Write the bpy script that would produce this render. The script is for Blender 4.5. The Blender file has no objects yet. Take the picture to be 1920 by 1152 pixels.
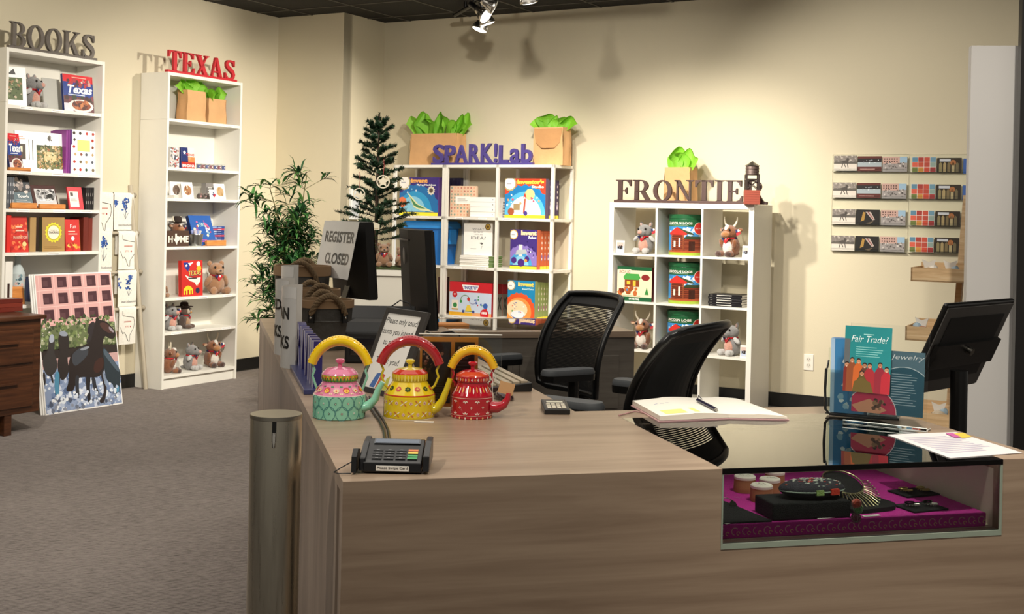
import bpy, math, random
from mathutils import Matrix, Vector
R = math.radians
pi = math.pi
random.seed(7)
SC = bpy.context.scene
COL = SC.collection

# ------------------------------------------------------------ camera
FPX, CYR, ROLL, EYE = 2256.7, 401.6, .0218, 1.366
cam_d = bpy.data.cameras.new('camera')
cam_d.sensor_width = 36; cam_d.lens = FPX/1920*36
cam_d.shift_y = -(576-CYR)/1920
cam_d.clip_start = .05
cam = bpy.data.objects.new('camera', cam_d); COL.objects.link(cam)
cam.matrix_world = Matrix.Translation((0, 0, EYE)) @ Matrix.Rotation(pi/2, 4, 'X') @ Matrix.Rotation(ROLL, 4, 'Z')
SC.camera = cam
SC.view_settings.view_transform = 'Standard'; SC.view_settings.look = 'None'
SC.view_settings.gamma = 1; SC.view_settings.use_curve_mapping = False
SC.view_settings.exposure = 0.3
wd = bpy.data.worlds.new('world'); SC.world = wd; wd.use_nodes = True
wd.node_tree.nodes['Background'].inputs[0].default_value = (1, .93, .82, 1)
wd.node_tree.nodes['Background'].inputs[1].default_value = .2

def spot(x, y, z, tx, ty, tz, power, ang=60, blend=.9, size=.05, col=(1, .925, .80)):
    l = bpy.data.lights.new('ceiling_spot', 'SPOT'); l.energy = power; l.spot_size = R(ang); l.spot_blend = blend
    l.shadow_soft_size = size; l.color = col
    o = bpy.data.objects.new('ceiling_spot', l); COL.objects.link(o); o.location = (x, y, z)
    o.rotation_euler = (Vector((tx, ty, tz))-Vector((x, y, z))).to_track_quat('-Z', 'Y').to_euler()
    return o
def area(x, y, z, sx, sy, power, col=(1, .93, .83), tx=None):
    l = bpy.data.lights.new('ceiling_fill_light', 'AREA'); l.shape = 'RECTANGLE'; l.size = sx; l.size_y = sy; l.energy = power; l.color = col
    o = bpy.data.objects.new('ceiling_fill_light', l); COL.objects.link(o); o.location = (x, y, z)
    if tx: o.rotation_euler = (Vector(tx)-Vector((x, y, z))).to_track_quat('-Z', 'Y').to_euler()
    return o
#LIGHTS
# back-wall spots, then unseen ones added to light the shop; the visible heads hang at (0, 8..9)
spot(.16, 8.3, 2.74, -2.35, 9.5, 1.5, 210, 75)      # left bookcase / texas
spot(-.02, 8.2, 2.74, -.6, 9.7, 1.0, 130, 100)      # sparklab
spot(.22, 7.45, 2.72, 1.3, 9.0, 1.0, 215, 80)       # frontier
spot(.35, 7.0, 2.85, 2.7, 8.2, 1.5, 165, 80)        # postcards
spot(-1.0, 5.0, 2.95, -3.2, 7.9, 1.5, 300, 75)      # books
spot(-1.2, 5.4, 2.95, -2.3, 9.0, .9, 180, 60)       # texas from the front
spot(-.7, 5.4, 2.95, 1.0, 9.0, .9, 190, 60)         # frontier from the front
spot(.0, 4.6, 2.95, -.4, 9.6, 1.0, 190, 75)
spot(-1.2, 1.3, 2.95, .2, 2.7, .87, 100, 62)        # counter from the left
spot(.7, 1.6, 2.95, .5, 2.9, .87, 70, 80)
spot(.95, 1.9, 2.95, 1.05, 2.5, .7, 150, 50)         # added over the glass case to lighten its inside
spot(-2.2, 5.0, 2.95, -2.2, 5.6, 0, 130, 105)       # carpet
spot(.9, 1.6, 2.95, 2.15, 5.1, 1.3, 260, 40)  # unseen spot added to brighten the grey partition
area(-.4, 4.6, 3.0, 5.0, 6.0, 85)  # added soft fill below the ceiling, no light panel hangs there

# ------------------------------------------------------------ pixel -> place
def ray(px, py):
    a, b = px-960, py-CYR; cr, sr = math.cos(ROLL), math.sin(ROLL)
    return Vector(((a*cr+b*sr)/FPX, 1, (a*sr-b*cr)/FPX))
EY = Vector((0, 0, EYE))
HC = .78          # counter top in the counter's own drawing units
HCR = .87         # counter top in metres
K = .8464         # metres per drawing unit for the counter set
class Frame:
    def __init__(s, x, y, yaw, k=1): s.k = k; s.o = Vector((x*k, y*k, 0)); s.yaw = yaw; s.c = math.cos(yaw); s.s = math.sin(yaw)
    def zw(s, z): return z if s.k == 1 else HCR+(z-HC)*s.k
    def w(s, x, y, z=0): k = s.k; return Vector((s.o.x+k*(s.c*x-s.s*y), s.o.y+k*(s.s*x+s.c*y), s.zw(z)))
    def l(s, P): d = P-s.o; z = P.z if s.k == 1 else HC+(P.z-HCR)/s.k; return Vector(((d.x*s.c+d.y*s.s)/s.k, (-d.x*s.s+d.y*s.c)/s.k, z))
    def onz(s, px, py, z): d = ray(px, py); return s.l(EY+d*((s.zw(z)-EYE)/d.z))
    def onf(s, px, py, y=0):
        d = ray(px, py); n = Vector((-s.s, s.c, 0)); p = s.w(0, y)
        t = ((Vector((p.x, p.y, 0))-Vector((0, 0, 0))).dot(n))/d.dot(n)
        return s.l(EY+d*t)
    def x(s, px, py, y=0): return s.onf(px, py, y).x
    def z(s, px, py, y=0): return s.onf(px, py, y).z
WORLD = Frame(0, 0, 0)
T = Frame(-2.5764, 8.9445, 1.0517)          # left wall bookcases
F = Frame(.7281, 9.0018, -.5362)            # back wall shelves
C = Frame(-.352, 2.597, .251, K)
WK = Frame(0, 0, 0, K); FLO = HC-HCR/K               # reception counter

# ------------------------------------------------------------ colour / materials
def lin(h):
    if isinstance(h, tuple): return h
    h = h.lstrip('#'); r = []
    for i in (0, 2, 4):
        v = int(h[i:i+2], 16)/255
        r.append(v/12.92 if v <= .04045 else ((v+.055)/1.055)**2.4)
    return tuple(r)
MATS = {}
def nodes(name):
    m = bpy.data.materials.new(name); m.use_nodes = True
    nt = m.node_tree; p = nt.nodes['Principled BSDF']; MATS[name] = m
    return m, nt, p
def N(nt, t, **k):
    n = nt.nodes.new(t)
    for a, b in k.items():
        if a in n.inputs: n.inputs[a].default_value = b
        else: setattr(n, a, b)
    return n
def colmat(name, rough=.5, var=.06, vs=30, bump=0, bs=200, **inp):
    m, nt, p = nodes(name); L = nt.links
    at = N(nt, 'ShaderNodeAttribute', attribute_name='Col')
    tc = N(nt, 'ShaderNodeTexCoord')
    no = N(nt, 'ShaderNodeTexNoise'); no.inputs['Scale'].default_value = vs; no.inputs['Detail'].default_value = 3
    L.new(tc.outputs['Object'], no.inputs['Vector'])
    mr = N(nt, 'ShaderNodeMapRange'); mr.inputs['To Min'].default_value = 1-var*1.6; mr.inputs['To Max'].default_value = 1+var*1.2
    L.new(no.outputs['Fac'], mr.inputs['Value'])
    mx = N(nt, 'ShaderNodeVectorMath', operation='SCALE')
    L.new(at.outputs['Color'], mx.inputs[0]); L.new(mr.outputs[0], mx.inputs['Scale']); L.new(mx.outputs[0], p.inputs['Base Color'])
    p.inputs['Roughness'].default_value = rough
    for k, v in inp.items(): p.inputs[k.replace('_', ' ')].default_value = v
    if bump:
        n2 = N(nt, 'ShaderNodeTexNoise'); n2.inputs['Scale'].default_value = bs; n2.inputs['Detail'].default_value = 2
        L.new(tc.outputs['Object'], n2.inputs['Vector'])
        b = N(nt, 'ShaderNodeBump'); b.inputs['Strength'].default_value = bump; b.inputs['Distance'].default_value = .01
        L.new(n2.outputs['Fac'], b.inputs['Height']); L.new(b.outputs[0], p.inputs['Normal'])
    return m
colmat('paint', .5); colmat('matte', .85); colmat('gloss', .1, .03, Coat_Weight=.6, Coat_Roughness=.04)
colmat('satin', .3, .03); colmat('plush', .95, .18, 60, .9, 260, Sheen_Weight=.5)
colmat('laminate', .35, .02, 8); colmat('rubber', .6, .1, 60); colmat('paper', .7, .02, 10)
colmat('cloth', .9, .1, 80, .4, 400); colmat('metal', .28, .03, Metallic=1.0); colmat('worn_metal', .5, .25, 18, .3, 40, Metallic=.35)
colmat('leaf', .45, .25, 20, Specular_IOR_Level=.4); colmat('rope', .95, .3, 120, .8, 300)
colmat('kraft', .8, .08, 14, .25, 25); colmat('tissue', .6, .1, 20, .2, 30, Subsurface_Weight=.0)
def wood(name, c0, c1, c2, scale=(1.5, 16, 16), rough=.42, dist=2.5, big=1.3):
    m, nt, p = nodes(name); L = nt.links
    tc = N(nt, 'ShaderNodeTexCoord'); mp = N(nt, 'ShaderNodeMapping'); mp.inputs['Scale'].default_value = scale
    L.new(tc.outputs['Object'], mp.inputs['Vector'])
    n1 = N(nt, 'ShaderNodeTexNoise'); n1.inputs['Scale'].default_value = 1.0*big; n1.inputs['Detail'].default_value = 6; n1.inputs['Roughness'].default_value = .6; n1.inputs['Distortion'].default_value = dist*.25
    L.new(mp.outputs[0], n1.inputs['Vector'])
    mp2 = N(nt, 'ShaderNodeMapping'); mp2.inputs['Scale'].default_value = (scale[0]*4, scale[1]*9, scale[2]*9)
    L.new(tc.outputs['Object'], mp2.inputs['Vector'])
    n2 = N(nt, 'ShaderNodeTexNoise'); n2.inputs['Scale'].default_value = 1; n2.inputs['Detail'].default_value = 4
    L.new(mp2.outputs[0], n2.inputs['Vector'])
    w = N(nt, 'ShaderNodeTexWave', wave_type='BANDS', bands_direction='Z'); w.inputs['Scale'].default_value = .5; w.inputs['Distortion'].default_value = dist*3; w.inputs['Detail'].default_value = 3
    w.inputs['Detail Scale'].default_value = .6
    L.new(mp.outputs[0], w.inputs['Vector'])
    a = N(nt, 'ShaderNodeMath', operation='MULTIPLY_ADD'); L.new(w.outputs['Fac'], a.inputs[0]); a.inputs[1].default_value = .09; L.new(n1.outputs['Fac'], a.inputs[2])
    b = N(nt, 'ShaderNodeMath', operation='MULTIPLY_ADD'); L.new(n2.outputs['Fac'], b.inputs[0]); b.inputs[1].default_value = .35; L.new(a.outputs[0], b.inputs[2])
    cr = N(nt, 'ShaderNodeValToRGB'); e = cr.color_ramp.elements
    e[0].position = .52; e[0].color = (*lin(c0), 1); e[1].position = 1.08 if False else 1.0; e[1].color = (*lin(c2), 1)
    k = e.new(.76); k.color = (*lin(c1), 1)
    L.new(b.outputs[0], cr.inputs['Fac']); L.new(cr.outputs[0], p.inputs['Base Color'])
    p.inputs['Roughness'].default_value = rough
    bp = N(nt, 'ShaderNodeBump'); bp.inputs['Strength'].default_value = .08; L.new(n2.outputs['Fac'], bp.inputs['Height']); L.new(bp.outputs[0], p.inputs['Normal'])
    return m
wood('counter_wood', '#8a7562', '#9a8571', '#a7927d', (.8, 11, 11), .33, 5)
wood('counter_wood_side', '#77685a', '#938173', '#a39282', (3, 5, .8), .42)
wood('crate_wood', '#c7a277', '#dcba8c', '#ecd2aa', (3, 30, 30), .6)
wood('dark_wood', '#351d10', '#4d2c19', '#633b22', (2, 22, 22), .35)
wood('rack_wood', '#c47a3c', '#d98f4c', '#e39d5a', (6, 40, 40), .45)
wood('grey_laminate', '#5d564e', '#6a635a', '#756e64', (2, 14, 14), .4, 1)
def simple(name, col, rough=.5, **inp):
    m, nt, p = nodes(name); p.inputs['Base Color'].default_value = (*lin(col), 1); p.inputs['Roughness'].default_value = rough
    for k, v in inp.items(): p.inputs[k.replace('_', ' ')].default_value = v
    return m, nt, p
def walls(name, col, rough, var, s, bump, bs):
    m, nt, p = simple(name, col, rough); L = nt.links
    tc = N(nt, 'ShaderNodeTexCoord'); n = N(nt, 'ShaderNodeTexNoise'); n.inputs['Scale'].default_value = s; n.inputs['Detail'].default_value = 4
    L.new(tc.outputs['Object'], n.inputs['Vector'])
    mr = N(nt, 'ShaderNodeMapRange'); mr.inputs['To Min'].default_value = 1-var; mr.inputs['To Max'].default_value = 1+var
    L.new(n.outputs['Fac'], mr.inputs['Value'])
    v = N(nt, 'ShaderNodeVectorMath', operation='SCALE'); v.inputs[0].default_value = lin(col); L.new(mr.outputs[0], v.inputs['Scale']); L.new(v.outputs[0], p.inputs['Base Color'])
    n2 = N(nt, 'ShaderNodeTexNoise'); n2.inputs['Scale'].default_value = bs; L.new(tc.outputs['Object'], n2.inputs['Vector'])
    b = N(nt, 'ShaderNodeBump'); b.inputs['Strength'].default_value = bump; b.inputs['Distance'].default_value = .005; L.new(n2.outputs['Fac'], b.inputs['Height']); L.new(b.outputs[0], p.inputs['Normal'])
    return m
walls('wall_paint', '#d5cbb1', .75, .03, 1.5, .12, 160)
walls('ceiling_tile', '#1d1c1b', .9, .25, 60, .6, 140)
walls('base_rubber', '#121110', .45, .1, 20, .05, 60)
walls('partition_grey', '#cfccc9', .5, .02, 3, .03, 60)
def carpet():
    m, nt, p = simple('carpet', '#6b635d', .95); L = nt.links
    tc = N(nt, 'ShaderNodeTexCoord')
    mp = N(nt, 'ShaderNodeMapping'); mp.inputs['Rotation'].default_value = (0, 0, R(-22)); L.new(tc.outputs['Object'], mp.inputs['Vector'])
    w = N(nt, 'ShaderNodeTexWave', wave_type='BANDS', bands_direction='Y'); w.inputs['Scale'].default_value = 21; w.inputs['Distortion'].default_value = 2.2; w.inputs['Detail'].default_value = 3; w.inputs['Detail Scale'].default_value = 5
    L.new(mp.outputs[0], w.inputs['Vector'])
    mp2 = N(nt, 'ShaderNodeMapping'); mp2.inputs['Scale'].default_value = (18, 90, 1); L.new(mp.outputs[0], mp2.inputs['Vector'])
    n = N(nt, 'ShaderNodeTexNoise'); n.inputs['Scale'].default_value = 1.0; n.inputs['Detail'].default_value = 4; L.new(mp2.outputs[0], n.inputs['Vector'])
    n3 = N(nt, 'ShaderNodeTexNoise'); n3.inputs['Scale'].default_value = 1.6; n3.inputs['Detail'].default_value = 3; L.new(mp.outputs[0], n3.inputs['Vector'])
    a = N(nt, 'ShaderNodeMath', operation='MULTIPLY_ADD'); L.new(w.outputs['Fac'], a.inputs[0]); a.inputs[1].default_value = .42; L.new(n.outputs['Fac'], a.inputs[2])
    a2 = N(nt, 'ShaderNodeMath', operation='MULTIPLY_ADD'); L.new(n3.outputs['Fac'], a2.inputs[0]); a2.inputs[1].default_value = .3; L.new(a.outputs[0], a2.inputs[2])
    cr = N(nt, 'ShaderNodeValToRGB'); e = cr.color_ramp.elements
    e[0].position = .45; e[0].color = (*lin('#443d3a'), 1); e[1].position = 1.0; e[1].color = (*lin('#8c837e'), 1)
    L.new(a2.outputs[0], cr.inputs['Fac']); L.new(cr.outputs[0], p.inputs['Base Color'])
    b = N(nt, 'ShaderNodeBump'); b.inputs['Strength'].default_value = .6; b.inputs['Distance'].default_value = .006; L.new(a.outputs[0], b.inputs['Height']); L.new(b.outputs[0], p.inputs['Normal'])
carpet()
def steel():
    m, nt, p = simple('brushed_steel', '#cdc6b4', .3, Metallic=1.0); L = nt.links
    tc = N(nt, 'ShaderNodeTexCoord'); mp = N(nt, 'ShaderNodeMapping'); mp.inputs['Scale'].default_value = (60, 60, 3); L.new(tc.outputs['Object'], mp.inputs['Vector'])
    n = N(nt, 'ShaderNodeTexNoise'); n.inputs['Scale'].default_value = 3; n.inputs['Detail'].default_value = 3; L.new(mp.outputs[0], n.inputs['Vector'])
    mr = N(nt, 'ShaderNodeMapRange'); mr.inputs['To Min'].default_value = .18; mr.inputs['To Max'].default_value = .42; L.new(n.outputs['Fac'], mr.inputs['Value']); L.new(mr.outputs[0], p.inputs['Roughness'])
steel()
simple('chrome', '#d0ccc4', .12, Metallic=1.0)
def glassy(name, tint, ior, rough=.0, spec=1.0):
    m = bpy.data.materials.new(name); m.use_nodes = True; MATS[name] = m; nt = m.node_tree; L = nt.links
    for n in list(nt.nodes):
        if n.type != 'OUTPUT_MATERIAL': nt.nodes.remove(n)
    out = [n for n in nt.nodes if n.type == 'OUTPUT_MATERIAL'][0]
    t = N(nt, 'ShaderNodeBsdfTransparent'); t.inputs[0].default_value = (*tint, 1)
    g = N(nt, 'ShaderNodeBsdfGlossy'); g.inputs['Roughness'].default_value = rough; g.inputs['Color'].default_value = (spec, spec, spec, 1)
    fr = N(nt, 'ShaderNodeFresnel'); fr.inputs['IOR'].default_value = ior
    mx = N(nt, 'ShaderNodeMixShader'); L.new(fr.outputs[0], mx.inputs[0]); L.new(t.outputs[0], mx.inputs[1]); L.new(g.outputs[0], mx.inputs[2]); L.new(mx.outputs[0], out.inputs[0])
glassy('clear_glass', (.93, .96, .94), 1.35)
glassy('acrylic', (.97, .98, .98), 1.25)
glassy('case_glass', (.86, .88, .87), 2.4)
def lamp_mat():
    m, nt, p = simple('lamp_glow', '#ffffff', .4); p.inputs['Emission Color'].default_value = (1, .93, .82, 1); p.inputs['Emission Strength'].default_value = 5
lamp_mat()
def transl(name, col, w=.35):
    m = bpy.data.materials[name]; nt = m.node_tree; p = nt.nodes['Principled BSDF']; L = nt.links
    t = N(nt, 'ShaderNodeBsdfTranslucent'); mx = N(nt, 'ShaderNodeMixShader'); mx.inputs[0].default_value = w
    src = p.inputs['Base Color'].links[0].from_socket; L.new(src, t.inputs[0])
    out = [n for n in nt.nodes if n.type == 'OUTPUT_MATERIAL'][0]
    L.new(p.outputs[0], mx.inputs[1]); L.new(t.outputs[0], mx.inputs[2]); L.new(mx.outputs[0], out.inputs[0])
transl('tissue', None); transl('leaf', None, .2)

# ------------------------------------------------------------ mesh builder
TXT = {}
def text_geo(s, bold=0, ext=0):
    k = (s, bold, ext)
    if k in TXT: return TXT[k]
    cu = bpy.data.curves.new('txt', 'FONT'); cu.body = s; cu.size = 1; cu.offset = bold; cu.extrude = ext; cu.resolution_u = 3
    ob = bpy.data.objects.new('txt', cu); me = ob.to_mesh()
    v = [tuple(a.co) for a in me.vertices]; f = [tuple(p.vertices) for p in me.polygons]
    ob.to_mesh_clear(); bpy.data.objects.remove(ob); bpy.data.curves.remove(cu)
    xs = [a[0] for a in v] or [0]; ys = [a[1] for a in v] or [0]
    TXT[k] = (v, f, min(xs), max(xs), min(ys), max(ys)); return TXT[k]
class MB:
    def __init__(s, col='#ffffff', mat='paint'):
        s.v = []; s.f = []; s.fm = []; s.fc = []; s.fs = []; s.mats = []; s.M = Matrix(); s.col = col; s.mat = mat; s.map = None; s.sub = 0
    def add(s, vs, fs, col=None, mat=None, smooth=False):
        o = len(s.v); M = s.M
        s.v += [tuple(M @ Vector(v)) for v in vs]
        mat = mat or s.mat; col = lin(col or s.col)
        if mat not in s.mats: s.mats.append(mat)
        i = s.mats.index(mat)
        for f in fs: s.f.append([o+a for a in f]); s.fm.append(i); s.fc.append(col); s.fs.append(smooth)
        return s
    def box(s, x0, x1, y0, y1, z0, z1, col=None, mat=None):
        v = [(x, y, z) for x in (x0, x1) for y in (y0, y1) for z in (z0, z1)]
        return s.add(v, [(0, 1, 3, 2), (4, 6, 7, 5), (0, 4, 5, 1), (2, 3, 7, 6), (0, 2, 6, 4), (1, 5, 7, 3)], col, mat)
    def prism(s, pts, y0, y1, col=None, mat=None, plane='xz'):
        # polygon extruded along the third axis
        n = len(pts); mk = {'xz': lambda a, b, c: (a, c, b), 'xy': lambda a, b, c: (a, b, c), 'yz': lambda a, b, c: (c, a, b)}[plane]
        ar = sum(pts[i][0]*pts[(i+1) % n][1]-pts[(i+1) % n][0]*pts[i][1] for i in range(n))
        if ar < 0: pts = pts[::-1]
        v = [mk(a, b, y0) for a, b in pts]+[mk(a, b, y1) for a, b in pts]
        fl = [list(range(n)), list(range(2*n-1, n-1, -1))]+[[i, i+n, (i+1) % n+n, (i+1) % n] for i in range(n)]
        if plane != 'xz': fl = [f[::-1] for f in fl]
        return s.add(v, fl, col, mat)
    def lathe(s, prof, n=32, cx=0, cy=0, col=None, mat=None, smooth=True, cap=True, cols=None):
        v = []; m = len(prof)
        for r, z in prof:
            for i in range(n): a = 2*pi*i/n; v.append((cx+r*math.cos(a), cy+r*math.sin(a), z))
        for j in range(m-1):
            fs = [(j*n+i, j*n+(i+1) % n, (j+1)*n+(i+1) % n, (j+1)*n+i) for i in range(n)]
            s.add(v[j*n:(j+2)*n], [tuple(a-j*n for a in f) for f in fs], cols[j] if cols else col, mat, smooth)
        if cap:
            if prof[0][0] > 1e-5: s.add(v[:n], [tuple(range(n))[::-1]], cols[0] if cols else col, mat)
            if prof[-1][0] > 1e-5: s.add(v[-n:], [tuple(range(n))], cols[-1] if cols else col, mat)
        return s
    def cyl(s, cx, cy, z0, z1, r, r2=None, n=24, col=None, mat=None):
        return s.lathe([(r, z0), (r2 if r2 is not None else r, z1)], n, cx, cy, col, mat)
    def tube(s, pts, r, n=8, closed=False, col=None, mat=None, cap=True, flat=1):
        pts = [Vector(p) for p in pts]; m = len(pts); v = []; up = None
        for i, p in enumerate(pts):
            a = pts[(i-1) % m] if (closed or i > 0) else p; b = pts[(i+1) % m] if (closed or i < m-1) else p
            t = (b-a).normalized()
            if up is None: up = Vector((0, 0, 1)) if abs(t.z) < .9 else Vector((1, 0, 0))
            sd = t.cross(up)
            if sd.length < 1e-6: sd = t.orthogonal()
            sd.normalize(); u = sd.cross(t).normalized(); up = u
            rr = r[i] if isinstance(r, (list, tuple)) else r
            for k in range(n): q = 2*pi*k/n; v.append(tuple(p+sd*rr*math.cos(q)+u*rr*flat*math.sin(q)))
        fs = []
        for j in range(m if closed else m-1):
            for k in range(n): fs.append((j*n+k, j*n+(k+1) % n, ((j+1) % m)*n+(k+1) % n, ((j+1) % m)*n+k))
        s.add(v, fs, col, mat, True)
        if cap and not closed: s.add(v[:n], [tuple(range(n))[::-1]], col, mat); s.add(v[-n:], [tuple(range(n))], col, mat)
        return s
    def ell(s, cx, cy, cz, rx, ry=None, rz=None, n=16, col=None, mat=None, rot=None):
        ry = ry or rx; rz = rz or rx; v = []; m = max(6, n//2)
        for j in range(1, m):
            a = pi*j/m
            for i in range(n): b = 2*pi*i/n; v.append(Vector((rx*math.sin(a)*math.cos(b), ry*math.sin(a)*math.sin(b), -rz*math.cos(a))))
        v += [Vector((0, 0, -rz)), Vector((0, 0, rz))]
        if rot: q = Matrix.Rotation(rot[0], 3, 'X') @ Matrix.Rotation(rot[1], 3, 'Y') @ Matrix.Rotation(rot[2], 3, 'Z'); v = [q @ a for a in v]
        v = [(a.x+cx, a.y+cy, a.z+cz) for a in v]
        fs = [(j*n+i, j*n+(i+1) % n, (j+1)*n+(i+1) % n, (j+1)*n+i) for j in range(m-2) for i in range(n)]
        b0 = (m-1)*n; fs += [(b0, (i+1) % n, i) for i in range(n)]+[(b0+1, (m-2)*n+i, (m-2)*n+(i+1) % n) for i in range(n)]
        return s.add(v, fs, col, mat, True)
    def grid(s, fn, nu, nv, col=None, mat=None, smooth=True):
        v = [fn(i/nu, j/nv) for j in range(nv+1) for i in range(nu+1)]
        return s.add(v, [(j*(nu+1)+i, j*(nu+1)+i+1, (j+1)*(nu+1)+i+1, (j+1)*(nu+1)+i) for j in range(nv) for i in range(nu)], col, mat, smooth)
    # flat marks: set the face first, then coordinates run 0..1
    def face(s, o, u, v, w, h, lift=.0004):
        o, u, v = Vector(o), Vector(u).normalized(), Vector(v).normalized(); n = u.cross(v)
        s.map = lambda x, y, k: tuple(o+u*(x*w)+v*(y*h)+n*(lift*k)); s.asp = w/h; s.sub = 0; return s
    def front(s, x0, x1, y, z0, z1): return s.face((x0, y, z0), (1, 0, 0), (0, 0, 1), x1-x0, z1-z0)
    def left(s, x, y0, y1, z0, z1): return s.face((x, y1, z0), (0, -1, 0), (0, 0, 1), y1-y0, z1-z0)
    def right(s, x, y0, y1, z0, z1): return s.face((x, y0, z0), (0, 1, 0), (0, 0, 1), y1-y0, z1-z0)
    def top(s, x0, x1, y0, y1, z): return s.face((x0, y0, z), (1, 0, 0), (0, 1, 0), x1-x0, y1-y0)
    def cylmap(s, r, z0, h, a0, a1, cx=0, cy=0, lift=.0005):
        # x 0..1 -> angle a0..a1
        s.map = lambda x, y, k: (cx+(r+lift*k)*math.cos(a0+(a1-a0)*x), cy+(r+lift*k)*math.sin(a0+(a1-a0)*x), z0+h*y); s.asp = abs(a1-a0)*r/h; s.sub = R(7)/abs(a1-a0); return s
    def clip(s, pts, ax, lim, sg):
        out = []
        for i in range(len(pts)):
            a, c = pts[i-1], pts[i]; da, dc = (a[ax]-lim)*sg, (c[ax]-lim)*sg
            if (da < 0) != (dc < 0): t = da/(da-dc); out.append((a[0]+(c[0]-a[0])*t, a[1]+(c[1]-a[1])*t))
            if dc >= 0: out.append(c)
        return out
    def poly(s, pts, col, k=1, mat=None):
        if s.sub:
            lo, hi = min(q[0] for q in pts), max(q[0] for q in pts)
            if hi-lo > s.sub*1.2:
                sb = s.sub; s.sub = 0
                i = math.floor(lo/sb)
                while i*sb < hi:
                    q = s.clip(s.clip(pts, 0, i*sb, 1), 0, (i+1)*sb, -1) if True else pts
                    if len(q) > 2: s.poly(q, col, k, mat)
                    i += 1
                s.sub = sb; return s
        if any(p[0] < 0 or p[0] > 1 or p[1] < 0 or p[1] > 1 for p in pts):
            for ax, lim, sg in ((0, 0, 1), (0, 1, -1), (1, 0, 1), (1, 1, -1)):
                out = []
                for i in range(len(pts)):
                    a, c = pts[i-1], pts[i]; da, dc = (a[ax]-lim)*sg, (c[ax]-lim)*sg
                    if (da < 0) != (dc < 0): t = da/(da-dc); out.append((a[0]+(c[0]-a[0])*t, a[1]+(c[1]-a[1])*t))
                    if dc >= 0: out.append(c)
                pts = out
                if len(pts) < 3: return s
        ar = sum(pts[i][0]*pts[(i+1) % len(pts)][1]-pts[(i+1) % len(pts)][0]*pts[i][1] for i in range(len(pts)))
        if ar < 0: pts = pts[::-1]
        return s.add([s.map(a, b, k) for a, b in pts], [tuple(range(len(pts)))], col, mat)
    def rect(s, x0, y0, x1, y1, col, k=1, mat=None, nx=1):
        for i in range(nx):
            a = x0+(x1-x0)*i/nx; b = x0+(x1-x0)*(i+1)/nx
            s.poly([(a, y0), (b, y0), (b, y1), (a, y1)], col, k, mat)
        return s
    def disc(s, cx, cy, r, col, k=1, ry=None, n=18, a0=0, a1=2*pi, mat=None):
        ry = ry if ry is not None else r*s.asp
        full = abs(a1-a0-2*pi) < 1e-6
        return s.poly([(cx+r*math.cos(a0+(a1-a0)*i/n), cy+ry*math.sin(a0+(a1-a0)*i/n)) for i in range(n if full else n+1)], col, k, mat)
    def star(s, cx, cy, r, col, k=1, n=5, q=.45):
        return s.poly([(cx+r*(1 if i % 2 == 0 else q)*math.sin(pi*i/n), cy+s.asp*r*(1 if i % 2 == 0 else q)*math.cos(pi*i/n)) for i in range(2*n)], col, k)
    def arc(s, cx, cy, r0, r1, col, k=1, a0=0, a1=pi, n=16, ry=1):
        for i in range(n):
            a = a0+(a1-a0)*i/n; b = a0+(a1-a0)*(i+1)/n; q = s.asp*ry
            s.poly([(cx+r0*math.cos(a), cy+q*r0*math.sin(a)), (cx+r1*math.cos(a), cy+q*r1*math.sin(a)), (cx+r1*math.cos(b), cy+q*r1*math.sin(b)), (cx+r0*math.cos(b), cy+q*r0*math.sin(b))], col, k)
        return s
    def line(s, x0, y0, x1, y1, w, col, k=1):
        dx, dy = (x1-x0)*s.asp, y1-y0; l = math.hypot(dx, dy) or 1; a, b = -dy/l*w/2/s.asp, dx/l*w/2
        return s.poly([(x0+a, y0+b), (x0-a, y0-b), (x1-a, y1-b), (x1+a, y1+b)], col, k)
    def lines(s, x0, x1, y0, y1, n, col, k=1, th=.4, seed=1):
        rr = random.Random(seed)
        for i in range(n):
            y = y1-(y1-y0)*(i+.5)/n; h = (y1-y0)/n*th/2
            s.rect(x0, y-h, x0+(x1-x0)*rr.uniform(.7, 1), y+h, col, k)
        return s
    def txt(s, t, x0, y0, x1, y1, col, k=2, bold=0, shear=0, mat=None, bend=0):
        v, f, a, b, c, d = text_geo(t, bold)
        if b-a < 1e-6: return s
        vs = []
        for p in v:
            u, w = (p[0]-a)/(b-a), (p[1]-c)/((d-c) or 1)
            vs.append(s.map(x0+(x1-x0)*u+shear*w*(y1-y0), y0+(y1-y0)*w+bend*4*u*(1-u), k))
        return s.add(vs, f, col, mat)
    def solidtext(s, t, x0, z0, x1, z1, y0, y1, bold=0, col=None, mat=None):
        v, f, a, b, c, d = text_geo(t, bold, .5)
        return s.add([(x0+(x1-x0)*(p[0]-a)/(b-a), y0+(y1-y0)*(.5-p[2]), z0+(z1-z0)*(p[1]-c)/(d-c)) for p in v], f, col, mat)
    def obj(s, name, parent=None, bev=0, seg=2, loc=None):
        me = bpy.data.meshes.new(name); me.from_pydata(s.v, [], s.f)
        for m in s.mats: me.materials.append(MATS[m])
        me.polygons.foreach_set('material_index', s.fm); me.polygons.foreach_set('use_smooth', s.fs)
        ca = me.color_attributes.new('Col', 'FLOAT_COLOR', 'CORNER'); buf = []
        for p, c in zip(me.polygons, s.fc): buf += [c[0], c[1], c[2], 1.0]*p.loop_total
        ca.data.foreach_set('color', buf); me.update()
        o = bpy.data.objects.new(name, me); COL.objects.link(o)
        if parent is not None: o.parent = parent
        if loc: o.location = loc
        if bev:
            md = o.modifiers.new('bevel', 'BEVEL'); md.width = bev; md.segments = seg; md.limit_method = 'ANGLE'; md.angle_limit = R(50)
        return o
def tag(o, label, cat, group=None):
    o['label'] = label; o['category'] = cat
    if group: o['group'] = group
    return o
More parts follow.
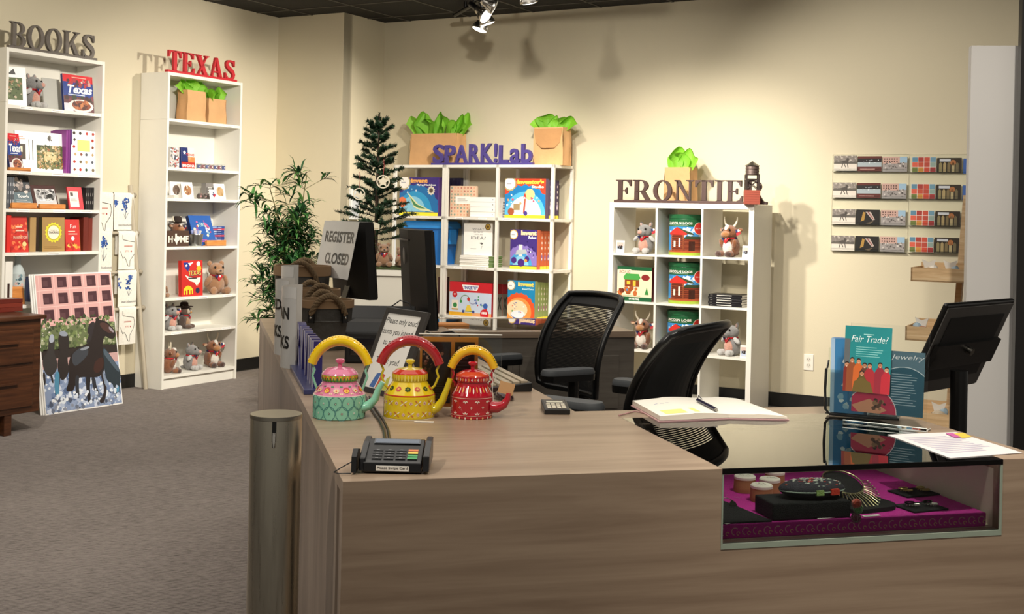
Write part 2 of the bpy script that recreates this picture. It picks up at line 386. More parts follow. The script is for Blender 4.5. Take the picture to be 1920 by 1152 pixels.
def place(o, fr, x, y, z, rz=0): o.location = fr.w(x, y, z); o.scale = (fr.k,)*3; o.rotation_euler = (0, 0, fr.yaw+rz); return o
def thing(name, label, cat, fr, x, y, z, rz=0, group=None):
    o = bpy.data.objects.new(name, None); COL.objects.link(o); o.empty_display_size = .05
    return tag(place(o, fr, x, y, z, rz), label, cat, group)
def solo(b, name, label, cat, fr, x, y, z, rz=0, group=None, bev=0):
    return tag(place(b.obj(name, bev=bev), fr, x, y, z, rz), label, cat, group)
def struct(b, name, fr=WORLD, parent=None):
    o = b.obj(name, parent)
    if parent is None: o.location = fr.w(0, 0, 0); o.rotation_euler = (0, 0, fr.yaw)
    o['kind'] = 'structure'; return o
def dup(root, fr, x, y, z, rz=0, label=None, group=None):
    r = root.copy(); COL.objects.link(r); place(r, fr, x, y, z, rz)
    if label: r['label'] = label
    if group: r['group'] = group
    for ch in root.children:
        c = ch.copy(); COL.objects.link(c); c.parent = r; c.matrix_parent_inverse = ch.matrix_parent_inverse.copy()
        for g in ch.children:
            d = g.copy(); COL.objects.link(d); d.parent = c
    return r
def Tm(x=0, y=0, z=0): return Matrix.Translation((x, y, z))
def Rm(a, ax): return Matrix.Rotation(a, 4, ax)
# ------------------------------------------------------------ room shell
CEIL = 3.025
w0 = Vector((-2.059, 10.435)); wy = 1.0545; A = Vector((math.cos(wy), math.sin(wy))); Bd = Vector((math.sin(wy), -math.cos(wy)))
w1 = w0; w2 = w0+Bd*.709; w3 = w2+A*.582; w4 = w3+Bd*5.6; wL = w0-A*7.6
b = MB(mat='carpet'); b.add([(-8, -1.5, 0), (7, -1.5, 0), (7, 13, 0), (-8, 13, 0)], [(0, 1, 2, 3)]); struct(b, 'floor')
b = MB(mat='ceiling_tile'); b.add([(-8, -1.5, CEIL), (-8, 13, CEIL), (7, 13, CEIL), (7, -1.5, CEIL)], [(0, 1, 2, 3)]); struct(b, 'ceiling')
b = MB('#4a4640', 'paint')
fr = Frame(w3.x, w3.y, wy-pi/2)
for i in range(-12, 14):
    b.box(i*.61-.35, i*.61-.33, -9, 3, CEIL-.004, CEIL-.001); b.box(-8, 8, -.25-i*.61-.01, -.25-i*.61+.01, CEIL-.004, CEIL-.001)
struct(b, 'trim_1', fr)
def wallseg(name, p, q, back=.12):
    d = (q-p); L = d.length; f = Frame(p.x, p.y, math.atan2(d.y, d.x))
    b = MB(mat='wall_paint'); b.box(.002 if name == 'wall_return' else 0, L, 0, back, 0, CEIL); struct(b, name, f)
    return f, L
f1, L1 = wallseg('wall_left', wL, w1)
f2, L2 = wallseg('wall_alcove', w1, w2)
f3, L3 = wallseg('wall_return', w2, w3)
f4, L4 = wallseg('wall_back', w3, w4)
for nm, f, L, e0, e1 in (('left', f1, L1, 0, 0), ('alcove', f2, L2, 0, .008), ('return', f3, L3, 0, 0), ('back', f4, L4, 0, 0)):
    b = MB(mat='base_rubber'); b.box(0, L+e1, -.008, 0, 0, .102); b.prism([(-.014, 0), (0, 0), (0, .012)], 0, L, plane='yz'); struct(b, 'baseboard_'+nm, f)
# right: grey partition and the black frame beside it
px = WORLD.onz(1822, 78, 2.13)
b = MB(mat='partition_grey'); b.box(0, .50, 0, .05, 0, 2.13)
q = Frame((1820-960)/FPX*5.15-.012, 5.15, R(-8)); struct(b, 'wall_partition', q)
q2 = Frame((1900-960)/FPX*4.9+.018, 4.9, R(-8))
b = MB('#171514', 'satin'); b.box(0, .07, 0, .05, 0, 2.9); struct(b, 'trim_2', q2)
b = MB('#4a4a44', 'satin'); b.box(.07, .5, .015, .035, 0, 2.9); struct(b, 'wall_right', q2)
# outlet
def onback(px, py): p = f4.onf(px, py, 0); return p
p = onback(1516.5, 679.5)
b = MB('#f0ebe0', 'satin'); b.box(-.035, .035, -.006, 0, -.058, .058)
b.front(-.035, .035, -.006, -.058, .058)
for zz in (.3, .66): b.disc(.5, zz, .26, '#e3ddd0', 1); b.rect(.38, zz-.02, .42, zz+.07, '#333333', 2); b.rect(.58, zz-.02, .62, zz+.07, '#333333', 2); b.disc(.5, zz-.08, .04, '#333333', 2)
solo(b, 'wall_outlet', 'white electrical outlet plate low on the cream back wall', 'outlet', f4, p.x, -.001, p.z, bev=.002)
p = f3.onf(661, 385, 0)
b = MB('#dfe0de', 'satin'); b.box(-.055, .055, -.03, 0, -.13, .13); b.front(-.055, .055, -.03, -.13, .13); b.rect(.1, .12, .9, .9, '#cfd3d6', 1)
q = f3.onf(661, 383, 0)
solo(b, 'wall_box', 'small white wall box half hidden behind the dark miniature tree', 'wall box', f3, q.x, -.002, q.z, bev=.004)

# ------------------------------------------------------------ bookcases
WH = '#ece9e0'
def bookcase(x, label, zs):
    t = thing('bookcase', label, 'bookcase', T, x, 0, 0, 0, 'tall white bookcases on the left wall')
    for xx in (0, .78):
        b = MB(WH, 'laminate'); b.box(xx, xx+.02, 0, .28, 0, 2.017); b.box(xx, xx+.02, 0, .28, 2.018, 2.37); b.obj('side_panel', t, .001)
    b = MB(WH, 'laminate'); b.box(.02, .78, .002, .28, 2.345, 2.37); b.obj('top_panel', t, .001)
    for z in zs:
        b = MB(WH, 'laminate'); b.box(.02, .78, .003, .275, z-.022, z)
        b.front(.02, .78, .003, z-.022, z)
        rr = random.Random(int(z*997))
        if z > .3:
            for k in range(3): a = .06+.33*k+rr.random()*.1; b.rect(a, .1, a+.13, .8, '#ffffff', 1); b.rect(a+.01, .4, a+.12, .55, '#b9b4ac', 2)
        b.obj('shelf', t, .0008)
    b = MB(WH, 'laminate'); b.box(.02, .78, .02, .035, 0, .078); b.obj('plinth', t)
    b = MB('#e2dfd5', 'laminate'); b.box(.02, .78, .27, .279, .08, 2.345); b.obj('back_panel', t)
    return t
ZT = [2.025, 1.66, 1.43, 1.065, .682, .425, .10]
ZB = [2.003, 1.577, 1.33, 1.045, .70, .425, .10]
bookcase(0, 'tall white bookcase under the red TEXAS letters', ZT)
bookcase(-1.395, 'tall white bookcase under the grey BOOKS letters', ZB)
BX = -1.395

# serif letters, drawn in a unit-high box; returns (polygons, width)
def seg(cx, cy, rx, ry, ix, iy, a0, a1, n=14):
    r = []
    for i in range(n):
        a = R(a0+(a1-a0)*i/n); c = R(a0+(a1-a0)*(i+1)/n)
        r.append([(cx+ix*math.cos(a), cy+iy*math.sin(a)), (cx+rx*math.cos(a), cy+ry*math.sin(a)), (cx+rx*math.cos(c), cy+ry*math.sin(c)), (cx+ix*math.cos(c), cy+iy*math.sin(c))])
    return r
def bx(a, c, d, e): return [(a, d), (c, d), (c, e), (a, e)]
def serif(cx, w, top=True):
    y = 1 if top else 0; s = -1 if top else 1
    return [(cx-w/2, y), (cx+w/2, y), (cx+w/2, y+s*.035), (cx+w*.22, y+s*.075), (cx-w*.22, y+s*.075), (cx-w/2, y+s*.035)]
def stem(cx, sw=.19, w=.42): return [bx(cx-sw/2, cx+sw/2, 0, 1), serif(cx, w), serif(cx, w, False)]
def strip(p):  # thick S curve from centre points + widths
    r = []
    for i in range(len(p)-1):
        (x0, y0, h0), (x1, y1, h1) = p[i], p[i+1]
        def nn(j):
            a = p[max(0, j-1)]; c = p[min(len(p)-1, j+1)]; dx, dy = c[0]-a[0], c[1]-a[1]; l = math.hypot(dx, dy); return -dy/l, dx/l
        n0, n1 = nn(i), nn(i+1)
        r.append([(x0+n0[0]*h0, y0+n0[1]*h0), (x1+n1[0]*h1, y1+n1[1]*h1), (x1-n1[0]*h1, y1-n1[1]*h1), (x0-n0[0]*h0, y0-n0[1]*h0)])
    return r
GL = {}
GL['T'] = ([bx(.33, .53, 0, 1), serif(.43, .42, False), bx(.02, .84, .93, 1), [(.02, .93), (.02, .68), (.07, .68), (.14, .87), (.22, .93)], [(.84, .93), (.84, .68), (.79, .68), (.72, .87), (.64, .93)]], .86)
GL['E'] = (stem(.2)+[bx(.2, .72, .94, 1), bx(.2, .76, 0, .06), bx(.2, .52, .47, .53), [(.72, 1), (.72, .72), (.67, .72), (.6, .88), (.5, .94)], [(.78, .3), (.73, .3), (.64, .12), (.5, .06), (.76, 0)], [(.55, .36), (.5, .36), (.45, .47), (.45, .53), (.5, .64), (.55, .64)]], .8)
GL['F'] = (stem(.2)+[bx(.2, .72, .94, 1), bx(.2, .5, .46, .52), [(.74, 1), (.74, .7), (.69, .7), (.62, .87), (.5, .94)], [(.55, .33), (.5, .33), (.45, .46), (.45, .52), (.5, .64), (.55, .64)]], .76)
GL['X'] = ([[(.08, 1), (.32, 1), (.82, 0), (.58, 0)], [(.72, 1), (.80, 1), (.2, 0), (.12, 0)], serif(.2, .38), serif(.74, .3), serif(.7, .4, False), serif(.17, .3, False)], .9)
GL['A'] = ([[(.36, 1), (.52, 1), (.86, 0), (.64, 0)], [(.36, 1), (.44, 1), (.2, 0), (.11, 0)], bx(.24, .66, .26, .33), serif(.15, .3, False), serif(.75, .4, False)], .93)
GL['O'] = (seg(.46, .5, .44, .5, .25, .43, 0, 360, 36), .92)
GL['B'] = ([bx(.11, .3, 0, 1), serif(.16, .32), serif(.16, .32, False)]+seg(.4, .755, .34, .245, .17, .19, -90, 90)+[bx(.2, .42, .94, 1), bx(.2, .42, .49, .55)]+seg(.42, .26, .38, .26, .19, .2, -90, 90)+[bx(.2, .44, 0, .06)], .82)
GL['R'] = (stem(.2, .19, .4)+[bx(.2, .42, .94, 1), bx(.2, .42, .44, .5)]+seg(.42, .72, .34, .28, .15, .22, -90, 90)+[[(.38, .47), (.6, .47), (.86, .06), (.66, .02)], [(.62, .06), (.9, .07), (.95, 0), (.64, 0)]], .94)
GL['N'] = ([bx(.16, .24, 0, 1), bx(.74, .82, 0, 1), [(.1, 1), (.3, 1), (.82, 0), (.74, 0), (.12, .96)], serif(.2, .34, False), serif(.78, .34), serif(.16, .2)], .96)
GL['I'] = (stem(.22), .44)
GL['K'] = (stem(.2, .18, .38)+[[(.28, .38), (.72, .95), (.82, .95), (.28, .26)], [(.4, .5), (.55, .62), (.9, .04), (.68, .04)], serif(.76, .34), serif(.78, .4, False)], .98)
GL['S'] = (strip([(.68, .74, .05), (.66, .86, .055), (.56, .93, .05), (.42, .955, .045), (.28, .92, .07), (.2, .82, .09), (.21, .7, .095), (.32, .6, .1), (.48, .5, .105), (.62, .4, .1), (.68, .28, .09), (.65, .14, .075), (.52, .06, .05), (.36, .045, .045), (.22, .09, .05), (.13, .2, .05), (.1, .3, .045)])+[[(.66, .98), (.73, .98), (.73, .68), (.69, .68)], [(.06, .02), (.12, .02), (.12, .34), (.06, .34)]], .8)
def letters(word, fr, label, cat, x0, x1, y, z, h, th, col, mat='paint', base=.02, bw=.035, gap=.05, name='letter_sign'):
    t = thing(name, label, cat, fr, x0, y, z)
    tot = sum(GL[c][1] for c in word)+gap*(len(word)-1); s = (x1-x0)/tot; x = 0
    for c in word:
        b = MB(col, mat)
        for q in GL[c][0]: b.prism([(x+a*s, base*.6+k*h) for a, k in q], -th/2, th/2)
        b.obj('letter', t); x += (GL[c][1]+gap)*s
    b = MB(col, mat); b.box(-.012, x1-x0+.012, -bw/2, bw/2, 0, base); b.obj('base', t, .002)
    return t
letters('TEXAS', T, 'red serif TEXAS letters standing on a white bookcase', 'letter sign', .03, .75, .04, 2.37, .158, .022, '#c0202c')
letters('BOOKS', T, 'grey weathered serif BOOKS letters standing on a white bookcase', 'letter sign', BX+.05, BX+.74, .04, 2.37, .165, .022, '#77706a', 'worn_metal')
letters('FRONTIER', F, 'dark brown serif FRONTIER letters on the low white cube shelf', 'letter sign', .03, 1.19, .05, 1.47, .158, .022, '#4a3430')

# ------------------------------------------------------------ kraft bags with tissue
def tissue(b, w, d, z, seed, h=.13, spread=1.25, n=None):
    rr = random.Random(seed)
    n = n or max(4, int(w/.042))
    for i in range(n):
        cx = -w/2+w*(i+.5)/n; cy = rr.uniform(-.3, .3)*d; hh = h*rr.uniform(.85, 1.35); an = rr.uniform(-.7, .7)
        ww = w/n*rr.uniform(1.3, 1.8); ph = rr.uniform(0, 6); sk = rr.uniform(-.3, .3)
        def fn(u, v, cx=cx, cy=cy, hh=hh, an=an, ww=ww, ph=ph, sk=sk):
            fl = .3+.8*math.sin(min(1, v*1.15)*pi*.5)**.8; xx = (u-.5)*ww*fl*2+sk*v*hh; yy = .022*math.sin(u*7+ph)*(.3+v)+.03*(1-(2*u-1)**2)*math.sin(v*3.6)
            top = hh*(math.sin(min(1, v*1.02)*pi*.5))*(1-.42*abs(2*u-1)**1.6+.10*math.sin(u*8+ph)*v)
            X = xx*math.cos(an)-yy*math.sin(an); Y = xx*math.sin(an)+yy*math.cos(an)
            return (cx*(1+(spread-1)*v)+X, cy*(1+v*.5)+Y*.8, z-.035+top)
        b.grid(fn, 9, 8, random.Random(seed+i).choice(['#86cc35', '#93d642', '#7bbf30', '#9bdc4c']), 'tissue', False)
def bag(fr, x, y, z, w, d, h, label, rz=0, seed=1, fold=False, th=.13):
    t = thing('paper_gift_bag', label, 'gift bag', fr, x, y, z, rz, 'kraft gift bags with green tissue')
    b = MB('#d0a271', 'kraft'); n = 8
    def wall(x0, y0, x1, y1, ph):
        def fn(u, v):
            bul = .006*math.sin(pi*v)*math.sin(pi*u*2+ph)+.004*math.sin(v*7+ph); tap = 1-.05*v
            nx, ny = (y1-y0), -(x1-x0); l = math.hypot(nx, ny)
            return ((x0+(x1-x0)*u)*tap+nx/l*bul, (y0+(y1-y0)*u)*tap+ny/l*bul, h*v)
        b.grid(fn, n, n)
    wall(-w/2, -d/2, w/2, -d/2, seed); wall(w/2, -d/2, w/2, d/2, seed+1); wall(w/2, d/2, -w/2, d/2, seed+2); wall(-w/2, d/2, -w/2, -d/2, seed+3)
    b.box(-w/2+.002, w/2-.002, -d/2+.002, d/2-.002, 0, .002)
    if fold:
        b.face((-w/2, -d/2-.006, 0), (1, 0, 0), (0, 0, 1), w, h); b.poly([(.03, .97), (.97, .97), (.9, .6), (.72, .45), (.3, .45), (.1, .6)], '#b98a5a', 4)
    b.obj('bag_body', t)
    b = MB(mat='tissue'); tissue(b, w*.9, d*.7, h, seed, th); b.obj('tissue_paper', t)
    return t
def xs(fr, p0, p1, py, y): a = fr.x(p0, py, y); c = fr.x(p1, py, y); return (a+c)/2, abs(c-a)
cx, w = xs(T, 351, 387, 225, .06); bag(T, cx, .12, 2.025, w, .11, .24, 'taller kraft bag with green tissue, middle of the TEXAS top shelf', 0, 3, th=.10)
cx, w = xs(T, 392, 427, 225, .07); bag(T, cx, .13, 2.025, w, .10, .20, 'shorter kraft bag with green tissue, right end of the TEXAS top shelf', .05, 5, th=.10)
bag(T, .10, .19, 2.025, .11, .09, .24, 'kraft bag mostly hidden at the left end of the TEXAS top shelf', .1, 8, th=.08)
SY = .07
cx, w = xs(F, 776, 862, 300, SY+.2); bag(F, cx, SY+.22, 1.757, w, .16, .27, 'wide kraft bag with green tissue behind the SPARK!Lab sign', .05, 12, th=.17)
cx, w = xs(F, 1002, 1060, 300, SY+.15); bag(F, cx+.01, SY+.17, 1.757, w, .13, .30, 'tall kraft bag with folded front at the right end above SPARK!Lab', -.05, 15, True, .13)
cx, w = xs(F, 1246, 1297, 380, .2); bag(F, cx, .24, 1.47, w, .12, .27, 'kraft bag with green tissue standing behind the FRONTIER letters', -.1, 19, th=.15)

# ------------------------------------------------------------ frontier cube shelf
t = thing('cube_shelf', 'white twelve-cube shelf under the brown FRONTIER letters', 'shelf', F, 0, 0, 0)
W3, H4 = 1.125, 1.47
for xx in (0, W3-.038): b = MB(WH, 'laminate'); b.box(xx, xx+.038, 0, .39, 0, H4-.038); b.obj('side_panel', t, .0015)
b = MB(WH, 'laminate'); b.box(0, W3, 0, .39, H4-.038, H4); b.obj('top_panel', t, .0015)
b = MB(WH, 'laminate'); b.box(.038, W3-.038, 0, .39, 0, .038); b.obj('bottom_panel', t, .0015)
CX = [.038, .391, .746]
for xx in (.375, .730): b = MB(WH, 'laminate'); b.box(xx, xx+.016, .003, .388, .038, H4-.038); b.obj('divider', t)
ZF = [1.092, .739, .386, .038]
for z in ZF[:3]:
    for i, (a, c) in enumerate(((.038, .375), (.391, .730), (.746, W3-.038))):
        b = MB(WH, 'laminate'); b.box(a, c, .003, .388, z-.016, z); b.obj('shelf', t)
# ------------------------------------------------------------ spark shelf: slim open shelving
def openshelf(x0, cols, label, w=.5):
    t = thing('open_shelf_unit', label, 'shelf', F, x0, SY, 0, 0, 'slim white open shelving under SPARK!Lab')
    n = len(cols); W = sum(cols); D = .335; x = 0; s = .024
    for i in range(n+1):
        for yy in (0, D-s): b = MB(WH, 'laminate'); b.box(x-(s if i == n else 0)+(0 if i in (0, n) else -s/2), x+(0 if i == n else s)-(0 if i in (0, n) else s/2), yy, yy+s, 0, 1.757); b.obj('post', t)
        if i < n: x += cols[i]
    for z in (1.757, 1.335, .932, .532, .132):
        b = MB(WH, 'laminate'); b.box(0, W, .0, D, z-.022, z); 
        b.front(0, W, 0, z-.022, z)
        if z < 1.7:
            for k in range(2*n): b.rect(.1+k*.9/n/2, .15, .1+k*.9/n/2+.16/n, .85, '#ffffff', 2); b.rect(.11+k*.9/n/2, .4, .1+k*.9/n/2+.14/n, .55, '#b7b2aa', 3)
        b.obj('shelf', t)
    return t
openshelf(-2.056, [.52], 'narrow open white shelf unit at the left of the SPARK!Lab pair')
openshelf(-1.532, [.50, .513], 'two-bay open white shelf unit carrying the SPARK!Lab letters')
ZS = [1.335, .932, .532, .132]
# purple SPARK!Lab
a = F.x(811, 305, SY+.03); c = F.x(997, 306, SY+.03)
t = thing('letter_sign', 'purple SPARK!Lab cut-out letters on the open shelving', 'letter sign', F, a, SY+.04, 1.757)
W = c-a; word = 'SPARK!Lab'; adv = [('S', 0, .115, 0, 1), ('P', .125, .232, 0, .96), ('A', .232, .355, 0, .96), ('R', .375, .48, 0, 1), ('K', .495, .615, 0, 1.02), ('!', .628, .655, .03, 1.02), ('L', .675, .77, 0, .93), ('a', .785, .88, 0, .74), ('b', .895, 1, 0, .98)]
for ch, u0, u1, v0, v1 in adv:
    b = MB('#4b3f86', 'paint'); b.solidtext(ch, u0*W, .015+v0*.15, u1*W, .015+v1*.155, -.012, .012, bold=.022); b.obj('letter', t)
b = MB('#4b3f86', 'paint'); b.box(-.01, W+.01, -.018, .018, 0, .018); b.obj('base', t)
# ------------------------------------------------------------ books and boxes
def block(w, d, h, cover='#ffffff', left=None, right=None, top=None, page=None, mat='satin'):
    """upright box item centred in x, front at y=0, base z=0"""
    b = MB(cover, mat); 
    b.box(-w/2, w/2, 0, d, 0, h)
    if left: b.left(-w/2, 0, d, 0, h); b.rect(0, 0, 1, 1, left, 1)
    if right: b.right(w/2, 0, d, 0, h); b.rect(0, 0, 1, 1, right, 1)
    if top: b.top(-w/2, w/2, 0, d, h); b.rect(0, 0, 1, 1, top, 1)
    return b
def upright(fr, px0, px1, py, y, z, ptop, d, name, label, cat, art=None, rz=0, lean=0, cover='#ffffff', left=None, right=None, top=None, group=None, bev=.001, mat='satin', cxo=None):
    """a book or box whose front spans pixel columns px0..px1 on the plane y, base at z, top edge at pixel row ptop"""
    cx, w = xs(fr, px0, px1, py, y); h = max(.02, fr.z((px0+px1)/2, ptop, y)-z); w /= math.cos(rz)
    h /= math.cos(lean)
    if cxo is not None: cx, w = cxo
    b = MB(cover, mat); b.M = Rm(-lean, 'X')
    b.box(-w/2, w/2, 0, d, 0, h)
    if left: b.left(-w/2, 0, d, 0, h); b.rect(0, 0, 1, 1, left, 1)
    if right: b.right(w/2, 0, d, 0, h); b.rect(0, 0, 1, 1, right, 1)
    if top: b.top(-w/2, w/2, 0, d, h); b.rect(0, 0, 1, 1, top, 1)
    if art: b.front(-w/2, w/2, 0, 0, h); art(b, w, d, h)
    b.M = Matrix()
    zb = z+(d*math.sin(lean) if lean < 0 else 0)+.0005
    return solo(b, name, label, cat, fr, cx, y, zb+(0 if lean >= 0 else 0), rz, group, bev)
def blobs(b, seed, n, x0, y0, x1, y1, cols, r0, r1, k=2, sq=False):
    rr = random.Random(seed)
    for i in range(n):
        x, y, r = rr.uniform(x0, x1), rr.uniform(y0, y1), rr.uniform(r0, r1); c = rr.choice(cols); kk = k+i*.02
        if sq: b.rect(x-r, y-r*b.asp, x+r, y+r*b.asp, c, kk)
        else:
            m = rr.randint(5, 8); ph = rr.random()*6
            b.poly([(x+r*rr.uniform(.6, 1.1)*math.cos(ph+2*pi*q/m), y+b.asp*r*rr.uniform(.6, 1.1)*math.sin(ph+2*pi*q/m)) for q in range(m)], c, kk)
def easel(fr, px0, px1, py, y, z, depth, h, label, lean=.3):
    cx, w = xs(fr, px0, px1, py, y)
    b = MB('#d98f4c', 'rack_wood'); b.box(-w/2, w/2, 0, .012, 0, h); b.box(-w/2, w/2, 0, depth, 0, .008)
    b.M = Tm(0, .018, 0) @ Rm(-lean, 'X'); b.box(-w/2, w/2, -.012, -.004, -.004, h*.9); b.M = Matrix()
    return solo(b, 'book_stand', label, 'book stand', fr, cx, y, z, 0, 'light wooden book stands', .001)

def a_cook(b, w, d, h):
    b.rect(0, .8, 1, 1, '#d5242e'); b.lines(.3, .95, .9, .96, 1, '#f0b0a0', 2); b.rect(0, .42, 1, .8, '#1d3a8c'); blobs(b, 3, 26, .12, .7, .9, .88, ['#7d4a4a', '#c89890', '#5a2f35', '#e8d0c8', '#b03a40'], .03, .08, 2)
    b.rect(0, 0, 1, .42, '#5d2b33'); blobs(b, 5, 14, 0, .3, 1, .42, ['#3b2022', '#7a3440', '#2e3a2a'], .04, .1, 2)
    b.rect(0, 0, .3, .22, '#d7d3e0', 3); b.disc(.56, .17, .42, '#efe6dd', 4, ry=.17); b.disc(.57, .18, .32, '#8a4328', 5, ry=.13); blobs(b, 8, 26, .32, .1, .82, .28, ['#6e2f1c', '#a85c32', '#4e2015', '#c37a48'], .03, .07, 6)
    b.txt('Texas', .08, .5, .93, .72, '#ffffff', 7, bold=.03, shear=.3); b.lines(.15, .9, .44, .48, 1, '#cfd8f0', 7, .6)
    b.left(-w/2, 0, d, 0, h); b.rect(0, 0, 1, 1, '#1d2f6f')
def a_openbook(b, w, d, h):
    b.rect(.42, .1, .95, .68, '#6d7048', 1); blobs(b, 11, 190, .43, .11, .94, .67, ['#3f4a2c', '#8a8a55', '#c9a878', '#a2643c', '#d8c8a8', '#566b3a', '#6d6a44', '#b39a6a'], .012, .035, 2); b.rect(.56, .3, .82, .52, '#d9c594', 6); blobs(b, 13, 40, .54, .2, .84, .54, ['#e6d8b0', '#8a7a4c', '#b8935c', '#5c6238'], .01, .025, 6.2)
    b.poly([(.42, .68), (.42, .45), (.6, .6), (.6, .68)], '#33401f', 3); blobs(b, 12, 5, .64, .82, .74, .92, ['#888078', '#555048'], .025, .05, 2)
    b.rect(0, .3, .2, .68, '#4a4038', 1); b.rect(.06, .48, .14, .62, '#efe3c8', 2); b.lines(.03, .2, .78, .88, 2, '#e2b0a0', 1); b.line(.27, .3, .27, .8, .02, '#555555', 1); b.line(.34, .3, .34, .8, .02, '#555555', 1)
def a_items(b, w, d, h):
    b.rect(.25, .52, .75, .78, '#f1d983'); rr = random.Random(4); cs = ['#3b3330', '#8c4a38', '#2f4a3a', '#555a66', '#b83a32', '#7a6a50', '#c0a070']
    for i, x in enumerate((.14, .38, .62, .86)):
        for j, y in enumerate((.93, .78, .62, .45, .28, .1)):
            if .2 < x < .7 and .5 < y < .8: continue
            b.disc(x+rr.uniform(-.03, .03), y, .055, rr.choice(cs), 2, n=rr.choice([4, 5, 6, 12]))
def a_plainlines(c, t): 
    def f(b, w, d, h): b.lines(.15, .85, .2, .8, 6, t, 1)
    return f
def a_poster(b, w, d, h):
    b.rect(.012, .01, .988, .992, '#dba9a6')
    rows = 4; cols = 5
    for r in range(rows):
        for c in range(cols):
            x = .09+c*.19; y = .90-r*.118
            b.rect(x, y, x+.118, y+.078, '#4a2830', 2); b.rect(x+.01, y+.01, x+.07, y+.05, '#5d3a40', 3)
    for c in range(6): b.line(.05+c*.19-.002, .5, .05+c*.19-.002, .99, .004, '#edc9c4', 2)
    for r in range(5): b.line(.02, .88-r*.118, .98, .88-r*.118+.012, .004, '#edc9c4', 2)
    b.rect(.012, .45, .988, .62, '#66704c', 4); blobs(b, 21, 260, .02, .46, .98, .68, ['#4d5c38', '#6f7f4c', '#8b9a68', '#39462b', '#a5a888', '#5b6b40'], .014, .03, 5)
    blobs(b, 22, 30, .02, .5, .98, .66, ['#c9c4c0', '#d6cfc8'], .006, .014, 12)
    b.rect(.012, .37, .988, .46, '#2c2320', 4); b.rect(.012, .30, .988, .39, '#c6a09e', 5)
    b.rect(.012, .01, .988, .32, '#8b9cbd', 6); blobs(b, 23, 220, .02, .02, .98, .28, ['#b9c6de', '#e1e8f2', '#7186ad', '#5a6d92', '#d0d8ea', '#98a8c8'], .015, .045, 7)
    blobs(b, 26, 60, .02, .015, .98, .1, ['#6b7488', '#8a90a0', '#4c566c'], .01, .03, 12)
    def zp(x, y): return ((x-240-(y-105)*.088)/515, 1-(y-(105-17*(x-240)/515))/(965-66*(x-240)/515))
    def P(l, col, k):
        for _ in range(2 if len(l) > 4 else 1): l = [q for i in range(len(l)) for a_, c_ in [(l[i], l[(i+1) % len(l)])] for q in ((a_[0]*.75+c_[0]*.25, a_[1]*.75+c_[1]*.25), (a_[0]*.25+c_[0]*.75, a_[1]*.25+c_[1]*.75))]
        b.poly([zp(x, y) for x, y in l], col, k)
    # horse behind right
    P([(690, 590), (720, 620), (770, 690), (812, 750), (815, 800), (806, 900), (785, 918), (768, 890), (760, 840), (720, 830), (700, 740)], '#26323a', 14)
    P([(700, 600), (760, 680), (812, 755), (800, 770), (740, 700), (695, 640)], '#4c5b69', 15); P([(785, 850), (806, 860), (800, 905), (780, 900)], '#5b93b5', 15)
    # left pair
    P([(340, 520), (365, 510), (378, 560), (370, 640), (395, 700), (390, 760), (350, 800), (318, 780), (300, 720), (302, 670), (330, 640), (335, 580)], '#34302f', 14); P([(345, 515), (368, 512), (374, 560), (352, 575), (338, 560)], '#a6aebd', 15)
    P([(398, 515), (430, 492), (465, 515), (468, 600), (455, 690), (472, 745), (455, 800), (425, 830), (400, 790), (392, 700), (410, 640), (398, 580)], '#2a2220', 15); P([(400, 500), (432, 488), (462, 512), (450, 530), (410, 525)], '#8f97a5', 16)
    for l in ([(300, 770), (318, 770), (322, 850), (312, 860)], [(392, 770), (415, 780), (405, 880), (405, 930), (380, 935), (378, 860)], [(345, 780), (360, 785), (372, 840), (362, 845)]): P(l, '#2b2524', 14)
    P([(380, 760), (410, 770), (402, 860), (408, 925), (385, 935), (375, 870)], '#4f8cad', 17)
    # main horse
    P([(655, 395), (672, 420), (700, 418), (735, 440), (782, 495), (782, 525), (765, 545), (735, 540), (705, 520), (692, 570), (690, 640), (706, 700), (702, 760), (670, 800), (610, 805), (560, 800), (520, 810), (500, 890), (478, 900), (445, 895), (465, 840), (466, 760), (466, 700), (480, 650), (520, 610), (570, 585), (612, 560), (625, 500), (640, 430)], '#241a18', 18)
    P([(640, 420), (600, 440), (585, 500), (600, 520), (575, 575), (612, 565), (632, 500)], '#2c2528', 17)
    P([(665, 440), (700, 430), (740, 455), (770, 490), (740, 510), (690, 480)], '#4a2f2a', 19); P([(480, 660), (520, 615), (580, 590), (600, 640), (560, 690), (500, 740)], '#3a3e46', 19); P([(530, 618), (590, 592), (606, 604), (560, 625)], '#8b919c', 19.5); P([(735, 455), (772, 492), (765, 505), (735, 480)], '#9a8f98', 19.5); P([(640, 690), (695, 660), (700, 730), (660, 780), (625, 760)], '#3c2019', 19)
    P([(672, 770), (702, 760), (722, 850), (708, 965), (672, 975), (668, 950), (695, 930), (700, 860)], '#2a2022', 19); P([(575, 790), (612, 795), (603, 870), (612, 965), (590, 972), (580, 880)], '#1f1a1c', 19); P([(508, 790), (535, 790), (530, 860), (538, 925), (518, 935), (508, 870)], '#2d2f36', 19)
    P([(612, 800), (640, 800), (650, 870), (668, 905), (650, 918), (628, 880)], '#2b2c33', 18); P([(685, 770), (702, 768), (722, 850), (712, 870)], '#7f8ea4', 20)
    blobs(b, 27, 40, .1, .03, .95, .14, ['#dfe7f3', '#b7c4dc', '#eef2f8'], .01, .03, 21)
def rnd(seed): return random.Random(seed)

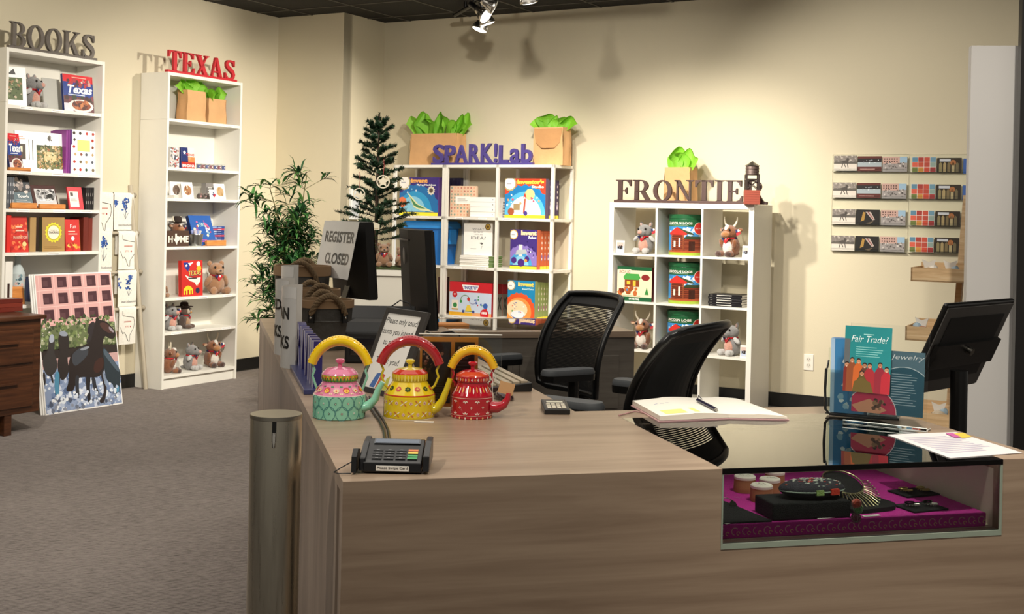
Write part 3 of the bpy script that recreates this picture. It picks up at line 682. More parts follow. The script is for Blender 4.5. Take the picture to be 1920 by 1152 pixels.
# --- BOOKS bookcase
z = ZB[0]
upright(T, 121, 177, 208, .045, z, 141, .02, 'cookbook', 'Texas cookbook with blue band and plate of meat, BOOKS top shelf', 'book', a_cook, rz=0, lean=.12, group=None)
upright(T, 84, 116, 205, .16, z, 147, .012, 'book', 'blank light grey book back leaning on the BOOKS top shelf', 'book', lambda b, w, d, h: b.rect(0, 0, 1, 1, '#c9c9c4'), lean=.15, cover='#d8d6d0')
upright(T, 17, 47, 196, .05, z, 124, .01, 'photo_book', 'white book with a garden photo leaning beside the grey plush, left edge', 'book', lambda b, w, d, h: (b.rect(0, .15, .8, .72, '#5e6b48'), blobs(b, 31, 40, .05, .18, .75, .7, ['#3f4a30', '#a08060', '#c8b8a0', '#77855c'], .04, .09, 2), b.poly([(.1, .8), (.4, .95), (.5, .8)], '#555555', 2)), rz=-.35, lean=.2)
z = ZB[1]
upright(T, 20, 45, 316, .035, z, 250, .02, 'cookbook', 'Texas cookbook leaning on a wooden stand at the left of the second BOOKS shelf', 'book', a_cook, lean=.25)
easel(T, 18, 58, 318, .012, z, .07, .022, 'wooden stand under the cookbook on the second BOOKS shelf')
upright(T, 30, 123, 320, .085, z, 248, .012, 'picture_book', 'large white open picture book with a house among trees', 'book', a_openbook, lean=.08)
for i in range(3):
    upright(T, 123+i*4, 126.5+i*4, 320, .06, z, 245-i, .16, 'purple_book', 'purple-spined book standing beside the white picture book', 'book', None, cover=['#8c3a8e', '#7a2f80', '#5a3478'][i], group='purple books on the second BOOKS shelf')
upright(T, 134, 181, 321, .05, z, 245, .02, 'catalogue_book', 'white book cover patterned with small museum objects and a yellow square', 'book', a_items, lean=.05)
z = ZB[2]
for i in range(3): upright(T, 13+i*4.6, 17+i*4.6, 390, .05, z, 332, .15, 'grey_book', 'grey book spine at the left end of the third BOOKS shelf', 'book', lambda b, w, d, h: b.lines(.3, .7, .1, .9, 3, '#c9ccd2', 1), cover='#5b6068', group='grey books on the third BOOKS shelf')
def a_people(b, w, d, h):
    b.rect(0, 0, 1, .5, '#5a6f78'); blobs(b, 41, 24, .1, .5, .9, .95, ['#2e2c2c', '#d8cfc8', '#8a7f7a', '#b9aca6'], .06, .14, 2); b.txt('Tough', .25, .3, .8, .42, '#ffffff', 12, .02); b.lines(.15, .9, .12, .28, 3, '#dfe6ea', 12)
upright(T, 27, 64, 386, .06, z, 330, .02, 'book', 'grey blue book with people on the cover, on a wooden stand', 'book', a_people, lean=.3, cover='#3b4046')
easel(T, 23, 70, 391, .02, z, .09, .04, 'wooden stand under the grey blue people book')
def a_photo(b, w, d, h): b.rect(.12, .12, .95, .85, '#cfcfd0'); blobs(b, 42, 40, .2, .4, .9, .8, ['#444444', '#77777a', '#222222', '#9a9a9c'], .04, .1, 2); b.lines(.25, .8, .3, .44, 2, '#ffffff', 12)
upright(T, 66, 112, 386, .07, z, 348, .035, 'book', 'dark brown book with a black and white photo, on a wooden stand', 'book', a_photo, lean=.35, cover='#4a2c2a')
easel(T, 75, 123, 391, .015, z, .09, .035, 'wooden stand under the dark brown photo book')
def a_red(b, w, d, h): b.rect(.08, .12, .7, .8, '#efe6dc'); b.rect(.15, .6, .35, .75, '#4a4442', 2); b.lines(.15, .6, .35, .5, 2, '#b8b0a8', 2)
upright(T, 131, 158, 391, .05, z, 351, .012, 'book', 'small red book with a cream label on the third BOOKS shelf', 'book', a_red, lean=.22, cover='#c8303c')
for i in range(6): upright(T, 160+i*3.9, 163.6+i*3.9, 391, .06, z, 352, .14, 'black_book', 'thin black book in the row beside the small red book', 'book', lambda b, w, d, h: b.lines(.3, .7, .15, .85, 2, '#8a8684', 1), cover='#1e1c20', group='black books on the third BOOKS shelf')
z = ZB[3]
def a_inv(b, w, d, h):
    blobs(b, 51, 40, .05, .1, .95, .95, ['#c92a24', '#e2563c', '#a81f20', '#ee7a4a', '#f09a60'], .06, .15, 1); b.txt('INVENTOR', .15, .36, .92, .45, '#f4d9c0', 12); b.lines(.3, .8, .55, .75, 2, '#f0c8b0', 12); b.disc(.75, .22, .12, '#f4d490', 12)
upright(T, 12, 20, 473, .05, z, 404, .12, 'red_book', 'bright red book spine at the left end of the fourth BOOKS shelf', 'book', None, cover='#d8302c')
upright(T, 21, 54, 470, .05, z, 406, .02, 'book', 'red and orange inventor book at the left of the fourth BOOKS shelf', 'book', a_inv, lean=.12, cover='#c9302a')
def a_tink(b, w, d, h):
    cx, cy = .5, .56; pts = []
    for i in range(32): r = .385 if i % 2 else .33; a = pi*i/16; pts.append((cx+r*math.cos(a), cy+b.asp*r*math.sin(a)))
    b.poly(pts, '#e8e13a', 1); b.disc(cx, cy, .29, '#a5854f', 2, n=28); b.disc(cx, cy, .27, '#e8e13a', 3, n=28); b.disc(cx, cy, .25, '#f1ead8', 4, n=28)
    b.txt('THE ART OF', .36, .6, .64, .64, '#3b3020', 5); b.txt('TINKERING', .28, .52, .73, .59, '#2c2418', 5, .02); b.lines(.1, .9, .08, .16, 2, '#8e7040', 2)
upright(T, 79, 121, 473, .045, z, 408, .03, 'tan_book', 'tan book THE ART OF TINKERING with a yellow gear', 'book', a_tink, lean=.03, cover='#ab8a56', left='#4d4a34')
upright(T, 56, 66, 471, .06, z, 408, .02, 'tan_book', 'tan book standing open edge-on left of the tinkering cover', 'book', None, cover='#b09060', rz=-.2)
def a_red2(b, w, d, h): b.txt('Fun', .35, .72, .75, .84, '#ffffff', 2); b.lines(.2, .85, .5, .66, 2, '#f2c8b8', 2); b.disc(.5, .4, .12, '#ffffff', 2); blobs(b, 55, 14, .05, .03, .95, .25, ['#e8a040', '#f0c860', '#b02820'], .06, .12, 2)
upright(T, 124, 151, 471, .05, z, 412, .03, 'book', 'red book with yellow page edge right of the tinkering book', 'book', a_red2, lean=.1, cover='#cf3232', left='#b8282c', right='#f0e050')
for i in range(3): upright(T, 156+i*9, 164+i*9, 470, .05+.02*i, z, 408+i, .16, 'leather_book', 'dark red leather-look book at the right end of the fourth BOOKS shelf', 'book', None, cover=['#6d2a22', '#7d3226', '#5f241e'][i], group='dark red books on the fourth BOOKS shelf', rz=-.1)
z = ZB[4]
upright(T, 9, 23, 565, .03, z, 491, .14, 'white_book', 'tall white book pack at the left of the fifth BOOKS shelf', 'book', lambda b, w, d, h: b.rect(.3, 0, .6, .5, '#3a2622'), cover='#eeebe4')
cx, w = xs(T, 22, 45, 560, .12)
b = MB('#b9c4c6', 'paper'); b.lathe([(w*.5, 0), (w*.5, .20), (w*.35, .24), (w*.2, .26), (w*.2, .33), (w*.28, .335), (w*.1, .36)], 20); b.cylmap(w*.5, 0, .36, pi+.2, 2*pi-.2); blobs(b, 61, 14, .1, .1, .9, .55, ['#6d8a94', '#3f5a66', '#d8b8b0', '#8fa8ae'], .06, .12, 2)
solo(b, 'decorated_bottle', 'pale blue decorated bottle beside the white book, left edge', 'bottle', T, cx, .13, z)
upright(T, 24, 47, 572, .06, z, 538, .012, 'wooden_plaque', 'plain orange wooden plaque on the fifth BOOKS shelf', 'plaque', lambda b, w, d, h: None, cover='#d98f4c', mat='rack_wood', lean=.2)
cx, w = xs(T, 70, 106, 520, .12); b = MB('#2a3560', 'satin'); b.box(-w/2, w/2, 0, .12, 0, .17)
solo(b, 'blue_box', 'navy blue box mostly hidden behind the horse picture', 'box', T, cx, .12, z, bev=.002)
for i in range(3):
    b = MB('#ffffff', 'paper'); W = .625; Hh = .915; ang = math.atan2(.15, .9)
    b.M = Rm(-ang, 'X'); b.box(0, W, 0, .008, 0, Hh, '#f3f1ee', 'paper')
    if i == 0: b.front(0, W, 0, 0, Hh); b.map = (lambda m: (lambda x, y, k: m(x, y, k*.35)))(b.map); a_poster(b, W, .012, Hh)
    b.M = Matrix()
    if i == 0: b.v = [(x, y, z) for x, y, z in b.v]
    solo(b, 'canvas_print', ['white-edged picture of running bronze horses before a pink building', 'blank-sided print directly behind the running horses picture', 'rearmost print in the stack leaning on the BOOKS bookcase'][i], 'picture', T, -1.224-.008*i, -.235+.0125*i, .0005, -.03)

# --- TEXAS bookcase
z = ZT[1]
def a_band(b, w, d, h): b.rect(0, 0, 1, .35, '#b8342c'); b.rect(0, .3, .5, 1, '#20306c'); b.star(.25, .75, .13, '#ffffff', 2); b.txt('TEXAS', .35, .6, .97, .72, '#d84030', 3, .02, shear=.1); b.rect(.5, .3, 1, .55, '#e08850', 2); b.disc(.6, .5, .1, '#e8a070', 3); b.txt('BANDANA', .05, .06, .95, .2, '#ffffff', 3, .02)
upright(T, 341, 366, 314, .05, z, 277, .03, 'bandana_card', 'Texas BANDANA pack with blue, white and red front', 'bandana pack', a_band, lean=.1, cover='#f0e8e0', left='#20306c')
for i in range(3):
    cx, w = xs(T, 316, 334, 313, .08); b = MB('#c9c4c0', 'paper'); b.box(-w/2, w/2, 0, .06, 0, .052); b.front(-w/2, w/2, 0, 0, .052); blobs(b, 70+i, 22, .05, .1, .95, .9, ['#3a3f58', '#a83a38', '#ffffff', '#6b6660', '#8a8682'], .06, .12, 1)
    solo(b, 'bandana_bundle', 'bundle of red, white and blue bandanas stacked at the left of the second TEXAS shelf', 'bandana bundle', T, cx, .07, z+i*.0525, 0, 'stacked bandana bundles')
for i in range(7):
    cx, w = xs(T, 371+i*7.7, 378+i*7.7, 316, .06); b = MB('#b9b9b4', 'satin'); b.lathe([(.017, 0), (.018, .003), (.018, .042), (.015, .046)], 14); b.cylmap(.018, .006, .034, pi, 2*pi, lift=.0003); b.rect(.1, .1, .9, .9, ['#46507c', '#7c4a50'][i % 2], 1, nx=5); b.star(.5, .5, .14, '#ffffff', 2); b.rect(.6, .2, .75, .6, '#c84848', 2)
    solo(b, 'shot_glass', 'small patterned cylinder in the row beside the bandana pack', 'shot glass', T, cx, .075, z, 0, 'row of small patterned cylinders')
z = ZT[2]
def a_card(seed, cols, bg='#efeae2'):
    def f(b, w, d, h): b.rect(.04, .04, .96, .96, bg); b.disc(.52, .5, .33, cols[0], 2, ry=.3); blobs(b, seed, 12, .3, .3, .75, .7, cols, .07, .15, 3)
    return f
upright(T, 321, 341, 362, .1, z, 341, .02, 'jewelry_card', 'white card with a grey brown trinket, second from left on the third TEXAS shelf', 'card', a_card(81, ['#6d5a50', '#8a8078', '#4a3e38']), lean=.1)
upright(T, 343, 364, 369, .05, z, 342, .004, 'jewelry_card', 'white card with a brown and white round trinket on the third TEXAS shelf', 'card', a_card(82, ['#a87a58', '#e8dcc8', '#8a5a40']), lean=.2)
upright(T, 404, 424, 369, .045, z, 345, .004, 'jewelry_card', 'white card with a tan trinket at the right of the third TEXAS shelf', 'card', a_card(83, ['#c0a078', '#a88858']), lean=.2)
def a_tx(b, w, d, h): b.rect(.05, .05, .95, .95, '#f2eee8'); b.poly([(.3, .5), (.42, .5), (.42, .75), (.55, .75), (.55, .6), (.78, .55), (.76, .35), (.55, .18), (.45, .35)], '#263a78', 2); b.poly([(.5, .5), (.76, .5), (.72, .36), (.55, .18), (.48, .36)], '#c03038', 3); b.star(.45, .55, .06, '#ffffff', 4)
upright(T, 394, 408, 370, .02, z, 356, .004, 'sticker_card', 'small white card with a red and blue Texas shape', 'card', a_tx, lean=.15)
upright(T, 386, 404, 362, .14, z, 344, .05, 'grey_box', 'grey box standing behind the cards on the third TEXAS shelf', 'box', lambda b, w, d, h: b.lines(.2, .8, .3, .8, 3, '#ffffff'), cover='#8a8684')
for i in range(3):
    cx, w = xs(T, 371+i*8, 379+i*8, 370, .05); b = MB('#54463f', 'plush'); b.ell(0, 0, .02, .022, .018, .02); b.ell(-.012, -.012, .034, .012); b.ell(.012, -.01, .036, .011, col='#8a6a60'); b.ell(0, -.018, .02, .008, col='#d8a0a0')
    solo(b, 'felt_trinket', 'tiny dark brown felt trinket in the heap between the cards', 'trinket', T, cx, .06, z, i, 'heap of tiny felt trinkets')
cx, w = xs(T, 316, 332, 370, .05); b = MB('#dcd8d0', 'satin'); b.box(-.03, .03, -.03, .03, 0, .022); b.top(-.03, .03, -.03, .03, .022); b.rect(.1, .1, .9, .9, '#f4f1ea'); b.disc(.5, .5, .2, '#8a8078', 2)
solo(b, 'small_white_box', 'low white box at the left of the third TEXAS shelf', 'box', T, cx, .05, z, .2)
z = ZT[3]
def a_home(b, w, d, h):
    b.txt('H', .06, .25, .25, .68, '#efe9da', 1, .03); b.txt('ME', .6, .25, .98, .68, '#efe9da', 1, .03)
    b.poly([(.27, .5), (.36, .5), (.36, .82), (.44, .82), (.44, .66), (.58, .62), (.57, .42), (.47, .28), (.45, .1), (.39, .26), (.34, .36)], '#efe9da', 1)
upright(T, 313, 354, 463, .03, z, 433, .03, 'home_sign', 'small brown HOME sign with a Texas-shaped O', 'sign', a_home, cover='#4a3428', mat='matte')
cx, w = xs(T, 358, 377, 462, .06)
t = thing('metal_pail', 'small galvanized pail between the HOME sign and the blue book', 'pail', T, cx, .06, z)
b = MB('#b9bcbc', 'metal'); r = w/2; b.lathe([(r*.72, 0), (r*.76, .004), (r*.98, .088), (r*1.05, .09), (r*1.03, .094), (r*.93, .09), (r*.72, .006), (0, .006)], 24, cap=False, mat='metal'); b.obj('pail_body', t)
b = MB('#ffffff', 'paper')
for i in range(7): rr = rnd(90+i); b.M = Tm(rr.uniform(-.4, .4)*r, rr.uniform(-.4, .4)*r, .05) @ Rm(rr.uniform(-.4, .4), 'X') @ Rm(rr.uniform(-.4, .4), 'Y'); b.box(-.012, .012, -.004, .004, 0, .075, rr.choice(['#3a4a8c', '#e8e4dc', '#8c98c8', '#c8c0d0']))
b.obj('pail_filling', t)
def a_blue(b, w, d, h):
    b.txt('TEXAS', .36, .62, .62, .76, '#8ac8e8', 12, .02); rr = rnd(93)
    for i in range(26):
        a = rr.random()*6.28; q = rr.uniform(.18, .36); b.disc(.5+q*math.cos(a), .55+q*.8*math.sin(a), rr.uniform(.03, .06), rr.choice(['#e8d8e8', '#d86a9a', '#f0e8c0', '#7ab0d8', '#c84a60', '#ffffff', '#8a5aa8', '#88c878']), 2, n=rr.choice([4, 5, 6, 10]))
    b.lines(.3, .7, .1, .2, 2, '#d85aa0', 2)
upright(T, 366, 407, 454, .055, z+.005, 405, .03, 'picture_book', 'bright blue picture book tilted on a wooden stand', 'book', a_blue, lean=.34, cover='#2d5fae', left='#1e2f5c')
easel(T, 388, 424, 463, .02, z, .10, .045, 'wooden stand holding the bright blue picture book', .34)
for i in range(9):
    h0 = .017; cx, w = xs(T, 398, 446, 462, .17); b = MB('#274c94', 'satin'); b.box(-.1, .09, 0, .14, 0, h0*.94); b.box(-.098, .088, -.0005, .001, .002, h0*.8, ['#b8c4e0', '#c84a5c', '#8ba4d4'][i % 3]); b.front(-.1, .09, -.0006, 0, h0); b.rect(.55, .1, 1, .9, ['#1f3a7c', '#b83a50', '#2a4a90'][i % 3], 1); b.lines(.6, .9, .3, .7, 1, '#c8d0e8', 2)
    solo(b, 'blue_book', 'flat blue book in the stack right of the tilted picture book', 'book', T, .665, .12, z+i*h0, rnd(i).uniform(-.03, .03), 'stacked blue books')
z = ZT[4]
def a_color(b, w, d, h):
    b.poly([(.08, .95), (.3, .95), (.4, .8), (.28, .7), (.15, .8)], '#263a8c', 1); b.star(.22, .86, .06, '#ffffff', 3); b.poly([(.3, .93), (.55, .95), (.4, .85)], '#ffffff', 2); b.disc(.8, .9, .09, '#f4f0e8', 2); b.disc(.83, .8, .1, '#e8b830', 2, ry=.05); b.poly([(.7, .78), (.95, .78), (.9, .7), (.75, .7)], '#e8b830', 1)
    b.txt('TEXAS', .3, .56, .93, .72, '#16305a', 4, .05); b.txt('TEXAS', .31, .575, .92, .715, '#e8d060', 5, .01); b.poly([(.15, .6), (.32, .55), (.6, .5), (.9, .52), (.88, .4), (.7, .28), (.6, .38), (.4, .42), (.25, .5)], '#efe9e0', 3); b.lines(.3, .85, .48, .52, 1, '#303038', 6, .8)
    b.poly([(.08, .05), (.52, .05), (.52, .2), (.42, .27), (.3, .3), (.18, .27), (.08, .2)], '#f0d430', 2); b.rect(.14, .05, .2, .16, '#b83020', 3); b.rect(.27, .05, .34, .18, '#b83020', 3); b.rect(.41, .05, .47, .16, '#b83020', 3); b.disc(.75, .15, .1, '#26304c', 3, ry=.08); b.disc(.75, .35, .06, '#d8906a', 2, ry=.07)
upright(T, 341, 380, 556, .035, z, 489, .035, 'coloring_book', 'red Texas coloring book with a yellow building beside the big bear', 'book', a_color, lean=.04, cover='#cc2f2a')

# --- FRONTIER shelf
def tin(fr, px0, px1, py, y, z, label, h=.298):
    cx, w = xs(fr, px0, px1, py, y+.08); r = w/2*1.03
    t = thing('log_tin', label, 'toy tin', fr, cx, y+r, z+.0005, 0, 'lincoln logs tins')
    b = MB('#1d5a35', 'satin'); b.lathe([(r*.98, 0), (r, .004), (r, h-.035), (r*.99, h-.03)], 40)
    a0, a1 = R(214), R(372)
    b.cylmap(r, 0, h, a0, a1); nx = 10
    b.rect(0, .04, 1, .7, '#3f8fd0', 1, nx=nx); blobs(b, 101, 9, .05, .5, .95, .66, ['#e8f0f8', '#b8d8f0'], .04, .08, 1.5); b.rect(0, .0, 1, .1, '#9fb83a', 2, nx=nx); b.rect(.06, .07, .95, .12, '#a8502c', 3, nx=nx)
    # log house
    def logs(x0, x1, y0, y1, n):
        b.rect(x0, y0, x1, y1, '#4e2418', 3, nx=3)
        for i in range(n): q = y0+(y1-y0)*(i+.15)/n; b.rect(x0-.012, q, x1+.012, q+(y1-y0)/n*.7, ['#8a4028', '#7a3420'][i % 2], 4+.1*i, nx=3)
        for i in range(n): q = y0+(y1-y0)*(i+.5)/n; b.disc(x0, q, .02, '#a85a3a', 6); b.disc(x1, q, .02, '#a85a3a', 6)
    logs(.16, .44, .11, .55, 9); logs(.44, .92, .11, .4, 6); b.rect(.22, .2, .27, .35, '#e8ddd0', 7); b.rect(.34, .2, .38, .42, '#e8ddd0', 7); b.rect(.55, .12, .68, .34, '#3a1c14', 7)
    b.poly([(.08, .53), (.3, .69), (.52, .53), (.5, .5), (.1, .5)], '#d0342c', 8); b.poly([(.3, .69), (.62, .55), (.66, .5), (.52, .53)], '#3d4a30', 8); b.poly([(.44, .4), (.5, .47), (.95, .46), (.98, .4)], '#36452c', 8)
    b.disc(.78, .66, .13, '#f0e0d0', 8.5, n=24); b.disc(.78, .66, .12, '#c23028', 9, n=24); b.txt('REAL WOOD', .69, .645, .87, .675, '#f4e0d0', 10)
    b.txt('LINCOLN LOGS', .05, .755, .62, .815, '#f0ece0', 4, .03); b.lines(.05, .7, .725, .745, 1, '#a8c8b0', 4)
    b.obj('tin_body', t)
    b = MB('#1d5a35', 'satin'); b.lathe([(r*1.0, h-.032), (r*1.025, h-.03), (r*1.025, h-.004), (r*1.0, h), (r*.94, h), (r*.93, h-.006), (0, h-.006)], 40); b.obj('tin_lid', t)
tin(F, 1252, 1311, 478, .05, ZF[0], 'green-lidded log house toy tin in the top row of the cube shelf')
tin(F, 1251, 1311, 570, .05, ZF[1], 'green-lidded log house toy tin in the second row of the cube shelf')
tin(F, 1249, 1309, 655, .05, ZF[2], 'green-lidded log house toy tin in the third row of the cube shelf')
def a_ll(b, w, d, h):
    b.rect(0, 0, 1, .12, '#1f5a38'); b.rect(0, .9, 1, 1, '#1f5a38'); b.rect(0, .12, 1, .9, '#eadfbe'); b.txt('LINCOLN LOGS', .06, .8, .38, .9, '#8a4a2c', 3, .02); b.rect(.04, .78, .4, .92, '#f0e6cc', 2)
    b.poly([(.18, .7), (.25, .8), (.62, .8), (.68, .68), (.62, .62), (.2, .62)], '#4aa04c', 3); b.rect(.22, .42, .64, .63, '#8a4224', 2); b.rect(.28, .48, .38, .58, '#f0c040', 3); b.rect(.46, .44, .54, .6, '#f0c040', 3)
    blobs(b, 111, 14, .06, .18, .62, .4, ['#7a3a24', '#a0522c', '#6a3020', '#c06a38'], .04, .09, 3); b.poly([(.8, .2), (.92, .2), (.86, .42)], '#3a8a44', 3); b.disc(.82, .7, .12, '#8a2a2c', 3, ry=.09); b.txt('ON THE TRAIL', .35, .03, .65, .09, '#ffffff', 3, .02); b.lines(.05, .9, .13, .17, 1, '#a09070', 3); b.disc(.3, .32, .03, '#5a88b8', 9)
upright(F, 1156, 1222, 563, .04, ZF[1], 501, .07, 'log_set_box', 'cream and green Lincoln Logs box with a small cabin', 'toy box', a_ll, rz=-.04, cover='#1f5a38', right='#6a1f28', left='#6a1f28')
for i in range(5):
    b = MB('#17161a', 'satin'); b.box(-.125, .125, 0, .17, 0, .017); b.front(-.125, .125, 0, 0, .017); b.lines(.25, .85, .3, .75, 1, '#d8d4cc', 1, .7); b.lines(.05, .15, .35, .65, 1, '#8a8680', 1); b.right(.125, 0, .17, .002, .015); b.rect(0, 0, 1, 1, '#cfcac0', 1)
    cx, w = xs(F, 1325, 1393, 577, .03); solo(b, 'black_book', 'flat black book in the stack on the second row of the cube shelf', 'book', F, cx+.002*(-1)**i, .03, ZF[1]+i*.0175+.0005, 0, 'stack of black books in the cube shelf', .0008)
def a_print(b, w, d, h): b.rect(.12, .15, .88, .85, '#9aa6b8'); b.rect(.12, .55, .88, .85, '#c8b0a8', 2); blobs(b, 121, 10, .25, .3, .8, .6, ['#2c2622', '#4a3a30'], .08, .14, 3); b.rect(.12, .15, .88, .3, '#b8c4dc', 4)
for px0, px1, py, pt, zz, yy, lb in ((1154, 1170, 472, 451, ZF[0], .03, 'small framed horse print left of the top-row armadillo'), (1391, 1404, 484, 461, ZF[0], .03, 'small framed horse print right of the top-row longhorn'), (1387, 1401, 671, 648, ZF[2], .03, 'small framed horse print beside the third-row armadillo')):
    upright(F, px0, px1, py, yy, zz, pt, .006, 'framed_print', lb, 'framed print', a_print, lean=.1, cover='#ece6dc')
# water tower ornament
tp = F.l(WORLD.w(0, 0)); cxx = F.x(1411, 380, .0)
t = thing('water_tower', 'miniature brick and metal water tower in front of the last FRONTIER letter', 'ornament', F, F.x(1412, 384, .03), .0, 1.47, .45)
b = MB('#9c4a3a', 'matte'); b.box(-.052, .052, -.05, .05, 0, .1); b.map = None
for q in range(6):
    b.front(-.052, .052, -.05, 0, .1); b.rect(0, .03+q*.16, 1, .045+q*.16, '#7a382c', 1); b.left(-.052, -.05, .05, 0, .1); b.rect(0, .03+q*.16, 1, .045+q*.16, '#7a382c', 1)
b.obj('brick_base', t)
b = MB('#3a302c', 'satin')
for sx in (-1, 1):
    for sy in (-1, 1): b.box(sx*.042-.006, sx*.042+.006, sy*.04-.006, sy*.04+.006, .1, .21)
for sy in (-.04, .04): b.tube([(-.042, sy, .105), (.042, sy, .17)], .003, 6); b.tube([(.042, sy, .105), (-.042, sy, .17)], .003, 6); b.box(-.045, .045, sy-.004, sy+.004, .17, .18)
for sx in (-.042, .042): b.tube([(sx, -.04, .105), (sx, .04, .17)], .003, 6); b.tube([(sx, .04, .105), (sx, -.04, .17)], .003, 6); b.box(sx-.004, sx+.004, -.04, .04, .17, .18)
b.obj('tower_frame', t)
b = MB('#5a4a44', 'worn_metal'); b.lathe([(.046, .205), (.048, .21), (.045, .225), (.048, .228), (.045, .245), (.048, .248), (.045, .265), (.046, .27)], 28); b.obj('tank', t)
b = MB('#9c9a96', 'metal'); b.lathe([(.05, .268), (.052, .272), (.0, .305)], 28); b.obj('tank_roof', t)

# --- SPARK shelves
def scallop(b, cx, cy, r, col, k, a0=0, a1=pi, n=22, amp=.07):
    pts = [(cx+r*(1+amp*(i % 2))*math.cos(a0+(a1-a0)*i/n), cy+b.asp*r*(1+amp*(i % 2))*math.sin(a0+(a1-a0)*i/n)) for i in range(n+1)]
    b.poly(pts+([(cx, cy)] if abs(a1-a0) < pi*.99 else []), col, k)
def badge(b, x=.12, y=.87, r=.13, bg='#b8a878'): scallop(b, x, y, r*1.2, bg, 3, 0, 2*pi, 28); b.disc(x, y, r, '#f8f4ec', 4, n=24); b.lines(x-r*.6, x+r*.6, y-.03, y+.02, 1, '#b0b0b8', 5, .5)
def a_fly(b, w, d, h):
    b.rect(0, .1, 1, 1, '#3c2a7a'); scallop(b, .45, .1, .56, '#1f6fb0', 1.5); b.disc(.4, .1, .44, '#2f9ad0', 2, a0=0, a1=pi); b.disc(.35, .1, .33, '#8ccbe6', 2.5, a0=0, a1=pi); badge(b)
    b.txt('Invent', .29, .86, .72, .97, '#f4b060', 4, .06, shear=.03); b.txt('Flying Machines', .45, .77, .93, .83, '#ffffff', 4, .03); b.rect(0, 0, 1, .09, '#f4e43a', 4); b.lines(.3, .6, .03, .06, 1, '#8a7a20', 5)
    b.poly([(.22, .6), (.5, .3), (.9, .1), (.55, .14), (.38, .22)], '#e6e8b8', 6); b.poly([(.27, .5), (.45, .3), (.7, .18), (.5, .2), (.38, .27)], '#4a8a5c', 7); b.disc(.08, .35, .11, '#e8784a', 6); b.line(.1, .28, .16, .12, .012, '#b05030', 6); scallop(b, .82, .66, .08, '#e0d8c8', 6, 0, 2*pi, 20, .3); b.disc(.82, .66, .05, '#5a4a40', 7)
    blobs(b, 131, 8, .1, .5, .8, .75, ['#d8e8f0', '#8cd0e8'], .02, .035, 5)
def a_studio(b, w, d, h):
    b.rect(0, .08, 1, 1, '#d8452c'); scallop(b, .5, .08, .62, '#1f7fc0', 1.5); b.disc(.5, .08, .5, '#5ab8e4', 2, a0=0, a1=pi); b.disc(.5, .08, .4, '#e8f0f0', 2.5, a0=0, a1=pi); badge(b)
    b.txt("Inventor's", .3, .86, .96, .97, '#f4d050', 4, .06, shear=.03); b.txt('Studio', .66, .76, .96, .83, '#f8e8d8', 4, .04); b.rect(0, 0, 1, .075, '#f4e43a', 4); b.lines(.35, .65, .03, .055, 1, '#8a7a20', 5)
    b.disc(.62, .6, .12, '#f0d890', 5); b.poly([(.46, .52), (.5, .65), (.54, .52)], '#d04030', 6); b.poly([(.46, .12), (.5, .12), (.53, .52), (.48, .52)], '#c0584a', 6); b.disc(.16, .16, .08, '#a85a3a', 6); b.disc(.8, .2, .05, '#ffffff', 6); blobs(b, 133, 16, .05, .3, .95, .6, ['#ffffff', '#c8e0f0', '#e8a878', '#d85a78'], .02, .04, 6)
    b.rect(.22, .2, .38, .36, '#a8906a', 6); b.disc(.52, .12, .05, '#4a3a8c', 7)
def a_robot(b, w, d, h):
    b.rect(0, .08, 1, 1, '#43307f'); scallop(b, .45, .1, .62, '#8c78c4', 1.5); b.disc(.4, .1, .42, '#4aa0d8', 2, a0=0, a1=pi); b.disc(.4, .1, .3, '#8ccbe8', 2.5, a0=0, a1=pi); badge(b, bg='#d8b060')
    b.txt('Invent', .4, .86, .98, .98, '#f8d8b0', 4, .06, shear=.03); b.txt('Robot', .68, .77, .97, .84, '#ffffff', 4, .04); b.rect(0, 0, 1, .075, '#f4e43a', 4)
    b.rect(.32, .32, .46, .62, '#d8dcdc', 5); b.poly([(.2, .35), (.65, .4), (.6, .5), (.25, .48)], '#b8c0c4', 6); b.disc(.15, .22, .1, '#4a2a80', 7); b.disc(.42, .16, .13, '#4a2a80', 7); b.disc(.64, .26, .09, '#4a2a80', 7); b.disc(.6, .22, .05, '#f0a040', 8); blobs(b, 135, 12, .6, .3, .95, .7, ['#b8a0e0', '#2c2060', '#ffffff'], .02, .04, 5)
def a_board(b, w, d, h):
    b.rect(0, 0, 1, 1, '#1f86b8'); scallop(b, .42, .2, .58, '#e0582c', 1.5, 0, 2*pi, 40); b.disc(.42, .2, .46, '#f0944a', 2, n=26); b.disc(.36, .26, .38, '#f8d8b0', 3, n=26, ry=.24); badge(b)
    b.poly([(.1, .12), (.9, .0), (.3, .0)], '#3050a0', 4); b.disc(.4, .14, .26, '#e8ecf0', 5, ry=.1); b.txt('Invent', .38, .86, .96, .97, '#f4d860', 4, .06, shear=.03); b.txt('Board Game', .54, .77, .95, .82, '#c8ecf0', 4, .03); blobs(b, 137, 14, .15, .05, .7, .45, ['#3a5aa8', '#4a9a50', '#d04a3a', '#ffffff'], .015, .035, 6)
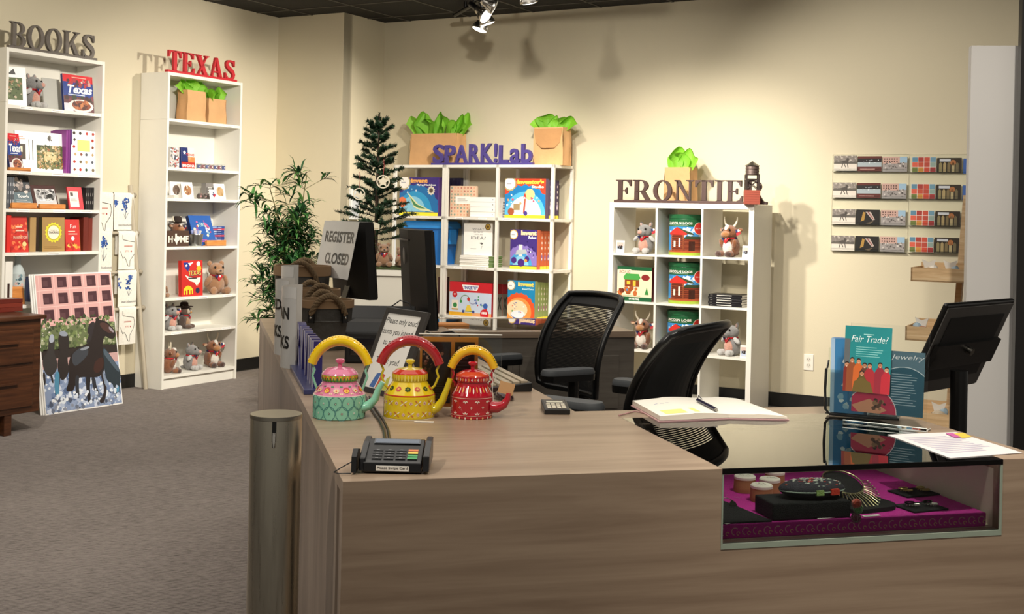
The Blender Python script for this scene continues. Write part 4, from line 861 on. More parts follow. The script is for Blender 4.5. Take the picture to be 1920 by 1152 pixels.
def a_tt(b, w, d, h):
    b.rect(0, .7, 1, 1, '#c8202c'); b.rect(0, .08, 1, .7, '#c9d6ea'); b.rect(0, 0, .55, .1, '#e0a82c', 2); b.rect(.55, 0, 1, .1, '#e0a070', 2); b.poly([(.3, .92), (.7, .92), (.66, .76), (.34, .76)], '#ffffff', 2); b.txt('TINKERTOY', .33, .79, .68, .89, '#2a3f9a', 4, .04)
    b.disc(.13, .62, .06, '#c8202c', 3); b.txt('M', .11, .6, .15, .65, '#ffffff', 4); b.arc(.38, .45, .1, .115, '#6a8a5a', 3, 0, pi); b.disc(.46, .5, .035, '#c8302c', 4); b.disc(.28, .42, .03, '#3a9a50', 4); b.arc(.56, .5, .09, .1, '#7a6a9a', 3, pi, 2*pi)
    b.poly([(.38, .12), (.55, .12), (.5, .32), (.43, .32)], '#e8c848', 4); b.line(.32, .14, .6, .14, .02, '#4a8a4a', 5); b.disc(.34, .13, .03, '#3a4a8a', 6); b.disc(.58, .13, .03, '#3a4a8a', 6); b.rect(.06, .18, .22, .45, '#efe6d8', 3); b.rect(.06, .16, .22, .2, '#c89a50', 4); b.disc(.14, .3, .05, '#3a8a4a', 4); b.disc(.86, .32, .055, '#3a60b0', 4); b.disc(.84, .08, .1, '#c8202c', 5); b.txt('100', .78, .08, .9, .15, '#ffffff', 6, .04)
    blobs(b, 139, 9, .62, .2, .95, .6, ['#c83040', '#3a9a50', '#3a60b0', '#e8c040'], .015, .03, 4)
yS = SY+.05
upright(F, 748.5, 821, 401, yS, ZS[0], 333, .06, 'invention_kit_box', 'purple Invent Flying Machines box on the top left shelf', 'toy box', a_fly, cover='#3c2a7a', right='#5a3a90')
upright(F, 946, 1022, 407, yS, ZS[0], 335, .05, 'invention_kit_box', "orange Inventor's Studio box on the top right shelf", 'toy box', a_studio, cover='#d8452c', right='#4a3560')
def a_rsp(c0, c1, c2):
    def f(b, w, d, h): b.right(w/2, 0, d, 0, h); b.rect(0, 0, 1, 1, c0); b.rect(0, .0, 1, .08, '#f0dc3a', 2); b.rect(.2, .5, .8, .92, c1, 2); b.disc(.5, .3, .25, c2, 2, ry=.08); b.lines(.35, .65, .2, .9, 5, '#efe6e0', 3)
    return f
kz = F.l(F.w(0, 0))
for i in range(3): upright(F, 950, 1024, 407, yS+.055*(i+1)+.003, ZS[0], 338, .05, 'invention_kit_box', "purple-spined kit box lined up behind the Inventor's Studio box", 'toy box', a_rsp('#3d2c54', '#4f3c68', '#c8b8d8'), cover='#45335c', group="kit boxes behind the Inventor's Studio box", cxo=xs(F, 946, 1022, 407, yS))
upright(F, 956, 1006, 503, yS-.01, ZS[1], 431, .05, 'invention_kit_box', 'purple Invent Robot box on the middle right shelf', 'toy box', a_robot, cover='#43307f', right='#c8582c')
for i in range(4):
    def fz(b, w, d, h): a_rsp('#c8582c', '#d86a38', '#8c6ab0')(b, w, d, h)
    upright(F, 958, 1007, 503, yS-.01+.053*(i+1), ZS[1], 433-i*.3, .05, 'invention_kit_box', 'orange-spined kit box lined up behind the Invent Robot box', 'toy box', fz, cover='#c8582c', group='kit boxes behind the Invent Robot box', cxo=xs(F, 956, 1006, 503, yS-.01))
upright(F, 951, 1002, 592, yS-.02, ZS[2], 527, .04, 'invention_kit_box', 'teal and orange Invent Board Game box on the lower right shelf', 'toy box', a_board, cover='#1f86b8', right='#8a9a58')
for i in range(5): upright(F, 953, 1003, 592, yS-.02+.043*(i+1), ZS[2], 528, .04, 'invention_kit_box', 'green-spined kit box lined up behind the Invent Board Game box', 'toy box', a_rsp('#8a9a58', '#9aaa60', '#a86a88'), cover='#8a9a58', group='kit boxes behind the Invent Board Game box', cxo=xs(F, 951, 1002, 592, yS-.02))
upright(F, 842, 921, 593, SY+.04, ZS[2], 530, .08, 'construction_toy_box', 'red and white Tinkertoy box with a 100 badge', 'toy box', a_tt, cover='#c8202c', top='#8a1a24', right='#c8202c')
for i in range(2): upright(F, 846, 922, 593, SY+.125+.085*i, ZS[2], 531, .08, 'construction_toy_box', 'red-edged toy box lined up behind the Tinkertoy box', 'toy box', lambda b, w, d, h: (b.right(w/2, 0, d, 0, h), b.rect(0, 0, 1, .7, '#8a8478'), b.line(.2, .2, .8, .6, .05, '#3a3430', 2), b.line(.2, .6, .8, .2, .05, '#3a3430', 2)), cover='#b01f2a', group='boxes behind the Tinkertoy box', cxo=xs(F, 842, 921, 593, SY+.04))
def a_idea(b, w, d, h):
    b.poly([(0, .95), (.5, 1), (1, .55), (1, .3), (0, .0)], '#fbf9f4', 1); b.txt('WHAT', .3, .77, .72, .83, '#8a8a8c', 3); b.txt('DO YOU DO', .36, .69, .68, .74, '#8a8a8c', 3); b.txt('WITH AN', .38, .62, .66, .66, '#8a8a8c', 3); b.txt('IDEA?', .26, .49, .78, .58, '#77777a', 3); b.disc(.85, .88, .1, '#5a4420', 3, n=20); b.disc(.85, .88, .08, '#b8953c', 4, n=20); b.disc(.85, .88, .04, '#6a5020', 5)
    b.line(.62, .2, .66, .3, .012, '#555555', 3); b.poly([(.56, .38), (.64, .4), (.7, .36), (.64, .33)], '#666666', 3); b.line(.25, .2, .45, .2, .012, '#777777', 3)
for i in range(6):
    b = MB('#f6f3ec', 'paper'); b.box(-.15, .13, 0, .2, 0, .0145); b.front(-.15, .13, 0, 0, .0145); b.rect(0, .0, 1, .12, '#a8a49c', 1); b.right(.13, 0, .2, 0, .0145); b.rect(0, 0, 1, .85, ['#7c9a5a', '#6d8c4e'][i % 2], 1)
    cx, w = xs(F, 857, 925, 498, .1); solo(b, 'picture_book', 'flat white and green picture book stacked under the upright IDEA book', 'book', F, cx+.0, .1+.002*(i % 2), ZS[1]+.0005+i*.015, .02*(-1)**i-.02, 'white picture books under the IDEA book')
cx, w = xs(F, 869, 922, 480, .15); hh = F.z(895, 418, .15)-(ZS[1]+.091)
b = MB('#f8f5ee', 'paper'); b.box(-w/2, w/2, 0, .012, 0, hh); b.front(-w/2, w/2, 0, 0, hh); a_idea(b, w, 0, hh)
solo(b, 'picture_book', 'upright white WHAT DO YOU DO WITH AN IDEA? book with gold medal', 'book', F, cx, .15, ZS[1]+.092, 0)
def a_pat(b, w, d, h):
    rr = rnd(141)
    for i in range(8):
        for j in range(9): b.disc(.07+i*.123, .06+j*.11, .035, rr.choice(['#d89a80', '#c88070', '#a8b098', '#e8b090', '#90a090']), 2, n=rr.choice([6, 8, 12]))
    b.rect(.22, .42, .78, .66, '#fbf8f2', 4); b.lines(.3, .7, .46, .6, 3, '#b0aca4', 5)
upright(F, 843, 892, 402, SY+.15, ZS[0], 349, .03, 'patterned_box', 'peach patterned box with a white label on the top middle shelf', 'box', a_pat, cover='#e8c8ac')
for i in range(4):
    b = MB('#f8f6f0', 'paper'); b.box(-.12, .12, 0, .17, 0, .04); b.front(-.12, .12, 0, 0, .04); b.rect(0, 0, 1, .06, '#b8b4ac', 1); b.disc(.9, .5, .02, '#888888', 1)
    cx, w = xs(F, 878, 931, 405, .1); solo(b, 'white_box', 'flat white box stacked beside the peach patterned box', 'box', F, cx, .1, ZS[0]+.0005+i*.0405, -.02+.01*i, 'stack of flat white boxes', .001)
for i in range(6):
    b = MB('#b8b4b0', 'paper'); b.box(-.05, .06, 0, .2, 0, .022); b.front(-.05, .06, 0, 0, .022); b.rect(0, .1, 1, .5, '#5c5a60', 1)
    cx, w = xs(F, 927, 948, 405, .22); solo(b, 'magazine', "grey striped magazine stack layer left of the Inventor's Studio box", 'magazine', F, -.985, .17, ZS[0]+.0005+i*.0225, 0, 'magazines in the top right bay')
for i in range(4): upright(F, 842+i*5.4, 847+i*5.4, 375, SY+.26, ZS[0], 334, .04, 'navy_box', 'narrow navy box at the back of the top middle shelf', 'box', lambda b, w, d, h: b.star(.5, .75, .25, '#8c90b8', 1), cover='#2a2648', group='narrow navy boxes at the back')
upright(F, 820, 829, 575, SY+.1, ZS[2], 520, .1, 'dark_box', 'dark narrow box low on the left open shelf beside the monitor', 'box', None, cover='#4a2c2c')
# blue storage bin
cx, w = xs(F, 752, 823, 488, SY+.04)
w = .44; t = thing('storage_bin', 'bright blue plastic storage bin behind the computer monitor', 'storage bin', F, -1.79, SY+.19, ZS[1]+.0005)
b = MB('#1c74c8', 'satin'); hb = .30; pr = []
def rr4(w, d, r, n=5):
    p = []
    for qx, qy, a0 in ((w/2-r, d/2-r, 0), (-w/2+r, d/2-r, 90), (-w/2+r, -d/2+r, 180), (w/2-r, -d/2+r, 270)):
        for i in range(n+1): a = R(a0+90*i/n); p.append((qx+r*math.cos(a), qy+r*math.sin(a)))
    return p
def loft(b, secs, col=None, mat=None, cap=(1, 1), smooth=False):
    n = len(secs[0][0]); v = [(x, y, z) for p, z in secs for x, y in p]
    b.add(v, [(j*n+i, j*n+(i+1) % n, (j+1)*n+(i+1) % n, (j+1)*n+i) for j in range(len(secs)-1) for i in range(n)], col, mat, smooth)
    if cap[0]: b.add(v[:n], [tuple(range(n))[::-1]], col, mat)
    if cap[1]: b.add(v[-n:], [tuple(range(n))], col, mat)
loft(b, [(rr4(w*.8, .22, .02), 0), (rr4(w*.93, .26, .025), hb)]); b.obj('bin_body', t)
b = MB('#2e8fe0', 'satin'); loft(b, [(rr4(w, .29, .03), hb), (rr4(w*1.0, .29, .03), hb+.02), (rr4(w*.98, .28, .03), hb+.04), (rr4(w*.88, .24, .03), hb+.06)]); b.obj('bin_lid', t, .002)
for s in (-1, 1): b = MB('#2e8fe0', 'satin'); b.box(s*w*.5-.014, s*w*.5+.006, -.05, .05, hb-.13, hb-.005); b.obj('bin_latch', t, .004)
# ------------------------------------------------------------ plush toys (sitting, facing -y, about .2 tall)
def plush(kind, label, fr, x, y, z, rz=0, s=1.0, group=None, side=1):
    t = thing('plush_'+kind, label, 'plush toy', fr, x, y, z, rz, group); t.scale = (s, s, s)
    if kind == 'armadillo': c1, c2, c3, foot = '#8d8b8a', '#dba08c', '#8d8b8a', '#c9c8c6'
    elif kind == 'longhorn': c1, c2, c3, foot = '#8a5128', '#efe6da', '#b57a42', '#4a2a1e'
    elif kind == 'owl': c1, c2, c3, foot = '#5e4232', '#b08a66', '#c9b8a4', '#4a3226'
    else: c1, c2, c3, foot = '#a97c56', '#a97c56', '#b98c64', '#a97c56'
    b = MB(c1, 'plush')
    b.ell(0, .005, .062, .052, .05, .064, 20)
    b.ell(0, -.026, .056, .036, .03, .046, 16, c2)
    hz = .148 if kind != 'bear' else .15
    b.ell(0, -.01, hz, .05, .048, .043, 20)
    for q in (-1, 1):
        b.ell(q*.034, -.052, .02, .02, .034, .019, 12, c1 if kind in ('longhorn', 'owl', 'bear') else foot)
        if kind == 'longhorn': b.ell(q*.046, -.02, .075, .016, .02, .036, 12, rot=(.4, q*.25, 0)); b.ell(q*.036, -.074, .018, .021, .018, .018, 12, foot)
        elif kind == 'armadillo': b.ell(q*.06, -.02, .098, .013, .016, .028, 12, foot, rot=(.3, -q*.8, 0)); b.ell(q*.036, -.07, .02, .022, .016, .02, 12, foot)
        elif kind == 'owl': b.ell(q*.055, 0, .07, .013, .034, .046, 12, '#4a3428')
        else: b.ell(q*.058, -.02, .08, .018, .022, .042, 12, rot=(.4, -q*.35, 0)); b.ell(q*.045, -.076, .022, .024, .016, .024, 12)
    if kind == 'bear': b.ell(0, 0, .06, .06, .054, .066, 20)
    b.ell(0, .052, .02, .012, .03, .012, 10)
    b.obj('body', t)
    b = MB(c3, 'plush')
    if kind == 'armadillo': b.ell(0, -.05, hz-.012, .028, .036, .024, 16, c3); b.ell(0, -.078, hz-.008, .016, .012, .015, 12, '#e0a493')
    elif kind == 'longhorn': b.ell(0, -.052, hz-.014, .03, .028, .022, 16, c3); b.ell(0, -.036, hz+.02, .015, .022, .026, 12, '#f2ece2')
    elif kind == 'owl': b.ell(-.02, -.045, hz, .022, .012, .024, 14, c3); b.ell(.02, -.045, hz, .022, .012, .024, 14, c3); b.ell(0, -.058, hz-.01, .007, .012, .01, 8, '#c08a3c')
    else: b.ell(0, -.052, hz-.012, .024, .022, .018, 14, c3); b.ell(0, -.073, hz-.006, .009, .006, .006, 10, '#3a2018')
    b.obj('muzzle', t)
    b = MB('#15100e', 'gloss')
    for q in (-1, 1): b.ell(q*(.026 if kind != 'owl' else .02), -.052 if kind == 'owl' else -.05, hz+.014, .0075 if kind != 'owl' else .011, .006, .0085, 10)
    b.obj('eyes', t)
    for q in (-1, 1):
        b = MB(c1, 'plush')
        if kind == 'armadillo': b.ell(q*.034, .004, hz+.042, .014, .007, .02, 12, rot=(0, q*.35, 0)); b.ell(q*.034, -.003, hz+.042, .009, .004, .014, 10, '#c9a79c', rot=(0, q*.35, 0))
        elif kind == 'longhorn': b.ell(q*.062, .0, hz+.012, .024, .008, .012, 12, rot=(0, -q*.2, 0)); b.ell(q*.062, -.006, hz+.01, .016, .004, .007, 10, '#d8b08a')
        elif kind == 'owl': b.ell(q*.038, 0, hz+.036, .008, .008, .018, 8)
        else: b.ell(q*.04, 0, hz+.036, .018, .01, .018, 12)
        b.obj('ear', t)
    if kind == 'longhorn':
        for q in (-1, 1):
            b = MB('#e9dfc8', 'satin'); pts = [(q*(.022+.026*math.sin(a)), -.005, hz+.03+.062*(a/1.9)) for a in [1.9*i/9 for i in range(10)]]
            b.tube(pts, [.0085*(1-.07*i) for i in range(10)], 8); b.obj('horn', t)
    if kind == 'owl' or (kind == 'bear' and s > .95 and 'hat' in label):
        b = MB('#3a2620', 'cloth'); b.lathe([(.0, hz+.03), (.072, hz+.034), (.074, hz+.038), (.036, hz+.04), (.032, hz+.07), (.02, hz+.076), (0, hz+.07)], 20); b.obj('hat', t)
    b = MB('#bf2a30', 'cloth'); b.lathe([(.034, .106), (.04, .112), (.034, .12)], 18, 0, -.004, cap=False)
    b.lathe([(.034, .106), (.0405, .112), (.034, .12)], 18, 0, -.002, '#27305e', cap=False) if kind in ('owl', 'longhorn') and side > 0 else None
    b.prism([(-.03, .115), (.03, .115), (0, .078)], -.055, -.05); b.prism([(-.032, .1155), (-.006, .1155), (-.012, .094)], -.0565, -.0545, '#26305f')
    b.prism([(-.004, .1155), (.012, .1155), (.004, .1)], -.0565, -.0545, '#f0ece6'); b.obj('bandana', t)
    if kind in ('armadillo', 'longhorn') and side >= 0:
        b = MB('#b83038', 'paper'); b.M = Tm(.078, -.03, hz-.01) @ Rm(-.3, 'Y'); b.prism([(-.016, -.006), (.016, -.002), (.012, .028), (-.014, .03)], -.001, .001)
        b.prism([(-.014, .012), (0, .012), (0, .03), (-.014, .03)], -.0025, -.001, '#27305e'); b.prism([(0, .014), (.014, .014), (.012, .028), (0, .028)], -.0025, -.001, '#efece6'); b.obj('tag', t)
    return t
AG = 'sitting plush toys with bandanas'
def px_(fr, px, py, y): return fr.x(px, py, y)
plush('armadillo', 'grey plush with blue bandana on the top BOOKS shelf', T, px_(T, 60, 190, .1), .11, ZB[0], .35, 1.1)
b4 = ZT
plush('longhorn', 'brown plush with a dark hat peeking over the HOME sign', T, px_(T, 336, 420, .15), .18, ZT[3], .1, .95)
b = MB('#30241f', 'cloth'); b.lathe([(0, 0), (.062, .004), (.066, .01), (.036, .008), (.033, .04), (.018, .052), (0, .046)], 20)
solo(b, 'cowboy_hat', 'tiny dark brown cowboy hat above the HOME sign', 'hat', T, px_(T, 337, 420, .15), .175, ZT[3]+.177)
plush('bear', 'big light brown teddy bear with red bandana on the fifth TEXAS shelf', T, px_(T, 405, 540, .12), .13, ZT[4], -.35, 1.28, side=0)
plush('bear', 'brown teddy partly cut off by the bookcase side, left end of the fifth TEXAS shelf', T, .095, .13, ZT[4], -.3, .72, side=0)
plush('armadillo', 'grey plush with blue and red bandana left of the owl, sixth TEXAS shelf', T, px_(T, 322, 600, .1), .12, ZT[5], .05, .98)
plush('owl', 'brown plush owl wearing a dark hat', T, px_(T, 352, 600, .1), .14, ZT[5], .45, .92)
plush('longhorn', 'brown longhorn plush in profile at the left of the bottom TEXAS shelf', T, px_(T, 318, 690, .1), .11, ZT[6], .95, 1.0, side=-1)
plush('armadillo', 'grey plush in the middle of the bottom TEXAS shelf', T, px_(T, 360, 690, .1), .12, ZT[6], .35, 1.02, side=-1)
plush('longhorn', 'larger longhorn plush with flag tag at the right of the bottom TEXAS shelf', T, px_(T, 402, 680, .1), .13, ZT[6], -.1, 1.12)
plush('armadillo', 'grey plush with red bandana in the top left cube under FRONTIER', F, px_(F, 1208, 470, .12), .14, ZF[0], -.1, 1.14)
plush('longhorn', 'brown longhorn plush in the top right cube under FRONTIER', F, px_(F, 1369, 478, .12), .13, ZF[0], -.3, 1.2)
plush('longhorn', 'brown longhorn plush in the third-row left cube behind the mesh chair', F, px_(F, 1203, 650, .12), .13, ZF[2], .1, 1.15)
plush('armadillo', 'grey plush in the third-row right cube above the second chair', F, px_(F, 1372, 670, .12), .13, ZF[2], -.5, 1.15, side=-1)

# ------------------------------------------------------------ towel ladder
t = thing('towel_ladder', 'whitewashed wooden ladder rack of tea towels between the bookcases', 'ladder rack', T, 0, 0, 0)
lp = lambda x0, s: (x0, .13+.15*s, 1.52*s)
def post(xa, xb): b = MB('#b3a996', 'matte'); b.tube([(xa, .13, 0), ((xa+xb)/2, .205, .76), (xb, .28, 1.52)], .017, 12); b.obj('rail', t)
post(-.03, -.085); post(-.53, -.485)
def rung_at(py):
    yy = .2
    for _ in range(8): z = T.z(255, py, yy); yy = .13+.15*z/1.52
    return z, yy
RG = [rung_at(p) for p in (366, 437, 510, 578)]
for z, yy in RG:
    xr = -.03-.055*z/1.52; xl = -.53+.045*z/1.52; b = MB('#b3a996', 'matte'); b.tube([(xl-.04, yy, z), (xr+.03, yy, z)], .012, 10); b.ell(xr+.035, yy, z, .018, .017, .017, 10); b.ell(xl-.045, yy, z, .018, .017, .017, 10); b.obj('rung', t)
def towel(pa, pb, ri, drop, kind, label):
    z, yy = RG[ri]; xa = T.x(pa, 366+ri*71, yy-.02); xb = T.x(pb, 366+ri*71, yy-.02); cx = (xa+xb)/2; w = xb-xa
    b = MB('#f0ece2', 'cloth'); R0 = .018
    def fn(u, v, off=0):
        s = v*(drop*1.0+.16+pi*R0); x = (u-.5)*w
        if s < drop: return (x, -R0-.004*math.sin(u*8+ri)*(1-s/drop)-off, -drop+s)
        s -= drop
        if s < pi*R0: a = s/R0; return (x, -R0*math.cos(a)-off*math.cos(a), R0*math.sin(a))
        s -= pi*R0; return (x, R0+.003*math.sin(u*7), -s)
    b.grid(fn, 10, 26)
    b.map = lambda x, y, k: (lambda p: (p[0], p[1]-.0012*k, p[2]))(fn(x, min(1, y*drop/(drop+.16+pi*R0))))
    b.asp = w/drop
    blue = '#2c4f9c'
    if kind == 'flower':
        for q, (fx, fy) in enumerate(((.62, .7), (.52, .6), (.05, .62))):
            rr = rnd(q+ri)
            for i in range(16): b.disc(fx+rr.uniform(-.13, .13), fy+rr.uniform(-.1, .2), rr.uniform(.03, .06), rr.choice([blue, '#3f67b4', '#21407f']), 1, n=rr.choice([4, 5, 6]))
        b.line(.58, .3, .6, .6, .012, '#38485e', 1); b.line(.58, .3, .5, .45, .01, '#38485e', 1); b.line(.58, .3, .72, .48, .01, '#38485e', 1); b.txt('texas bluebonnet', .2, .1, .98, .17, '#4a4a55', 1, shear=.3)
    elif kind == 'texas':
        pts = [(.1, .62), (.28, .6), (.3, .95), (.32, .95)]; tx = [(.2, .95), (.22, .82), (.5, .78), (.85, .75), (.9, .6), (.86, .45), (.62, .25), (.6, .08), (.52, .1), (.42, .26), (.32, .34), (.24, .3), (.1, .5)]
        for i in range(len(tx)-1): b.line(*tx[i], *tx[i+1], .014, '#4b4643', 1)
        b.lines(.3, .85, .6, .68, 1, '#c89a90', 1, .5); b.txt('you', .35, .46, .55, .53, '#c87a70', 1); b.disc(.66, .5, .035, '#a82c30', 1)
    o = solo(b, 'tea_towel', label, 'tea towel', T, cx, yy, z, 0, 'folded tea towels on the ladder rack')
    return o
towel(215, 252, 0, .26, 'flower', 'bluebonnet tea towel on the top rung, right side')
towel(178, 213, 0, .29, 'texas', 'Texas-outline tea towel on the top rung, left side')
towel(223, 259, 1, .27, 'texas', 'Texas-outline tea towel on the second rung, right side')
towel(174, 211, 1, .29, 'flower', 'bluebonnet tea towel on the second rung, left side')
towel(222, 257, 2, .25, 'flower', 'bluebonnet tea towel on the third rung, right side')
towel(170, 207, 2, .27, 'plain', 'plain tea towel on the third rung, left side')
towel(224, 256, 3, .26, 'texas', 'Texas-outline tea towel on the lowest rung, right side')

# ------------------------------------------------------------ old wooden desk at the left
t = thing('wooden_desk', 'dark brown wooden desk with drawers cut off by the left edge', 'desk', T, -1.6, -.638, 0)
b = MB(mat='dark_wood'); b.box(-1.3, 0, .0, .42, .12, .675); b.obj('carcass', t, .004)
b = MB(mat='dark_wood'); b.box(-1.33, .022, -.025, .44, .675, .70); b.obj('desk_top', t, .006)
for xx in (-1.15, -.215):
    for yy in (.03, .39): b = MB(mat='dark_wood'); b.box(xx-.025, xx+.025, yy-.025, yy+.025, 0, .12); b.obj('leg', t, .002)
for za, zb in ((.16, .40), (.42, .62)):
    for xa, xb in ((-.47, -.06), (-.92, -.51)):
        d = MB(mat='dark_wood'); d.box(xa, xb, -.012, 0, za, zb); dd = d.obj('drawer', t, .003)
        h = MB(mat='dark_wood'); h.box((xa+xb)/2-.09, (xa+xb)/2+.09, -.034, -.012, (za+zb)/2+.02, (za+zb)/2+.035); h.obj('handle', dd, .002)
c0 = T.onz(18, 586, .70)
for i in range(3):
    b = MB(['#6e2a20', '#7a3024', '#63241c'][i], 'satin'); b.box(-.16, .16, 0, .11, 0, .026)
    solo(b, 'flat_box', 'dark red flat box in the small stack on the brown desk', 'box', T, c0.x-.05, c0.y+.02, .70+i*.0265, 0, 'dark red boxes on the desk', .002)

# ------------------------------------------------------------ bamboo plant
P0 = WORLD.l(Vector((-1.49, 7.9, 0)))
t = thing('bamboo_plant', 'leafy green artificial bamboo in a pot with a pink rim', 'potted plant', WORLD, -1.46, 7.85, 0)
b = MB('#c9b8a4', 'matte'); b.lathe([(.10, 0), (.13, .3), (.15, .62), (.14, .62), (.13, .58), (0, .58)], 28); b.obj('planter', t)
b = MB('#b0567f', 'satin'); b.lathe([(.15, .60), (.165, .605), (.168, .64), (.155, .645), (.148, .62)], 28, cap=False); b.obj('rim', t)
rr = rnd(5); b = MB('#5c5a32', 'satin'); lf = MB('#2f5a26', 'leaf'); cols = ['#2f5f30', '#3c7038', '#24482a', '#4a8040', '#1c3a20', '#6a9a50', '#2a5230']
def leaf(lf, p, d, L, w, col):
    d = d.normalized(); sd = d.cross(Vector((0, 0, 1))); sd = sd.normalized() if sd.length > .01 else Vector((1, 0, 0)); up = sd.cross(d)
    a = p; m1 = p+d*L*.35+up*.12*L*.2; m2 = p+d*L*.7+up*.0; e = p+d*L-up*L*.22
    q = up*w*.25
    lf.add([tuple(a), tuple(m1+sd*w+q), tuple(m2+sd*w*.75+q), tuple(e), tuple(m2-sd*w*.75+q), tuple(m1-sd*w+q), tuple(m1), tuple(m2)], [(0, 6, 1), (6, 7, 2, 1), (7, 3, 2), (0, 5, 6), (6, 5, 4, 7), (7, 4, 3)], col)
for k in range(7):
    a = rr.random()*6.28; top = rr.uniform(1.15, 1.62); bx0 = rr.uniform(-.05, .05); lean = rr.uniform(.02, .16); pts = []
    for i in range(12): s = i/11; pts.append((bx0+lean*math.cos(a)*s*s*1.2, rr.uniform(-.003, .003)+lean*math.sin(a)*s*s, .55+(top-.55)*s))
    b.tube(pts, [.006*(1-.5*i/11) for i in range(12)], 6)
    for i in range(1, 12):
        for q in range(3):
            p = Vector(pts[i]); aa = rr.random()*6.28; out = Vector((math.cos(aa), math.sin(aa), rr.uniform(-.1, .6))).normalized(); L0 = rr.uniform(.05, .2)*(1 if i > 4 else 1.35); e = p+out*L0
            b.tube([tuple(p), tuple(e)], .0015, 4)
            for j in range(9):
                lf_d = (out*rr.uniform(.2, 1)+Vector((rr.uniform(-1, 1), rr.uniform(-1, 1), rr.uniform(-.5, .6)))).normalized()
                leaf(lf, p.lerp(e, rr.uniform(.6, 1)), lf_d, rr.uniform(.07, .14), rr.uniform(.0075, .0125), rr.choice(cols))
b.obj('stem', t); lf.obj('foliage', t)

# ------------------------------------------------------------ white pedestal, miniature tree
Yp = 7.5; pz = 1.0
a = WORLD.onz(648, 512, pz); 
xl = (640-960)/FPX*Yp; xr = (790-960)/FPX*Yp
t = thing('white_pedestal', 'white rounded pedestal carrying the miniature tree', 'pedestal', WORLD, (xl+xr)/2, Yp+.25, 0)
b = MB('#e2ddd0', 'laminate'); loft(b, [(rr4(xr-xl-.03, .5, .1, 6), 0), (rr4(xr-xl-.03, .5, .1, 6), pz-.035)], cap=(0, 0)); b.obj('pedestal_body', t)
b = MB('#ece8dc', 'laminate'); loft(b, [(rr4(xr-xl, .53, .11, 6), pz-.035), (rr4(xr-xl, .53, .11, 6), pz)]); b.obj('pedestal_top', t, .006)
tx = (706-960)/FPX*(Yp+.25)
t = thing('miniature_tree', 'dark green artificial tree with hanging wooden ornaments', 'christmas tree', WORLD, tx, Yp+.25, pz, 0)
b = MB('#3b2a1e', 'matte'); b.tube([(0, 0, 0), (0, 0, .5), (.005, 0, .99)], [.014, .01, .004], 8); b.obj('trunk', t)
b = MB('#3a2a1e', 'matte')
for k in range(3): q = 2*pi*k/3+.4; b.tube([(0, 0, .03), (.1*math.cos(q), .1*math.sin(q), .004)], .006, 6)
b.obj('stand', t)
nb = MB('#1c3320', 'leaf'); rr = rnd(9)
def brush(p, e, r, n):
    p, e = Vector(p), Vector(e); d = (e-p); L = d.length; d.normalize(); s0 = d.orthogonal().normalized(); s1 = d.cross(s0)
    nb.tube([tuple(p), tuple(e)], .0022, 4, col='#2a2418', mat='matte')
    for i in range(n):
        f = rr.random(); c = p+d*L*(.12+.9*f); a = rr.random()*6.28; o = (s0*math.cos(a)+s1*math.sin(a)); q = o*r*rr.uniform(.7, 1.1)+d*r*.5; w = o.cross(d)*.0045
        nb.add([tuple(c+w), tuple(c-w), tuple(c+q)], [(0, 1, 2)], rr.choice(['#1f3822', '#18301c', '#2a4a2c', '#122414', '#33503a']))
for i in range(62):
    z = .20+.76*(i/62); Rr = .235*(1-(z-.15)/.92)+.03; a = i*2.39996+rr.uniform(-.2, .2); L = Rr*rr.uniform(.75, 1.15)
    e = (L*math.cos(a), L*math.sin(a), z+.03+L*.25*rr.uniform(-.6, 1)); brush((0, 0, z-.02), e, .024, 95)
    for j in range(3):
        f = rr.uniform(.35, .85); p = Vector((0, 0, z-.02)).lerp(Vector(e), f); aa = a+rr.choice((-1, 1))*rr.uniform(.4, .9); l2 = L*.35; brush(tuple(p), tuple(p+Vector((l2*math.cos(aa), l2*math.sin(aa), .015))), .022, 40)
brush((0, 0, .9), (.005, 0, 1.0), .017, 60); brush((0, 0, .88), (.045, 0, .97), .014, 40)
nb.obj('foliage', t)
def ornament(px, py, r, label, star=True, house=False):
    Y = Yp+.02; P = WORLD.onf(px, py, Y)
    b = MB('#cfc6b0', 'paper')
    if house: b.prism([(-.035, -.022), (.035, -.022), (.035, .012), (.02, .018), (0, .026), (-.02, .018), (-.035, .012)], -.003, .003); b.front(-.035, .035, -.003, -.022, .026); b.rect(.4, .35, .48, .75, '#4a3c30', 1); b.rect(.1, .1, .9, .2, '#a8946c', 1); b.tube([(0, 0, .026), (0, .004, .07)], .0008, 4, col='#c8c0a8')
    else:
        for i in range(24):
            a0, a1 = 2*pi*i/24, 2*pi*(i+1)/24; b.prism([(r*.82*math.cos(a0), r*.82*math.sin(a0)), (r*math.cos(a0), r*math.sin(a0)), (r*math.cos(a1), r*math.sin(a1)), (r*.82*math.cos(a1), r*.82*math.sin(a1))], -.003, .003)
        if star: b.prism([(r*.85*(1 if i % 2 == 0 else .5)*math.sin(pi*i/5), r*.85*(1 if i % 2 == 0 else .5)*math.cos(pi*i/5)) for i in range(10)], -.002, .002)
        else: b.prism([(-r*.7, -r*.3), (-r*.3, r*.5), (0, -.2*r), (r*.3, r*.5), (r*.7, -r*.3), (0, -r*.6)], -.002, .002)
        b.tube([(0, 0, r), (.004, .005, r+.05), (0, .01, r+.1)], .0018, 5, col='#8c2a2c')
    solo(b, 'tree_ornament', label, 'ornament', WORLD, P.x, Y-.02, P.z)
ornament(674, 364, .038, 'round wooden ornament with dark cut-out, left side of the miniature tree', False)
ornament(719, 341, .042, 'round wooden star ornament, right side of the miniature tree')
ornament(702, 424, .03, 'small house-shaped wooden ornament low on the miniature tree', house=True)
